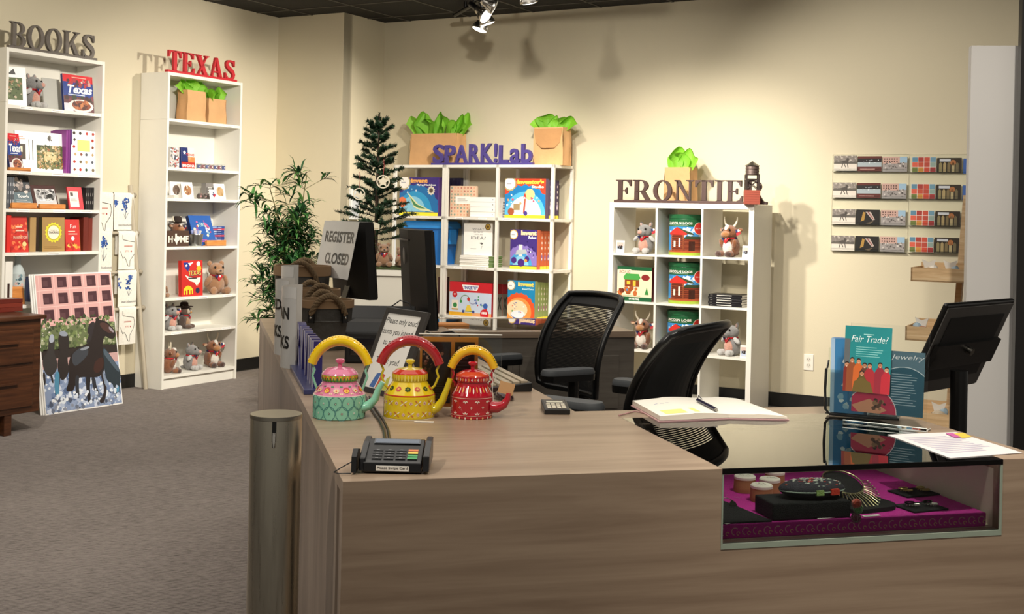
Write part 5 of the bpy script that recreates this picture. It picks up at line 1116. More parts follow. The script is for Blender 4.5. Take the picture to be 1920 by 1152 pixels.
b = MB('#3f4a28', 'cloth'); loft(b, [(rr4(.30, .26, .04), 0), (rr4(.32, .28, .05), .008), (rr4(.29, .26, .04), .014)]); blob = rnd(3)
for i in range(60): b.ell(blob.uniform(-.14, .14), blob.uniform(-.13, .13), .012, .01, .01, .007, 6, blob.choice(['#4a5a2c', '#33401f', '#5c6a38']))
o = solo(b, 'moss_mat', 'small green moss mat under the plush toys on the white pedestal', 'moss mat', WORLD, (727-960)/FPX*(Yp+.1), Yp+.15, pz); 
plush('bear', 'light brown plush lying back under the miniature tree', WORLD, (720-960)/FPX*(Yp+.08), Yp+.1, pz+.016, .2, .75, side=0)
plush('bear', 'very dark brown plush beside the monitor on the white pedestal', WORLD, (752-960)/FPX*(Yp+.08), Yp+.12, pz+.016, .9, .62, side=0)
# leafy green sprig seen between monitor and pedestal
b = MB('#36502a', 'leaf'); rr = rnd(33); b.cyl(0, 0, 0, .08, .04, .05, col='#3a2c24', mat='matte')
for i in range(34): a = rr.random()*6.28; leaf(b, Vector((0, 0, .06+rr.random()*.14)), Vector((math.cos(a), math.sin(a), rr.uniform(.1, .9))), rr.uniform(.06, .1), .02, rr.choice(['#3f5f2f', '#567a3c', '#2d4422']))
solo(b, 'small_plant', 'small broad-leafed plant behind the taped REGISTER CLOSED paper', 'potted plant', WORLD, (694-960)/FPX*(Yp+.02)-.03, Yp+.08, pz)

# ------------------------------------------------------------ postcards on the back wall
def a_pc(kind, seed=0):
    def f(b):
        if kind == 'horse': b.rect(0, 0, 1, 1, '#d9cfc4'); b.rect(0, .55, 1, 1, '#a49c98'); b.rect(0, .45, 1, .62, '#5b5650', 2); blobs(b, 1, 20, 0, .6, 1, .98, ['#8c8480', '#bdb4ac'], .03, .05, 2); b.poly([(.32, .62), (.5, .7), (.62, .68), (.62, .5), (.4, .5)], '#4a4440', 3); b.line(.4, .5, .34, .2, .05, '#4a4440', 3); b.line(.58, .5, .62, .2, .05, '#4a4440', 3); b.line(.45, .45, .52, .22, .05, '#4a4440', 3); b.disc(.6, .75, .06, '#4a4440', 3)
        elif kind == 'pool': b.rect(0, 0, 1, 1, '#5c2620'); b.rect(0, .3, 1, .6, '#a8b4ba', 2); b.rect(0, .6, 1, .85, '#1e1a1c', 2); b.lines(.1, .95, .08, .2, 1, '#d8a8a0', 3); blobs(b, 2, 10, .2, .55, .9, .75, ['#e8ecf0', '#8a8f98'], .02, .04, 3)
        elif kind == 'plaza':
            b.rect(0, 0, 1, 1, '#a19a98'); b.rect(0, .55, .7, 1, '#c9a59a', 2); b.rect(.7, .6, 1, 1, '#9dbcd4', 2)
            for i in range(6):
                for j in range(2): b.rect(.06+i*.1, .65+j*.16, .11+i*.1, .74+j*.16, '#5c4440', 3)
            blobs(b, 3, 30, .02, .15, .98, .6, ['#6b6462', '#cfc8c4', '#55504e', '#8c8684'], .03, .06, 4)
        elif kind == 'dark': b.rect(0, 0, 1, 1, '#15120f'); b.poly([(.2, .2), (.3, .85), (.4, .8), (.35, .3)], '#a8823c', 2); b.poly([(.4, .85), (.62, .85), (.8, .35), (.7, .3)], '#b8a8a0', 2); b.line(.5, .85, .72, .4, .05, '#8a2c34', 3); b.poly([(.4, .1), (.75, .25), (.6, .05)], '#6a5a48', 2)
        elif kind == 'mosaic':
            cs = ['#6f7a3c', '#c88a3a', '#c84a34', '#9c3434', '#d8604a', '#c05038', '#b84a3a', '#8fa49c', '#5f8aa4', '#a83c34', '#c4503c', '#6c96ac']
            for j in range(3):
                for i in range(4): b.rect(i*.25+.01, j*.333+.01, i*.25+.24, j*.333+.32, cs[(j*4+i)], 2)
        elif kind == 'group': b.rect(0, 0, 1, 1, '#2e2418'); [b.poly([(.08+i*.17, .05), (.2+i*.17, .05), (.2+i*.17, .6), (.14+i*.17, .72), (.08+i*.17, .6)], ['#8c8058', '#a89468', '#7a6a48', '#b0a078', '#6f6448'][i], 2) for i in range(5)]; b.rect(.1, .75, .55, .92, '#c8ccd4', 2); b.disc(.65, .68, .12, '#a86a3c', 2)
        else: b.rect(0, 0, 1, 1, '#3d62a8'); b.disc(.5, .5, .3, '#c8b060', 2)
    return f
def rack(pxa, pxb, label, rows, cols, X):
    tl = onback(pxa, 290); tr = onback(pxb, 290); bl = onback(pxa, 472)
    w = tr.x-tl.x; h = tl.z-bl.z; t = thing('postcard_rack', label, 'postcard rack', f4, tl.x, -.001, bl.z)
    b = MB(mat='acrylic'); b.box(0, w, -.004, 0, 0, h); b.obj('back_plate', t)
    for j, py in enumerate(rows):
        zz = onback(pxa+20, py).z-bl.z
        b = MB(mat='acrylic'); b.box(.004, w-.004, -.03, -.004, zz-.004, zz); b.box(.004, w-.004, -.033, -.03, zz-.004, zz+.02); b.obj('card_ledge', t)
    return tl, bl
CARDN = {'horse': 'grey postcard of a galloping horse and rider', 'pool': 'maroon postcard with a pale band', 'plaza': 'postcard of a pink building and plaza', 'dark': 'black postcard with gold and striped figures', 'mosaic': 'red, green and blue patchwork postcard', 'group': 'dark postcard of a group of standing figures', 'blue': 'narrow strip of a blue postcard'}
ROWN = ['top', 'second', 'third', 'bottom']
rack(1562, 1704, 'clear acrylic postcard rack, left of the two on the back wall', [322, 372, 421, 470], 3, 0)
rack(1705, 1836, 'clear acrylic postcard rack, right of the two beside the grey partition', [323, 373, 423, 474], 3, 0)
for col, (pa, pb) in enumerate(((1565, 1608), (1609.5, 1654), (1656, 1702), (1711, 1756), (1758, 1804), (1807, 1850))):
    for row in range(4):
        kind = ['horse', 'pool' if row < 2 else 'dark', 'plaza', 'mosaic', 'group', 'blue'][col]
        if col == 5 and row > 1: continue
        py = [321, 371, 420.5, 470][row]+(1.5*(col-1) if col > 2 else col*1.2)*.9; dx = -1.6*row
        a = onback(pa+dx, py); c = onback(pb+dx, py); zz = onback(pa+dx, py-28).z-a.z
        b = MB('#f0ece4', 'paper'); w = c.x-a.x; b.box(0, w, -.006, 0, 0, zz); b.front(0, w, -.006, 0, zz); a_pc(kind)(b)
        solo(b, 'postcard', CARDN[kind]+' in the '+ROWN[row]+' row', 'postcard', f4, a.x, -.018, a.z+.002, 0, 'postcards in the acrylic wall racks')
# ------------------------------------------------------------ tiered wooden crate stand
Gx, Gy = (1840-960)/FPX*6.2, 6.2
G = Frame(Gx, Gy, R(-28))
t = thing('crate_stand', 'light wood ladder stand with slanted crates half hidden by the grey partition', 'display stand', G, 0, 0, 0)
for x0 in (-.12, .42):
    b = MB(mat='crate_wood'); b.add([(x0, -.42, 0), (x0+.03, -.42, 0), (x0+.03, -.36, 0), (x0, -.36, 0), (x0, .22, 1.52), (x0+.03, .22, 1.52), (x0+.03, .28, 1.52), (x0, .28, 1.52)], [(3, 2, 1, 0), (4, 5, 6, 7), (0, 1, 5, 4), (1, 2, 6, 5), (2, 3, 7, 6), (3, 0, 4, 7)]); b.obj('rail', t)
    b = MB(mat='dark_wood'); b.add([(x0, .5, 0), (x0+.03, .5, 0), (x0+.03, .54, 0), (x0, .54, 0), (x0, .24, 1.5), (x0+.03, .24, 1.5), (x0+.03, .28, 1.5), (x0, .28, 1.5)], [(3, 2, 1, 0), (4, 5, 6, 7), (0, 1, 5, 4), (1, 2, 6, 5), (2, 3, 7, 6), (3, 0, 4, 7)]); b.obj('back_leg', t)
ck = []
for zc, yc in ((1.07, -.06), (.78, -.18), (.38, -.34)):
    k = zc; b = MB(mat='crate_wood'); xa, xb = -.30, .5; ya, yb = yc-.2, yc+.12; hh = .07
    b.box(xa, xb, ya, yb, k, k+.008); b.box(xa, xb, ya, ya+.008, k, k+hh); b.box(xa, xb, yb-.008, yb, k, k+hh+.02); b.box(xa, xa+.008, ya, yb, k, k+hh); b.box(xb-.008, xb, ya, yb, k, k+hh); b.obj('crate', t); ck.append((k, (ya+yb)/2))
for i, (k, yc) in enumerate(ck):
    for j in range(6):
        rr = rnd(200+i*9+j); b = MB(rr.choice(['#d8b890', '#c8a070', '#e0c8a8', '#b8c8d0', '#a86a4a', '#c8b8a0', '#d4cfc8']), 'gloss')
        b.ell(0, 0, .03, .04, .045, .03, 10); b.ell(.02, .01, .05, .025, .02, .025, 8, rr.choice(['#efe8dc', '#c8a888', '#9cb4c4'])); b.prism([(-.02, .05), (.02, .05), (.035, .1), (.0, .085), (-.035, .1)], -.002, .002, '#e8e4dc')
        solo(b, 'wrapped_trinket', 'small cellophane-wrapped goods in a slanted wooden crate', 'wrapped goods', G, -.24+j*.11, yc+rr.uniform(-.05, .04), k+.009, rr.random()*3, 'wrapped goods in the wooden crates')
b = MB('#3a2420', 'matte'); b.box(-.12, .12, 0, .015, 0, .12); b.front(-.12, .12, 0, 0, .12); b.txt('Ho', .06, .2, .36, .8, '#f0ece4', 1, .04)
solo(b, 'small_sign', 'small dark sign starting with H in the upper crate', 'sign', G, .2, -.02, 1.079+.0005, -.1)
b = MB('#eeeae2', 'paper'); b.M = Rm(-.1, 'X'); b.box(-.09, .09, 0, .004, 0, .26); b.front(-.09, .09, 0, 0, .26); b.lines(.1, .9, .1, .9, 12, '#b8b4ac', 1, .3)
solo(b, 'price_sheet', 'white printed sheet standing above the crates beside the partition', 'sheet', G, .28, .1, 1.0785+.1, -.1)

# ------------------------------------------------------------ kiosk screen on a post
t = thing('kiosk_screen', 'black tilted kiosk screen on a thick black post beyond the glass case', 'kiosk', WORLD, 1.34, 3.58, 0)
TLk = Vector((1.274, 3.5, 1.129)); TRk = TLk+Vector((.331, .321, 0)); BLk = TLk+Vector((-.0877, .0905, -.283))
u = (TRk-TLk); v = (BLk-TLk); n = u.cross(v).normalized()  # towards viewer side?
if n.y > 0: n = -n
W, Hh = u.length, v.length; un = u.normalized(); vn = (v-un*v.dot(un)).normalized()
org = Vector((1.34, 3.58, 0))
def KM(): 
    m = Matrix.Identity(4)
    m.col[0][:3] = un; m.col[1][:3] = n; m.col[2][:3] = -vn if True else vn
    m.col[3][:3] = (TLk-org); return m
b = MB('#0c0b0b', 'satin'); b.M = KM(); b.box(0, W, -.016, 0, -Hh, 0); b.obj('screen_body', t, .006)
b = MB('#5b5855', 'paint'); b.M = KM(); b.box(.008, W-.008, 0, .003, -Hh+.008, -.012); b.box(.05, W-.05, .003, .006, -Hh+.05, -.045, '#161514'); b.obj('back_cover', t)
b = MB('#0a0909', 'satin'); b.M = KM(); b.box(.02, W-.02, .006, .02, -Hh*.68, -Hh*.42); b.obj('mount_plate', t)
b = MB('#8c8880', 'metal'); b.M = KM(); b.tube([(W*.5, .02, -Hh*.5), (W*.5, .035, -Hh*.5)], .012, 10); b.obj('mount_bolt', t)
b = MB('#0b0a0a', 'satin'); b.cyl(0, 0, .015, .93, .025); b.lathe([(.2, 0), (.2, .012), (.03, .03)], 32, 0, 0); b.obj('post', t)

# ------------------------------------------------------------ bollard
t = thing('bollard', 'brushed steel cylindrical bollard standing before the counter', 'bollard', WORLD, -.436, 2.27, 0)
b = MB(mat='brushed_steel'); b.lathe([(.048, 0), (.048, .972)], 64, cap=False); b.obj('tube', t)
b = MB('#a8a294', 'metal'); b.lathe([(.048, .972), (.0485, .973), (.0485, .9785), (.048, .98), (0, .98)], 64); b.obj('cap', t)
b = MB('#0c0b0a', 'satin'); b.M = Rm(.12, 'Z'); b.box(-.004, .004, -.0486, -.047, .935, .972); b.obj('belt_slot', t)
b = MB(mat='chrome'); b.M = Rm(.12, 'Z'); b.tube([(0, -.0495, .952), (0, -.052, .945), (0, -.0515, .925)], .003, 8); b.obj('hook', t)

# ------------------------------------------------------------ track lights
t = thing('light_track', 'black ceiling light track near the back wall', 'light track', WORLD, 0, 0, CEIL)
ta, tb = Vector((-.5, 9.75, -.06)), Vector((.5, 6.6, -.06)); d = (tb-ta).normalized()
b = MB('#100f0f', 'satin'); b.tube([tuple(ta), tuple(tb)], .018, 4); b.obj('rail', t)
b = MB('#100f0f', 'satin')
for f in (.1, .5, .9): p = ta.lerp(tb, f); b.tube([tuple(p), (p.x, p.y, -.001)], .012, 8)
b.obj('hanger', t)
def lamp(px, py, Y, aim, label, on=True, zt=CEIL-.07):
    P = WORLD.onf(px, py, Y); t = thing('track_lamp', label, 'track light', WORLD, P.x, Y, P.z, 0, 'lamps on the ceiling track')
    q = Vector(aim).normalized().to_track_quat('-Z', 'Y').to_matrix().to_4x4()
    b = MB('#b9b5ae', 'metal'); b.M = q; r = .058
    b.lathe([(r*.35, .1), (r*.5, .085), (r*.62, .05), (r, .012), (r*1.02, 0), (r*.97, -.004)], 28, cap=False)
    for k in range(14): a = 2*pi*k/14; b.box(-.0015, .0015, r*.55, r*.86, .01, .07) if False else b.tube([(r*.64*math.cos(a), r*.64*math.sin(a), .055), (r*.98*math.cos(a), r*.98*math.sin(a), .014)], .003, 4)
    b.obj('reflector', t)
    b = MB('#ffffff', 'lamp_glow' if on else 'paint'); b.M = q; b.lathe([(r*.94, -.003), (r*.7, -.009), (0, -.012)], 24); b.obj('lens', t)
    b = MB('#0f0e0e', 'satin'); b.M = q; b.lathe([(r*.3, .17), (r*.38, .16), (r*.38, .1), (r*.2, .09)], 16); b.obj('socket', t)
    b = MB('#0f0e0e', 'satin'); b.tube([tuple(q @ Vector((0, 0, .16))), (0, 0, .2), (0, 0, zt-P.z)], .008, 8); b.obj('arm', t)
lamp(899, 55, 8.9, (-.35, -.1, -1), 'lowest lamp of the ceiling cluster, glowing and aimed down left')
lamp(914, 44, 8.8, (.35, .1, -1), 'lamp just right of the lowest glowing one')
lamp(911, 30, 8.6, (.9, -.5, -.75), 'lamp with ribbed back tilted to the right, middle of the cluster')
lamp(927, 12, 8.3, (1, .1, -.45), 'upper lamp of the cluster facing right', False)
lamp(992, 4, 7.6, (.2, .3, -1), 'single lamp at the top edge, right of the cluster')
# ------------------------------------------------------------ reception counter (U shaped)
LW, FD, FX, LY = .784, .832, 1.775, 3.95
CX0, CX1, CZ = .885, 1.642, .603
t = thing('reception_counter', 'large U-shaped wood-grain reception counter with a built-in glass case', 'counter', C, 0, 0, 0)
b = MB(mat='counter_wood'); b.box(0, CX0, 0, .036, FLO, HC); b.box(CX1, FX, 0, .036, FLO, HC); b.box(CX0, CX1, 0, .036, FLO, CZ); b.obj('front_panel', t)
b = MB(mat='counter_wood'); b.box(0, CX0, .036, FD, HC-.03, HC); b.box(CX1, FX, .036, FD, HC-.03, HC); b.box(CX0, CX1, .70, FD, HC-.03, HC)
b.box(0, LW, FD, 3.19, HC-.03, HC); b.obj('counter_top', t)
b = MB(mat='counter_wood'); b.box(0, .90, 3.19, LY, HC-.03, HC); b.box(1.62, 1.845, 3.19, LY, HC-.03, HC); b.box(.90, 1.62, 3.19, 3.27, HC-.03, HC); b.box(.90, 1.62, 3.90, LY, HC-.03, HC); b.obj('back_top', t)
b = MB(mat='counter_wood_side'); b.box(0, .02, .11, LY, FLO, HC-.03); b.box(0, .02, .036, .06, FLO, HC-.03); b.box(0, LW, LY-.02, LY, FLO, HC-.03); b.obj('side_panel', t)
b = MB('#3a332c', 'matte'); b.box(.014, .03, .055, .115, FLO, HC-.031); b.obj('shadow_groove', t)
b = MB(mat='grey_laminate'); b.box(LW-.02, LW, FD, 3.19, FLO, HC-.03); b.box(.02, FX, FD-.02, FD, FLO, HC-.03); b.box(FX-.02, FX, .036, FD-.02, FLO, HC-.03); b.obj('inner_panel', t)
b = MB(mat='grey_laminate'); b.box(LW, 1.845, 3.20, 3.22, FLO, HC-.03); b.box(1.825, 1.845, 3.22, LY, FLO, HC-.03); b.box(LW, 1.825, LY-.02, LY, FLO, HC-.03); b.obj('back_panel', t)
for xa, xb, za, zb in ((1.24, 1.76, .39, .66), (1.24, 1.76, .06, .37), (.84, 1.2, .39, .66), (.84, 1.2, .06, .37)):
    b = MB(mat='grey_laminate'); b.box(xa, xb, 3.188, 3.2, za, zb); d = b.obj('drawer', t, .002)
    h = MB('#b8b4aa', 'metal'); m = (xa+xb)/2; h.tube([(m-.06, 3.165, zb-.07), (m+.06, 3.165, zb-.07)], .005, 8); h.tube([(m-.055, 3.165, zb-.07), (m-.055, 3.188, zb-.07)], .004, 6); h.tube([(m+.055, 3.165, zb-.07), (m+.055, 3.188, zb-.07)], .004, 6); h.obj('handle', d)
b = MB('#d8d0bc', 'laminate'); b.box(CX0, CX1, .036, .70, CZ-.02, CZ); b.box(CX0-.01, CX0, .036, .70, CZ, HC-.03); b.box(CX1, CX1+.01, .036, .70, CZ, HC-.03); b.box(CX0, CX1, .69, .70, CZ, HC-.03); b.obj('case_lining', t)
b = MB(mat='case_glass'); b.box(CX0, CX1, 0, .70, HC-.009, HC+.0005); b.obj('case_top_glass', t)
b = MB('#070707', 'gloss'); b.box(CX0, CX1, -.0015, .004, HC-.0125, HC-.0005); b.obj('glass_edge', t)
b = MB(mat='clear_glass'); b.box(CX0+.001, CX1-.001, .002, .008, CZ, HC-.0125); b.obj('case_front_glass', t)
b = MB('#8f9a8c', 'satin'); b.box(CX0, CX1, -.001, .01, CZ-.012, CZ+.001); b.box(CX1-.006, CX1, -.001, .004, CZ, HC-.0125); b.box(CX0, CX0+.004, -.001, .004, CZ, HC-.0125); b.obj('glass_channel', t)
b = MB(mat='case_glass'); b.box(.90, 1.62, 3.27, 3.90, HC-.009, HC+.0005); b.obj('back_case_glass', t)
b = MB('#1c1a18', 'matte'); b.box(.90, 1.62, 3.27, 3.90, HC-.16, HC-.15); b.obj('back_case_floor', t)

# --- inside the case
ZC = .640
def cs(px, py, z=ZC): return C.onz(px, py, z)
b = MB('#bb2590', 'cloth'); b.box(-.365, .365, -.26, .26, 0, .034)
b.front(-.365, .365, -.26, 0, .034); rr = rnd(77)
for i in range(26):
    x = (i+.5)/26; b.arc(x, .5, .010, .0135, '#c98a9c', 1, rr.uniform(0, 2), 4.6, 9); b.arc(x+.012, .35, .004, .007, '#d09a8a', 1, 0, 5, 7)
b.top(-.365, .365, -.26, .26, .034)
for i in range(90):
    x, y = rr.random(), rr.random(); a = rr.random()*6; b.arc(x, y, .010, .0128, '#bb5a98', 1, a, a+4, 7)
solo(b, 'brocade_cloth', 'magenta brocade-covered board lining the glass case', 'cloth', C, 1.262, .30, CZ+.0005, 0, None, .002)
for i, (px, py, r) in enumerate(((1405, 925, .029), (1437, 943, .029), (1452, 930, .028), (1461, 915, .027))):
    P = cs(px, py); b = MB('#a9784f', 'matte'); b.lathe([(r, 0), (r*1.02, .01), (r*.98, .03), (r, .034)], 24); b.lathe([(r*.98, .034), (r*.99, .04), (r*.9, .043), (0, .043)], 24, col='#e4dfd2'); b.cylmap(0, 0, 1, 0, 1); b.map = lambda x, y, k, r=r: ((x-.5)*2*r, (y-.5)*2*r, .043+.0004*k); b.asp = 1; b.sub = 0
    blobs(b, 300+i, 12, .25, .25, .75, .75, ['#b8bca8', '#a09a88', '#cfc8b4'], .03, .07, 1)
    solo(b, 'round_wooden_box', ['white-topped round wooden box nearest the left of the case', 'frontmost round wooden box in the case', 'round wooden box just behind the frontmost one', 'rearmost round wooden box in the case'][i], 'trinket box', C, P.x, P.y+r, ZC-.002, 0, 'round wooden boxes in the case')
P = cs(1400, 988)
b = MB('#0d0c0e', 'cloth'); x0, x1 = CX0+.003, cs(1455, 982).x; y0 = .045
b.add([(x0, y0, 0), (x1, y0, 0), (x0, y0+.16, 0), (x0, y0, .004), (x1, y0, .004), (x0, y0+.16, .055)], [(0, 2, 1), (3, 4, 5), (0, 1, 4, 3), (1, 2, 5, 4), (2, 0, 3, 5)])
o = solo(b, 'velvet_ramp', 'black velvet ramp at the left end of the glass case', 'display pad', C, 0, 0, ZC-.002)
b = MB('#d9dcc8', 'metal'); b.M = Rm(.4, 'X'); b.prism([(0, 0), (.012, -.008), (.024, -.026), (.014, -.024), (.008, -.03), (.002, -.024), (-.004, -.012)], -.001, .001); b.tube([(0, -.001, 0), (-.012, .0, .006), (-.022, .001, .006)], .0008, 5)
P = C.onf(1367, 935, .12); solo(b, 'leaf_pendant', 'small pale leaf pendant on the left black velvet ramp', 'pendant', C, P.x, .105, P.z)
xa, xb = C.onz(1446, 975, ZC).x, C.onz(1600, 972, ZC).x
b = MB('#0b0b0d', 'cloth'); b.box(xa, xb, .05, .15, 0, .042); solo(b, 'velvet_block', 'black velvet block under the embroidered pouch', 'display block', C, 0, 0, ZC-.0015, 0, None, .004)
P = C.onf(1525, 950, .09)
b = MB('#2c2a33', 'cloth'); b.ell(0, 0, .022, .088, .045, .024, 28)
rr = rnd(88)
for i in range(150):
    a = rr.uniform(0, 2*pi); q = rr.uniform(0, .92); x, y = .083*q*math.cos(a), .042*q*math.sin(a); z = .022+.024*math.sqrt(max(0, 1-(x/.088)**2-(y/.045)**2))
    b.ell(x, y, z, .004, .0022, .0012, 6, rr.choice(['#c0392c', '#b8bcb0', '#8e2c34', '#9ea8a0', '#44464e', '#d0d4c4', '#5c6a60']))
b.tube([(-.086*math.cos(a), -.045*math.sin(a), .02) for a in [pi*i/14 for i in range(15)]], .0022, 6, col='#8c9a8e'); b.box(-.012, .008, -.049, -.042, .014, .026, '#9ab86a'); b.box(.028, .05, -.048, -.038, .014, .028, '#d8402c')
solo(b, 'embroidered_pouch', 'embroidered oval pouch with green and red tabs on the black block', 'pouch', C, P.x, .10, ZC+.0405)
b = MB('#cf4a2c', 'plush')
for (px, py), c in (((1604, 944), '#cf4a2c'), ((1607, 954), '#5f9a52'), ((1603, 970), '#7a2a4c')):
    q = C.onf(px, py, .045); b.ell(q.x, .04, q.z-ZC, .0125, col=c)
b.tube([(C.onf(1590, 935, .06).x, .07, .05), (C.onf(1604, 944, .045).x, .042, C.onf(1604, 944, .045).z-ZC)], .001, 5, col='#26262c'); b.obj
solo(b, 'felt_ball_charm', 'string of red, green and plum felt balls hanging from the pouch', 'charm', C, 0, 0, ZC)
# necklace on a pad
P = cs(1628, 960); b = MB('#0f0e10', 'cloth'); loft(b, [(rr4(.17, .17, .05, 6), 0), (rr4(.17, .17, .05, 6), .01)]); solo(b, 'necklace_pad', 'black pad under the fringe necklace', 'display pad', C, P.x+.01, .17, ZC-.0015, .2)
b = MB('#d8d2a0', 'metal'); b.M = Tm(0, 0, .012) @ Rm(.42, 'X')
b.lathe([(.0, -.004), (.05, -.004), (.056, -.002), (.05, 0), (0, .001)], 24, 0, .03, col='#0f0e10', mat='cloth')
b.tube([(.055*math.cos(a), .05*math.sin(a)+.03, .005) for a in [2*pi*i/32 for i in range(32)]], .0022, 6, closed=True)
for i in range(25):
    a = pi*1.02+pi*.96*i/24; L0 = .028+.034*math.sin(pi*i/24)**1.3; x, y = .055*math.cos(a), .05*math.sin(a)+.03; ux, uy = math.cos(a)*.75, math.sin(a)
    b.tube([(x, y, .006), (x+ux*L0*.5, y+uy*L0*.5, .008), (x+ux*L0, y+uy*L0, .004)], [.0011, .0014, .0009], 5, col=['#efe9c0', '#b3aa78'][i % 2]); b.ell(x+ux*L0, y+uy*L0, .005, .0024, n=6, col='#f4f0d0')
solo(b, 'fringe_necklace', 'pale gold collar necklace with long metal fringe', 'necklace', C, P.x-.005, .175, ZC+.022, .15)
for px, py, yy, lb, sc in ((1707, 922, .26, 'pair of gold filigree fan earrings on a black card', 1), (1765, 968, .11, 'pair of black and silver fringe earrings nearest the right of the case', 1.1)):
    P = cs(px, py); b = MB('#121113', 'cloth'); b.box(-.055, .055, -.04, .04, 0, .004); o = solo(b, 'earring_card', 'black card under the '+lb[8:], 'display card', C, P.x, yy, ZC-.0015, .15, None, .001)
    for s in (-1, 1):
        b = MB('#e6d88c' if sc == 1 else '#e8e8dc', 'metal'); b.arc
        for i in range(9): a = -pi/2+(i-4)*.28; b.tube([(0, .012, .006), (.022*math.cos(a), .012+.03*math.sin(a), .008)], .0012, 5)
        b.tube([(.013*math.cos(q), .012+.008*math.sin(q), .01) for q in [2*pi*i/14 for i in range(14)]], .0018, 5, closed=True, col=None if sc == 1 else '#1b1b1d')
        solo(b, 'earring', ('left' if s < 0 else 'right')+' earring of the '+lb[8:].replace('nearest the right of the case', 'near the case right end'), 'earring', C, P.x+s*.026, yy-.005, ZC+.002, .15, 'earrings in the glass case')
for px, py, rz, lb in ((1574, 987, .12, 'small white label at the front of the magenta cloth'), (1377, 985, .45, 'white label strip near the left corner of the case'), (1648, 976, .1, 'small white label below the fringe necklace')):
    P = C.onz(px, py, ZC-.003); b = MB('#f4f1ea', 'paper'); b.box(-.024, .024, -.006, .006, 0, .001); b.top(-.024, .024, -.006, .006, .001); b.lines(.1, .9, .2, .8, 2, '#999999', 1)
    solo(b, 'price_label', lb, 'label', C, P.x, max(.045+.01, P.y), ZC-.001, rz)

# ------------------------------------------------------------ painted kettles
def petal(b, x, y, a, L, w, col, k): 
    c, s = math.cos(a), math.sin(a); q = b.asp
    b.poly([(x, y), (x+(c*L*.5-s*w), y+q*(s*L*.5+c*w)), (x+c*L, y+q*s*L), (x+(c*L*.5+s*w), y+q*(s*L*.5-c*w))], col, k)
def flower(b, x, y, r, n, col, mid, k=2, a0=0, a1=2*pi):
    for i in range(n): petal(b, x, y, a0+(a1-a0)*(i+.5)/n, r, r*.22, col, k+.02*i)
    b.disc(x, y, r*.28, mid, k+1, n=8)
def kettle(name, label, px, py, r, prof, cols, hcol, spcol, knob, paint, hs, sp, rz=0, hr=.0155):
    P = C.onz(px, py, HC); wp = C.w(P.x, P.y+r*.98, HC)
    t = thing('painted_kettle', label, 'kettle', WK, wp.x/K, wp.y/K, HC, rz, None)
    b = MB(mat='gloss'); b.lathe(prof['body'], 56, cols=cols['body']); paint(b, r, prof); b.obj('kettle_body', t)
    b = MB(mat='gloss'); b.lathe(prof['lid'], 48, cols=cols['lid'])
    zl = prof['lid'][0][1]; rl = prof['lid'][1][0]; b.cylmap(rl, zl, prof['lid'][2][1]-zl, pi, 2*pi, lift=.0006)
    for i in range(17): cols['lidpaint'](b, i, (i+.5)/17)
    ld = b.obj('lid', t)
    b = MB(knob, 'gloss'); z = prof['lid'][-1][1]; b.lathe([(.006, z-.002), (.006, z+.008), (.013, z+.014), (.014, z+.019), (.009, z+.022), (0, z+.022)], 24); b.obj('knob', ld)
    w, za, h = hs  # handle half-width, end height, apex height
    b = MB(hcol, 'gloss'); pts = []
    q0 = math.sin(R(20)); HH = (h-za)/(1-q0); zc = h-HH; WW = w/math.cos(R(20))
    for i in range(21): a = R(20)+R(140)*i/20; pts.append((WW*math.cos(a), 0, zc+HH*math.sin(a)))
    b.tube(pts, [hr*(.86+.14*math.sin(pi*i/20)) for i in range(21)], 18)
    for k in range(26): a = R(24)+R(132)*k/25; x, z = WW*math.cos(a), zc+HH*math.sin(a); nx, nz = math.cos(a), math.sin(a); b.ell(x+nx*hr*.8, -hr*.62, z+nz*hr*.8, .0016, .0012, .0016, 6, cols['hd'])
    b.obj('handle', t)
    for s in (-1, 1):
        b = MB(spcol, 'gloss'); e = pts[0] if s > 0 else pts[-1]; zs = prof['ear']; b.tube([(e[0], 0, e[2]), (e[0]-s*.008, 0, e[2]-.018), (e[0]-s*.002, 0, e[2]-.035), (e[0]-s*.012, 0, zs+.012), (s*prof['rs']*.98, 0, zs)], .0035, 8); b.obj('handle_hook', t)
    b = MB(spcol, 'gloss'); b.tube([(x, -.012, z) for x, z, q in sp], [q*1.12 for x, z, q in sp], 16, flat=.8); 
    for k in range(10): i = k % (len(sp)-1); x, z, q = sp[i]; x2, z2, q2 = sp[i+1]; f = (k*.37) % 1; b.ell(x+(x2-x)*f+.002*(-1)**k, -.012-(q+(q2-q)*f)*.78, z+(z2-z)*f, .0028, .0012, .0028, 6, cols['sd'][k % len(cols['sd'])])
    b.obj('spout', t)
    return t
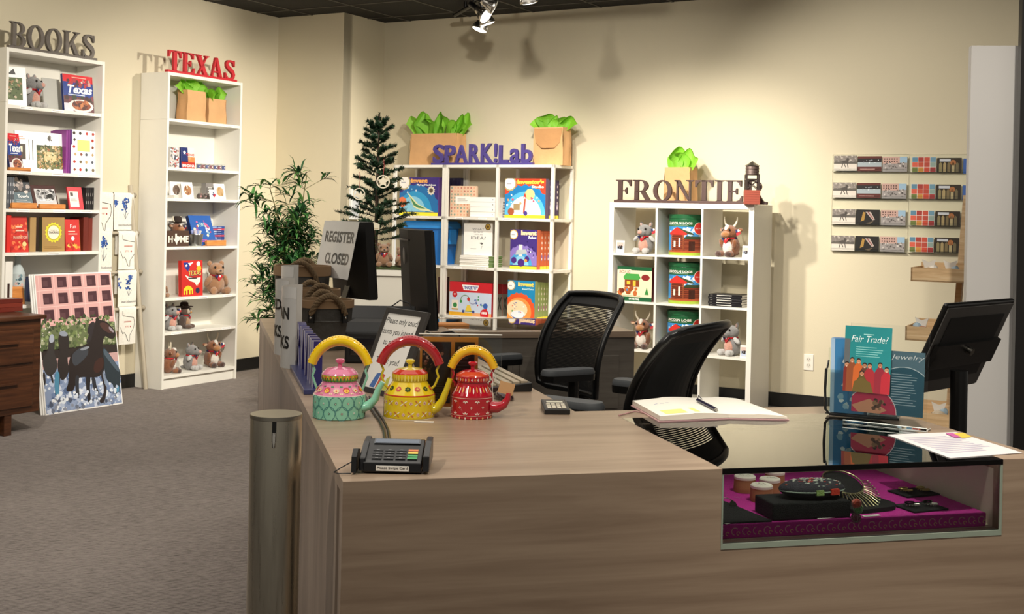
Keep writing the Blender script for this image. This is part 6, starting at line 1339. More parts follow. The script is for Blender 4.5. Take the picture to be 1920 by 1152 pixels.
# kettle 1
r1 = .0745
prof = dict(body=[(r1*.96, 0), (r1, .003), (r1*1.0, .02), (r1, .062), (r1*.98, .066), (r1*.66, .100), (r1*.66, .104)], lid=[(r1*.67, .1045), (r1*.69, .109), (r1*.69, .122), (r1*.66, .126), (r1*.5, .138), (r1*.2, .142), (.006, .143)], ear=.075, rs=r1*.86)
tl, pk = '#8ccdb0', '#dd7da0'
def p1(b, r, prof):
    b.cylmap(r, 0, .066, pi-.1, 2*pi+.1, lift=.0005)
    n = 7
    for j in range(2):
        for i in range(n):
            x = (i+.5+.5*j)/n; y = .72-.42*j
            for q in range(12): a, c = 2*pi*q/12, 2*pi*(q+1)/12; b.line(x+.07*math.cos(a), y+.30*math.sin(a), x+.07*math.cos(c), y+.30*math.sin(c), .03, '#4d8a84', 1)
            flower(b, x, y, .016, 5, ['#2f4a44', '#b86a78', '#f0f0e8'][(i+j) % 3], '#e8e8d8', 2)
    b.lathe([(r*.995, .0655), (r*.985, .0675)], 56, col='#f0e8d8', cap=False)
    # shoulder flowers on cone
    z0, z1, ra, rb = .067, .099, r*.975, r*.675; b.map = lambda x, y, k: ((ra+(rb-ra)*y+.0005*k)*math.cos(pi+pi*x), (ra+(rb-ra)*y+.0005*k)*math.sin(pi+pi*x), z0+(z1-z0)*y+.0004*k); b.asp = 4.6; b.sub = .035
    for i in range(7):
        x = (i+.5)/7; b.disc(x, .5, .052, ['#c8283a', '#e8a0b4'][i % 2], 1, n=14); flower(b, x, .42, .048, 8, ['#f4c22c', '#f0d8a0'][i % 2], '#e8502c', 2)
        for q in (-.06, .06): b.disc(x+q, .78, .012, '#3f8a5c', 1); b.disc(x+q, .2, .01, '#f4e4b0', 1)
def lp1(b, i, x): b.disc(x, .55, .026, ['#e8752c', '#f0c040'][i % 2], 1, ry=.4); b.disc(x, .35, .014, '#3a7a3c', 2, ry=.3)
k1 = kettle('k', 'teal and pink painted kettle with a yellow handle, leftmost of three', 641, 790, r1, prof, dict(body=[tl]*4+[pk, pk, pk], lid=['#7aa83c', '#a8c050', pk, pk, pk, pk], lidpaint=lp1, hd='#e8a818', sd=['#4f9a7c', '#8fb84a', '#3c6a60', '#b8c860']), '#f0c81c', tl, '#d86a8c', p1, (.080, .150, .216), [(r1*.9, .03, .017), (r1*1.15, .036, .015), (r1*1.38, .055, .012), (r1*1.5, .083, .010), (r1*1.66, .103, .0085)])
r2 = .0735
prof = dict(body=[(r2*.96, 0), (r2, .003), (r2*1.01, .02), (r2, .062), (r2*.97, .068), (r2*.67, .102), (r2*.67, .105)], lid=[(r2*.67, .1045), (r2*.7, .11), (r2*.7, .124), (r2*.68, .127), (r2*.5, .137), (r2*.2, .141), (.006, .142)], ear=.078, rs=r2*.84)
ye = '#e3c41e'
def p2(b, r, prof):
    b.cylmap(r*1.005, 0, .066, pi-.1, 2*pi+.1, lift=.0005)
    n = 6
    for i in range(n*2):
        x = (i+.5)/(2*n)
        for y, col in ((.72, '#c8504a'), (.24, '#d8a0a8')):
            if (i+(y > .5)) % 2: flower(b, x, y, .026, 6, '#ead0c4', col, 2)
            else:
                for a in (.6, 2.4, 3.8, 5.5): petal(b, x, y, a, .05, .008, ['#f4ead8', '#8a9a44', '#c86a3c'][int(a) % 3], 1.5)
    b.line(0, .02, 1, .02, .03, '#f0e4c0', 1)
    b.lathe([(r*1.0, .0655), (r*.985, .0685)], 56, col='#c8402c', cap=False)
    z0, z1, ra, rb = .069, .101, r*.965, r*.685; b.map = lambda x, y, k: ((ra+(rb-ra)*y+.0005*k)*math.cos(pi+pi*x), (ra+(rb-ra)*y+.0005*k)*math.sin(pi+pi*x), z0+(z1-z0)*y+.0004*k); b.asp = 4.6; b.sub = .035
    for i in range(7):
        x = (i+.5)/7; c = ['#c83a2c', '#3a4a28'][i % 2]
        for q in range(7): a = 2*pi*q/7; b.disc(x+.028*math.cos(a), .5+.028*4.6*math.sin(a), .017, c, 1+.02*q, n=8)
        b.disc(x, .5, .018, ['#e8a84c', '#8a8a3c'][i % 2], 2, n=8)
def lp2(b, i, x): b.rect(x-.008, .1, x+.008, .9, '#f2e070', 1); b.disc(x+.03, .3, .01, '#b8a018', 1, ry=.2)
kettle('k', 'yellow painted kettle with a dark red handle, middle of three', 775, 789, r2, prof, dict(body=[ye]*5+[ye, ye], lid=[ye, ye, '#c23c2a', '#c23c2a', '#e0c860', ye], lidpaint=lp2, hd='#8c1c22', sd=['#b8b030', '#d8d040', '#8a9a30']), '#a5242a', '#cdb81e', '#dcc02a', p2, (.084, .15, .217), [(r2*.9, .022, .017), (r2*1.12, .03, .0145), (r2*1.3, .05, .012), (r2*1.45, .08, .010), (r2*1.58, .112, .0085)], hr=.0158)
r3 = .061
prof = dict(body=[(r3*.97, 0), (r3*1.0, .003), (r3*.98, .02), (r3*1.0, .055), (r3*.98, .066), (r3*.74, .094), (r3*.72, .102)], lid=[(r3*.76, .1025), (r3*.8, .106), (r3*.8, .119), (r3*.76, .123), (r3*.5, .132), (r3*.2, .136), (.006, .137)], ear=.085, rs=r3*.85)
rd = '#b5182a'
def p3(b, r, prof):
    b.cylmap(r*1.0, 0, .068, pi-.1, 2*pi+.1, lift=.0006)
    for y in (.16, .88): b.rect(0, y-.012, 1, y+.012, '#e8b8a8', 1, nx=40)
    for i in range(6):
        x = (i+.5)/6; flower(b, x, .2, .045, 3, '#f2e4d8', '#c83a3c', 2, .2, pi-.2); flower(b, x, .8, .045, 3, '#f2e4d8', '#c83a3c', 2, pi+.2, 2*pi-.2)
        for a in (0, pi/2, pi, 3*pi/2): b.disc(x+.5/6+.012*math.cos(a), .5+b.asp*.012*math.sin(a), .006, '#f0d8cc', 2)
        b.disc(x+.5/6, .06, .012, '#f0b87c', 2, ry=.05); b.disc(x, .06, .008, '#f4e8dc', 2, ry=.05)
    z0, z1, ra, rb = .067, .094, r*.965, r*.75; b.map = lambda x, y, k: ((ra+(rb-ra)*y+.0006*k)*math.cos(pi+pi*x), (ra+(rb-ra)*y+.0006*k)*math.sin(pi+pi*x), z0+(z1-z0)*y+.0004*k); b.asp = 5; b.sub = .035
    for i in range(16): x = (i+.5)/16; b.disc(x, .6 if i % 2 else .5, .012, ['#f4e8dc', '#f0a04c'][i % 2], 1, ry=.3)
def lp3(b, i, x):
    for a in (0, pi/2, pi, 3*pi/2): b.disc(x+.009*math.cos(a), .5+.16*math.sin(a), .006, ['#f4e8dc', '#f0a04c'][i % 2], 1, ry=.1)
k3 = kettle('k', 'small red painted kettle with a yellow handle, rightmost of three', 893, 788, r3, prof, dict(body=[rd]*7, lid=[rd, rd, '#c8472c', '#c8472c', rd, rd], lidpaint=lp3, hd='#6a7a1c', sd=['#f0e0d4', '#e8a070', '#f4ece4']), '#e8b41c', '#b01a2a', '#c01c2e', p3, (.062, .14, .192), [(r3*.85, .032, .021), (r3*1.2, .03, .018), (r3*1.5, .038, .014), (r3*1.68, .055, .010), (r3*1.72, .072, .007)], hr=.0142)
b = MB('#c49a6c', 'paper'); b.M = Tm(.098, -.01, .085) @ Rm(.25, 'Y'); b.box(-.022, .022, -.0008, .0008, -.017, .017); b.obj('price_tag', k3)
b = MB('#e8e4dc', 'paper'); b.tube([(.054, -.004, .135), (.068, -.012, .11), (.08, -.011, .098)], .0007, 5); b.tube([(.06, -.014, .13), (.058, -.02, .08), (.062, -.02, .045)], .0009, 5); b.obj('tag_string', k3)
for px, py in ((795, 792),): P = C.onz(px, py, HC); b = MB('#f4efe4', 'paper'); b.box(-.027, .027, -.008, .006, 0, .001); solo(b, 'price_label', 'small white label strip in front of the yellow kettle', 'label', C, P.x, P.y, HC+.0006, -.24)
# --- card terminal
P = C.onz(737, 890, HC); t = thing('card_terminal', 'black card payment terminal with a Please Swipe Card label', 'card terminal', C, P.x, P.y, HC+.0005, -.25); t.scale = (K*.97, K*.92, K*.86)
b = MB('#0d0d0f', 'satin'); w = .082
b.prism([(0, .004), (.012, 0), (.15, 0), (.155, .01), (.15, .062), (.12, .066), (.02, .032), (.002, .028)], -w*.86, w*.78, plane='yz'); b.obj('terminal_body', t, .003)
b = MB('#131316', 'satin'); b.prism([(.0, .006), (.155, .01), (.155, .070), (.10, .068), (.01, .045)], w*.82, w*1.0, plane='yz'); b.obj('swipe_rail', t, .003)
b = MB('#131316', 'satin'); b.prism([(.0, .006), (.155, .01), (.155, .068), (.10, .064), (.01, .038)], -w*.98, -w*.80, plane='yz'); b.obj('side_rail', t, .003)
def slope(b, y0, z0, y1, z1, x0, x1): b.face((x0, y0, z0), (1, 0, 0), (0, y1-y0, z1-z0), x1-x0, math.hypot(y1-y0, z1-z0)); return b
b = MB('#3c4a60', 'gloss'); slope(b, .095, .0590, .12, .0664, -.055, .055); b.rect(0, 0, 1, 1, '#26303f', 3); b.rect(.03, .1, .97, .9, '#46566c', 4); b.obj('screen', t)
b = MB('#222226', 'satin'); slope(b, .02, .0325, .072, .0505, -.06, .055)
for i in range(4):
    for j in range(4):
        c = '#17171a' if i < 3 else ['#3f9a5a', '#3f9a5a', '#e8c850', '#d8763c'][j]; x = .06+i*.24; b.rect(x, .05+j*.24, x+.2, .05+j*.24+.17, c, 4); 
        if i < 3: b.rect(x+.07, .1+j*.24, x+.13, .16+j*.24, '#77777a', 5)
b.obj('keypad', t)
b = MB('#f2efe8', 'paper'); b.box(-.04, .036, -.0005, .0025, .008, .021); b.front(-.04, .036, -.0005, .008, .021); b.txt('Please Swipe Card', .04, .2, .96, .85, '#2a2a2a', 1, .01); b.obj('label', t)
b = MB('#131315', 'satin'); b.prism([(-.015, .005), (.06, .005), (.07, .05), (.02, .06), (-.01, .045)], -w*1.16, -w*1.02, plane='yz'); b.tube([(-w*1.1, .02, .03), (-w*1.35, .0, .02), (-w*1.65, -.01, .004), (-w*1.5, -.02, .003), (-w*1.15, -.02, .004)], .0015, 6); b.obj('stylus_holder', t, .002)
pts = [C.onz(*q, HC+.004) for q in ((722, 826), (720, 808), (712, 790), (704, 778), (697, 768), (690, 757), (686, 745))]
b = MB('#0e0d0d', 'satin'); b.tube([tuple(q) for q in pts], .0042, 8); b.tube([(q.x+.012, q.y+.004, q.z) for q in pts], .0035, 8)
solo(b, 'terminal_cable', 'black cable running from the card terminal between the kettles', 'cable', C, 0, 0, 0)
# --- calculator
P = C.onz(1045, 778, HC); t = thing('calculator', 'small black desk calculator with a pale face near the inner counter edge', 'calculator', C, P.x, P.y+.0, HC+.0005, -.18)
b = MB('#1b1a1b', 'satin'); b.prism([(0, 0), (.12, 0), (.12, .026), (0, .014)], -.038, .038, plane='yz'); b.obj('case', t, .002)
b = MB('#a89a84', 'satin'); slope(b, .008, .015, .112, .0252, -.031, .031); b.rect(0, 0, 1, 1, '#57504a', 1); b.rect(.05, .62, .95, .95, '#2a2826', 2); b.rect(.1, .68, .9, .86, '#c8c4b0', 3)
for i in range(4):
    for j in range(4): b.rect(.06+i*.235, .05+j*.14, .24+i*.235, .15+j*.14, ['#e8e0cc', '#d8cfb8'][(i+j) % 2], 3)
b.obj('face', t)
# --- open notebook
zt = HC+.021
nl0, nl1 = C.onz(1238, 781, zt-.004), C.onz(1186, 752, zt-.004); s0, s1 = C.onz(1367, 777, zt-.006), C.onz(1296, 746, zt-.006); r0, r1_ = C.onz(1476, 781, HC+.012), C.onz(1384, 745, HC+.016)
t = thing('open_notebook', 'thick open notebook with a pale pink cover lying over the case corner', 'notebook', C, 0, 0, HC+.0008)
def pageblock(b, a0, a1, c0, c1, ztop, bulge):
    def tp(u, v): p = a0.lerp(a1, v).lerp(c0.lerp(c1, v), u); z = ztop[0]+(ztop[1]-ztop[0])*u; return (p.x, p.y, z+bulge*math.sin(pi*min(1, u*1.0))**.8*(u**.5 if u < .5 else 1)*1.0)
    def bt(u, v): p = tp(u, v); return (p[0], p[1], .004)
    b.grid(tp, 14, 2, '#f4f0e4', 'paper'); n = 14
    for v in (0, 1):
        vs = [tp(i/n, v) for i in range(n+1)]+[bt(i/n, v) for i in range(n+1)]; b.add(vs, [(i, i+1, n+2+i, n+1+i) for i in range(n)], '#e2d6c6', 'paper')
    for u in (0, 1): vs = [tp(u, 0), tp(u, 1), bt(u, 1), bt(u, 0)]; b.add(vs, [(0, 1, 2, 3)], '#e2d6c6', 'paper')
    return tp
b = MB(mat='paper'); tpl = pageblock(b, nl0, nl1, s0, s1, (.017, .014), .006)
b.map = lambda x, y, k: (lambda p: (p[0], p[1], p[2]+.0004*k))(tpl(x, y)); b.asp = .75
b.rect(.12, .08, .62, .30, '#f2ec8c', 1, nx=8); rr = rnd(8)
for i in range(3): b.line(.2+.1*i, .66+.02*i, .26+.1*i, .68, .012, '#9aa0c8', 1)
b.obj('left_pages', t)
b = MB(mat='paper'); pageblock(b, s0, s1, r0, r1_, (.014, .010), .004); b.obj('right_pages', t)
b = MB('#c9a0a0', 'satin')
def ex(p, q, d): v = (p-q).normalized(); return p+v*d
quad = [ex(nl0, s0, .006), ex(nl1, s1, .006), ex(r1_, s1, .006), ex(r0, s0, .006)]
b.prism([(q.x, q.y) for q in (quad[0], s0, quad[3], quad[2], s1, quad[1])], 0, .003, plane='xy'); b.obj('cover', t)
b = MB('#b88c8c', 'cloth'); d = (nl0-nl1).normalized(); e = C.onz(1183, 768, HC+.001); b.tube([tuple(C.onz(x, y, HC+.002)-Vector((0, 0, HC))) for x, y in ((1238, 783), (1210, 776), (1190, 772), (1160, 780))], .002, 6); b.obj('ribbon', t)
pa, pb = C.onz(1308, 748, HC+.028), C.onz(1346, 768, HC+.028)
b = MB('#1d1a38', 'satin'); d = (pb-pa); b.tube([(0, 0, 0), tuple(d*.55)], .0052, 12); b.tube([tuple(d*.55), tuple(d*.9)], .0058, 12); b.tube([tuple(d*.9), tuple(d*1.0)], [.005, .0015], 12, col='#b8b4ac', mat='metal'); b.tube([tuple(d*.02+Vector((0, 0, .006))), tuple(d*.02+Vector((.006, .01, .012))), tuple(d*.25+Vector((0, .004, .009)))], .0014, 6)
solo(b, 'ballpoint_pen', 'dark navy ballpoint pen lying on the right page of the notebook', 'pen', C, pa.x, pa.y, HC+.0245)

# --- acrylic sign holder + cards + brochure rack
A0, A1 = WK.onz(1580, 795, HC), WK.onz(1738, 812, HC); S = Frame(A0.x, A0.y, math.atan2(A1.y-A0.y, A1.x-A0.x), K); SW = (A1-A0).length
t = thing('acrylic_sign_holder', 'clear slanted acrylic sign holder standing on the glass top', 'sign holder', S, 0, .0, HC+.001)
lean = .10; b = MB(mat='acrylic'); b.M = Tm(0, .045, .004) @ Rm(-lean, 'X'); b.box(0, SW*.95, -.0012, .0012, 0, .285); b.obj('plate', t)
b = MB(mat='acrylic'); b.prism([(0, 0), (.05, 0), (.05, .004), (.046, .004), (.006, .012), (0, .008)], 0, SW, plane='yz'); b.obj('foot', t)
b = MB('#e9efe9', 'gloss'); b.tube([(0, .001, .010), (SW, .001, .010)], .0014, 6); b.tube([(0, .001, .001), (SW, .001, .001)], .0010, 6); b.tube([(SW, 0, .006), (SW, .045, .004)], .0016, 6); b.obj('edge_highlight', t)  # pale tubes stand in for the highlights along the acrylic edges
def scard(px0, px1, pyt, pyb, yoff, name, label, art, cat='sign'):
    yy = .045+yoff; x0 = S.x(px0, (pyt+pyb)/2, yy+.02); x1 = S.x(px1, (pyt+pyb)/2, yy+.02); za = S.z((px0+px1)/2, pyb, yy+.01)-HC-.005; zb = S.z((px0+px1)/2, pyt, yy+.03)-HC-.005
    b = MB('#2c8a8c', 'satin'); b.M = Tm(0, .045, .004) @ Rm(-lean, 'X'); b.box(x0, x1, yoff, yoff+.0012, za, zb); b.front(x0, x1, yoff, za, zb); b.map = (lambda m: (lambda x, y, k: m(x, y, k*.4)))(b.map); art(b); return solo(b, name, label, cat, S, 0, 0, HC+.001)
def a_ft(b):
    b.rect(0, 0, 1, 1, '#248286'); b.lines(.4, .7, .86, .9, 1, '#9cd4d0', 2, .3); b.txt('Fair Trade?', .14, .76, .9, .86, '#e4efee', 2, -.004, shear=.35); b.lines(.25, .85, .53, .70, 5, '#8ccac6', 2, .25)
    b.rect(0, 0, 1, .3, '#6a3030', 1.5); b.rect(0, .3, .12, .8, '#5e6468', 2)
    ppl = [(.07, .40, '#7a2c24', '#c08a6a'), (.18, .47, '#8a4a2c', '#b9805f'), (.32, .46, '#c0602c', '#c08a6a'), (.45, .4, '#5c3c30', '#a8765a'), (.56, .40, '#a02c34', '#b9805f'), (.78, .42, '#8c2a38', '#b0785a'), (.92, .36, '#b02c38', '#c08a6a'), (.4, .28, '#5e4f26', '#b07a5a')]
    for i, (x, y, c, s_) in enumerate(ppl): b.poly([(x-.12, 0), (x-.11, y-.1), (x-.04, y-.02), (x+.04, y-.02), (x+.11, y-.1), (x+.12, 0)], c, 3+i*.3); b.disc(x, y, .045, s_, 3.1+i*.3, n=12); b.disc(x, y+.022, .046, '#2c201c', 3.05+i*.3, n=12); b.disc(x, y-.006, .038, s_, 3.2+i*.3, n=12); b.disc(x-.013, y+.004, .006, '#2a1a16', 3.25+i*.3, n=6); b.disc(x+.013, y+.004, .006, '#2a1a16', 3.25+i*.3, n=6); b.rect(x-.014, y-.024, x+.014, y-.019, '#f0e4dc', 3.25+i*.3)
    b.poly([(.2, 0), (.24, .16), (.4, .22), (.58, .16), (.66, 0)], '#66562c', 6)
def a_jw(b):
    b.rect(0, 0, 1, 1, '#5d7d8c'); b.disc(.72, .3, .42, '#d8e4e6', 1.4, n=40); b.disc(.72, .3, .41, '#285a6c', 2, n=40); b.txt('Jewelry', .52, .85, .97, .95, '#eef3f4', 3, -.004, shear=.35); b.txt('ha', .3, .85, .42, .92, '#eef3f4', 3, -.004, shear=.35); b.lines(.55, .92, .15, .66, 13, '#a8c0c8', 3, .25)
    b.disc(.28, .0, .36, '#e8d8d8', 2.5, n=30); b.disc(.28, .0, .35, '#b02a4c', 3, n=30); b.poly([(.0, .1), (.25, .22), (.5, .06), (.4, .0), (.1, .0)], '#c08a6a', 3.5); blobs(b, 91, 14, .3, .05, .5, .22, ['#5a4030', '#8a6a4c', '#3a2a24'], .02, .04, 4); b.rect(0, .36, .28, .8, '#a89888', 1.2)
scard(1600, 1734, 656, 777, .003, 'jewelry_card', 'blue grey card reading Jewelry with a dark teal circle, behind the Fair Trade card', a_jw)
scard(1583, 1671, 612, 737, -.003, 'fair_trade_card', 'teal Fair Trade? card with a crowd of smiling people', a_ft)
B0 = WK.onz(1560, 784, HC); Bf = Frame(B0.x, B0.y+.03, S.yaw+.15, K)
t = thing('brochure_rack', 'dark-edged clear brochure rack at the back of the glass top', 'brochure rack', Bf, 0, 0, HC+.001)
b = MB(mat='clear_glass'); b.box(-.012, .20, .0, .003, .012, .14); b.box(-.012, .20, .05, .053, .012, .2); b.obj('pocket', t)
b = MB('#1a1918', 'gloss'); b.tube([(-.012, 0, .14), (-.014, -.003, .08), (-.012, -.002, .02), (0, .0, .006), (.1, .0, .004), (.2, .0, .006)], .0042, 8); b.tube([(-.012, 0, .14), (-.013, .03, .14), (-.012, .053, .16)], .003, 8); b.box(-.012, .2, 0, .053, .006, .010); b.obj('rack_edge', t)
for i in range(7):
    b = MB('#2f6fa8', 'satin'); b.box(-.0, .098, 0, .0035, 0, .222); b.front(0, .098, 0, 0, .222); b.rect(0, 0, 1, 1, '#3a7fb4', 1); blobs(b, 500+i, 26, .3, .05, 1, .95, ['#dfe8ec', '#8fb8d0', '#5a98c0', '#b8ccd4'], .05, .14, 2); b.rect(0, 0, .12, 1, '#a8c4e0', 3)
    solo(b, 'brochure', 'blue and white leaflet standing in the brochure rack', 'brochure', Bf, .0+.003*i-(.012 if i > 3 else 0), .006+i*.0058, HC+.012, .0, 'leaflets in the brochure rack')
for i in range(3):
    b = MB('#dfe3e6', 'satin'); b.box(0, .085, 0, .0035, 0, .10); b.front(0, .085, 0, 0, .1); blobs(b, 510+i, 30, .0, .05, .85, .95, ['#9aa4aa', '#5f6c74', '#c8ced2'], .06, .14, 2)
    solo(b, 'brochure', 'low grey leaflet in the right pocket of the brochure rack', 'brochure', Bf, .108, .008+i*.012, HC+.012, 0, 'low leaflets in the brochure rack')
cor = [C.onz(x, y, HC) for x, y in ((1664, 817), (1792, 812), (1917, 851), (1782, 861))]; 
b = MB('#cdc8c8', 'paper'); b.prism([(q.x, q.y) for q in cor], 0, .0012, plane='xy')
def pm(x, y, k): p = cor[3].lerp(cor[2], x).lerp(cor[0].lerp(cor[1], x), y); return (p.x, p.y, .0012+.0003*k)
b.map = pm; b.asp = .8; b.lines(.1, .9, .15, .85, 10, '#aca6b4', 1, .5); 
solo(b, 'printed_sheet', 'white printed sheet hanging slightly over the right corner of the counter', 'paper sheet', C, 0, 0, HC+.0012)
cf = [C.onz(x, y, HC) for x, y in ((1786, 816), (1806, 814), (1822, 822), (1804, 824))]
b = MB('#c8b03c', 'paper'); b.prism([(q.x, q.y) for q in cf], 0, .001, plane='xy'); b.prism([(q.x-.02, q.y+.002) for q in (cf[0], cf[0].lerp(cf[1], .6), cf[3].lerp(cf[2], .6), cf[3])], .001, .0016, '#b0508c', plane='xy')
solo(b, 'sticky_flags', 'yellow and pink sticky flags on the printed sheet', 'sticky notes', C, 0, 0, HC+.0028)

# --- please only touch sign
PF = Frame(-.495, 3.93, R(-52), K)
t = thing('sign_frame', 'dark grey leaning frame reading Please only touch items you intend to purchase', 'sign', PF, 0, 0, HC)
b = MB('#3b3836', 'satin'); ln = R(22); W, Hh = .245, .29; b.M = Tm(0, 0, .001) @ Rm(-ln, 'X')
for a in ((0, .018, 0, Hh), (W-.03, W, 0, Hh), (.018, W-.03, 0, .018), (.018, W-.03, Hh-.018, Hh)): b.box(a[0], a[1], 0, .014, a[2], a[3])
b.obj('frame', t, .002)
b = MB('#e6e3dc', 'paper'); b.M = Tm(0, 0, .001) @ Rm(-ln, 'X'); b.box(.016, W-.028, .005, .010, .016, Hh-.016); b.front(.016, W-.028, .005, .016, Hh-.016)
for tx_, x0, x1, y in (('Please only touch', .04, .98, .88), ('items you intend', .03, .9, .74), ('to purchase.', .16, .82, .60), ('Thank you!', .12, .80, .36)): b.txt(tx_, x0, y-.045, x1, y+.055, '#26262a', 1, .0)
b.poly([(.2, .02), (.35, .02), (.42, .22), (.3, .2)], '#4a6ca8', 1); b.poly([(.38, .02), (.5, .02), (.55, .2), (.44, .22)], '#c8583c', 1); b.poly([(.6, .0), (.72, .02), (.7, .2), (.62, .16)], '#b8b84c', 1); b.obj('sheet', t)
b = MB('#2c2a29', 'satin'); b.add([(W*.4, .10, .22), (W*.6, .10, .22), (W*.65, .20, .0), (W*.35, .20, .0), (W*.4, .105, .22), (W*.6, .105, .22), (W*.65, .205, .0), (W*.35, .205, .0)], [(0, 1, 2, 3), (7, 6, 5, 4), (0, 3, 7, 4), (1, 5, 6, 2), (0, 4, 5, 1), (3, 2, 6, 7)]); b.obj('easel_leg', t)
# --- orange double frame in acrylic
O0 = WK.onf(785, 770, 3.6); OF = Frame(O0.x, 3.6, .05, K)
t = thing('double_frame', 'orange-bordered double sign behind the kettles in a clear acrylic stand', 'sign', OF, 0, 0, HC+.0005)
w, h = .174, .205
b = MB(mat='acrylic'); b.box(-.004, .245, -.004, -.001, 0, h+.016); b.box(-.004, .245, .006, .009, 0, h+.016); b.obj('acrylic_stand', t)
b = MB('#d9d6cc', 'gloss'); b.tube([(-.004, .002, h+.016), (.245, .002, h+.016)], .0022, 8); b.obj('top_rod', t)
b = MB('#e59a3c', 'paint'); b.box(0, w, 0, .004, .004, h+.008); b.front(0, w, 0, .004, h+.008)
b.rect(.04, .05, .535, .93, '#1b1a20', 1); b.rect(.60, .05, .94, .93, '#17151a', 1); b.poly([(.3, .5), (.36, .8), (.44, .86), (.5, .8), (.52, .4), (.46, .2), (.3, .2)], '#2e2a30', 2); b.disc(.42, .78, .05, '#3a302c', 3); b.disc(.38, .76, .03, '#a87860', 4)
blobs(b, 601, 26, .06, .5, .26, .76, ['#b88878', '#5a4038', '#d0b8a8', '#8a5a4a', '#3a2c2c'], .015, .035, 3); b.lines(.08, .5, .1, .34, 7, '#5a5c62', 3, .3); b.disc(.68, .84, .03, '#9a9488', 3); b.txt('CAREERS', .74, .82, .9, .86, '#a84a34', 3, .02); b.lines(.64, .9, .12, .72, 12, '#4c4c54', 3, .25); blobs(b, 602, 10, .08, .08, .5, .2, ['#4a5a44', '#6a4a44'], .02, .04, 3)
b.obj('poster', t)
# --- keyboard, mouse
k0 = C.onz(1003, 735, HC); t = thing('keyboard', 'beige-keyed black keyboard pointing away along the inner counter edge', 'keyboard', C, k0.x-.01, k0.y, HC+.0005, .02)
b = MB('#141414', 'satin'); b.prism([(-.17, 0), (0, 0), (0, .03), (-.17, .014)], 0, .46); b.obj('keyboard_base', t, .003)
b = MB('#a89a84', 'satin')
for i in range(6):
    xx = -.012-i*.027; zz = .029-i*.0026; n = 16 if i else 13
    for j in range(n): b.box(xx-.022, xx, .012+j*.435/n, .012+(j+.88)*.435/n, zz-.004, zz+.006)
b.obj('keys', t, .001)
P = C.onz(962, 752, HC); b = MB('#3a2226', 'gloss'); b.ell(0, 0, .004, .03, .05, .026, 20)
b.v = [(x, y, max(0, z)) for x, y, z in b.v]; solo(b, 'computer_mouse', 'dark rounded mouse half hidden by the red kettle spout', 'mouse', C, P.x-.02, P.y+.04, HC+.0005, .1)

# --- all in one computers seen from behind
def aio(xl, yl, xr, yr, z0, z1, label, tilt, logo=True):
    L = Vector((xl, yl)); Rr = Vector((xr, yr)); d = Rr-L; W = d.length; fr = Frame(xl, yl, math.atan2(d.y, d.x), K); Hh = (z1-z0)/math.cos(tilt)
    t = thing('computer_monitor', label, 'computer monitor', fr, 0, 0, HC+.0005)
    M = Tm(0, 0, z0-HC) @ Rm(tilt, 'X')
    b = MB('#0f0e0d', 'rubber'); b.M = M; loft(b, [([(x, y) for x, y in ((0, .012), (.02, -.012), (W*.5, -.03), (W-.02, -.012), (W, .012), (W, .022), (0, .022))], 0), ([(x, y) for x, y in ((0, .012), (.02, -.012), (W*.5, -.03), (W-.02, -.012), (W, .012), (W, .022), (0, .022))], Hh)]); b.obj('monitor_back', t, .004)
    b = MB('#050505', 'gloss'); b.M = M; b.box(.006, W-.006, .022, .028, .006, Hh-.006); b.obj('screen', t)
    b = MB('#070707', 'satin'); b.M = M; b.box(.05, W*.55, -.034, -.02, Hh-.05, Hh-.042); b.obj('vent', t)
    if logo: b = MB('#6e6a64', 'metal'); b.M = M @ Tm(W*.34, -.032, Hh*.72) @ Rm(.06, 'Y'); b.ell(0, 0, 0, .04, .003, .018, 16, '#8f8a82', 'paint', rot=(0, pi/2, 0)); b.obj('badge', t)
    b = MB('#24221f', 'satin'); zt_ = z0-HC+.07; b.prism([(-.03, zt_), (-.01, zt_+.05), (-.08, .02), (-.10, .008)], W*.5-.03, W*.5+.03, plane='yz'); b.box(W*.5-.10, W*.5+.10, -.10, .12, 0, .01); b.obj('stand', t, .002)
    return fr
aio(-.505, 5.80, -.335, 5.27, .845, 1.285, 'black all-in-one computer seen from behind, right of the two', R(4))
mf = aio(-.915, 6.25, -.665, 5.86, .93, 1.31, 'black computer monitor behind the taped REGISTER CLOSED paper', R(5), False)
b = MB('#d6d4d0', 'satin'); w = .44
w = .41
def ws(u, v): s = (v-1)*.29; return ((u-.5)*w, .006*math.sin(u*11)*(1-v)+s*.17, s*.97)
b.grid(ws, 24, 6); b.map = lambda x, y, k: (lambda p: (p[0], p[1]-.0008*k, p[2]))(ws(x, y)); b.asp = w/.285
b.txt('REGISTER', .1, .62, .96, .82, '#4a4a4c', 1, .03); b.txt('CLOSED', .2, .24, .9, .44, '#4a4a4c', 1, .03)
solo(b, 'taped_paper', 'white plastic-sleeved paper reading REGISTER CLOSED taped to a monitor', 'paper sign', mf, .245, -.078, 1.312, 0)

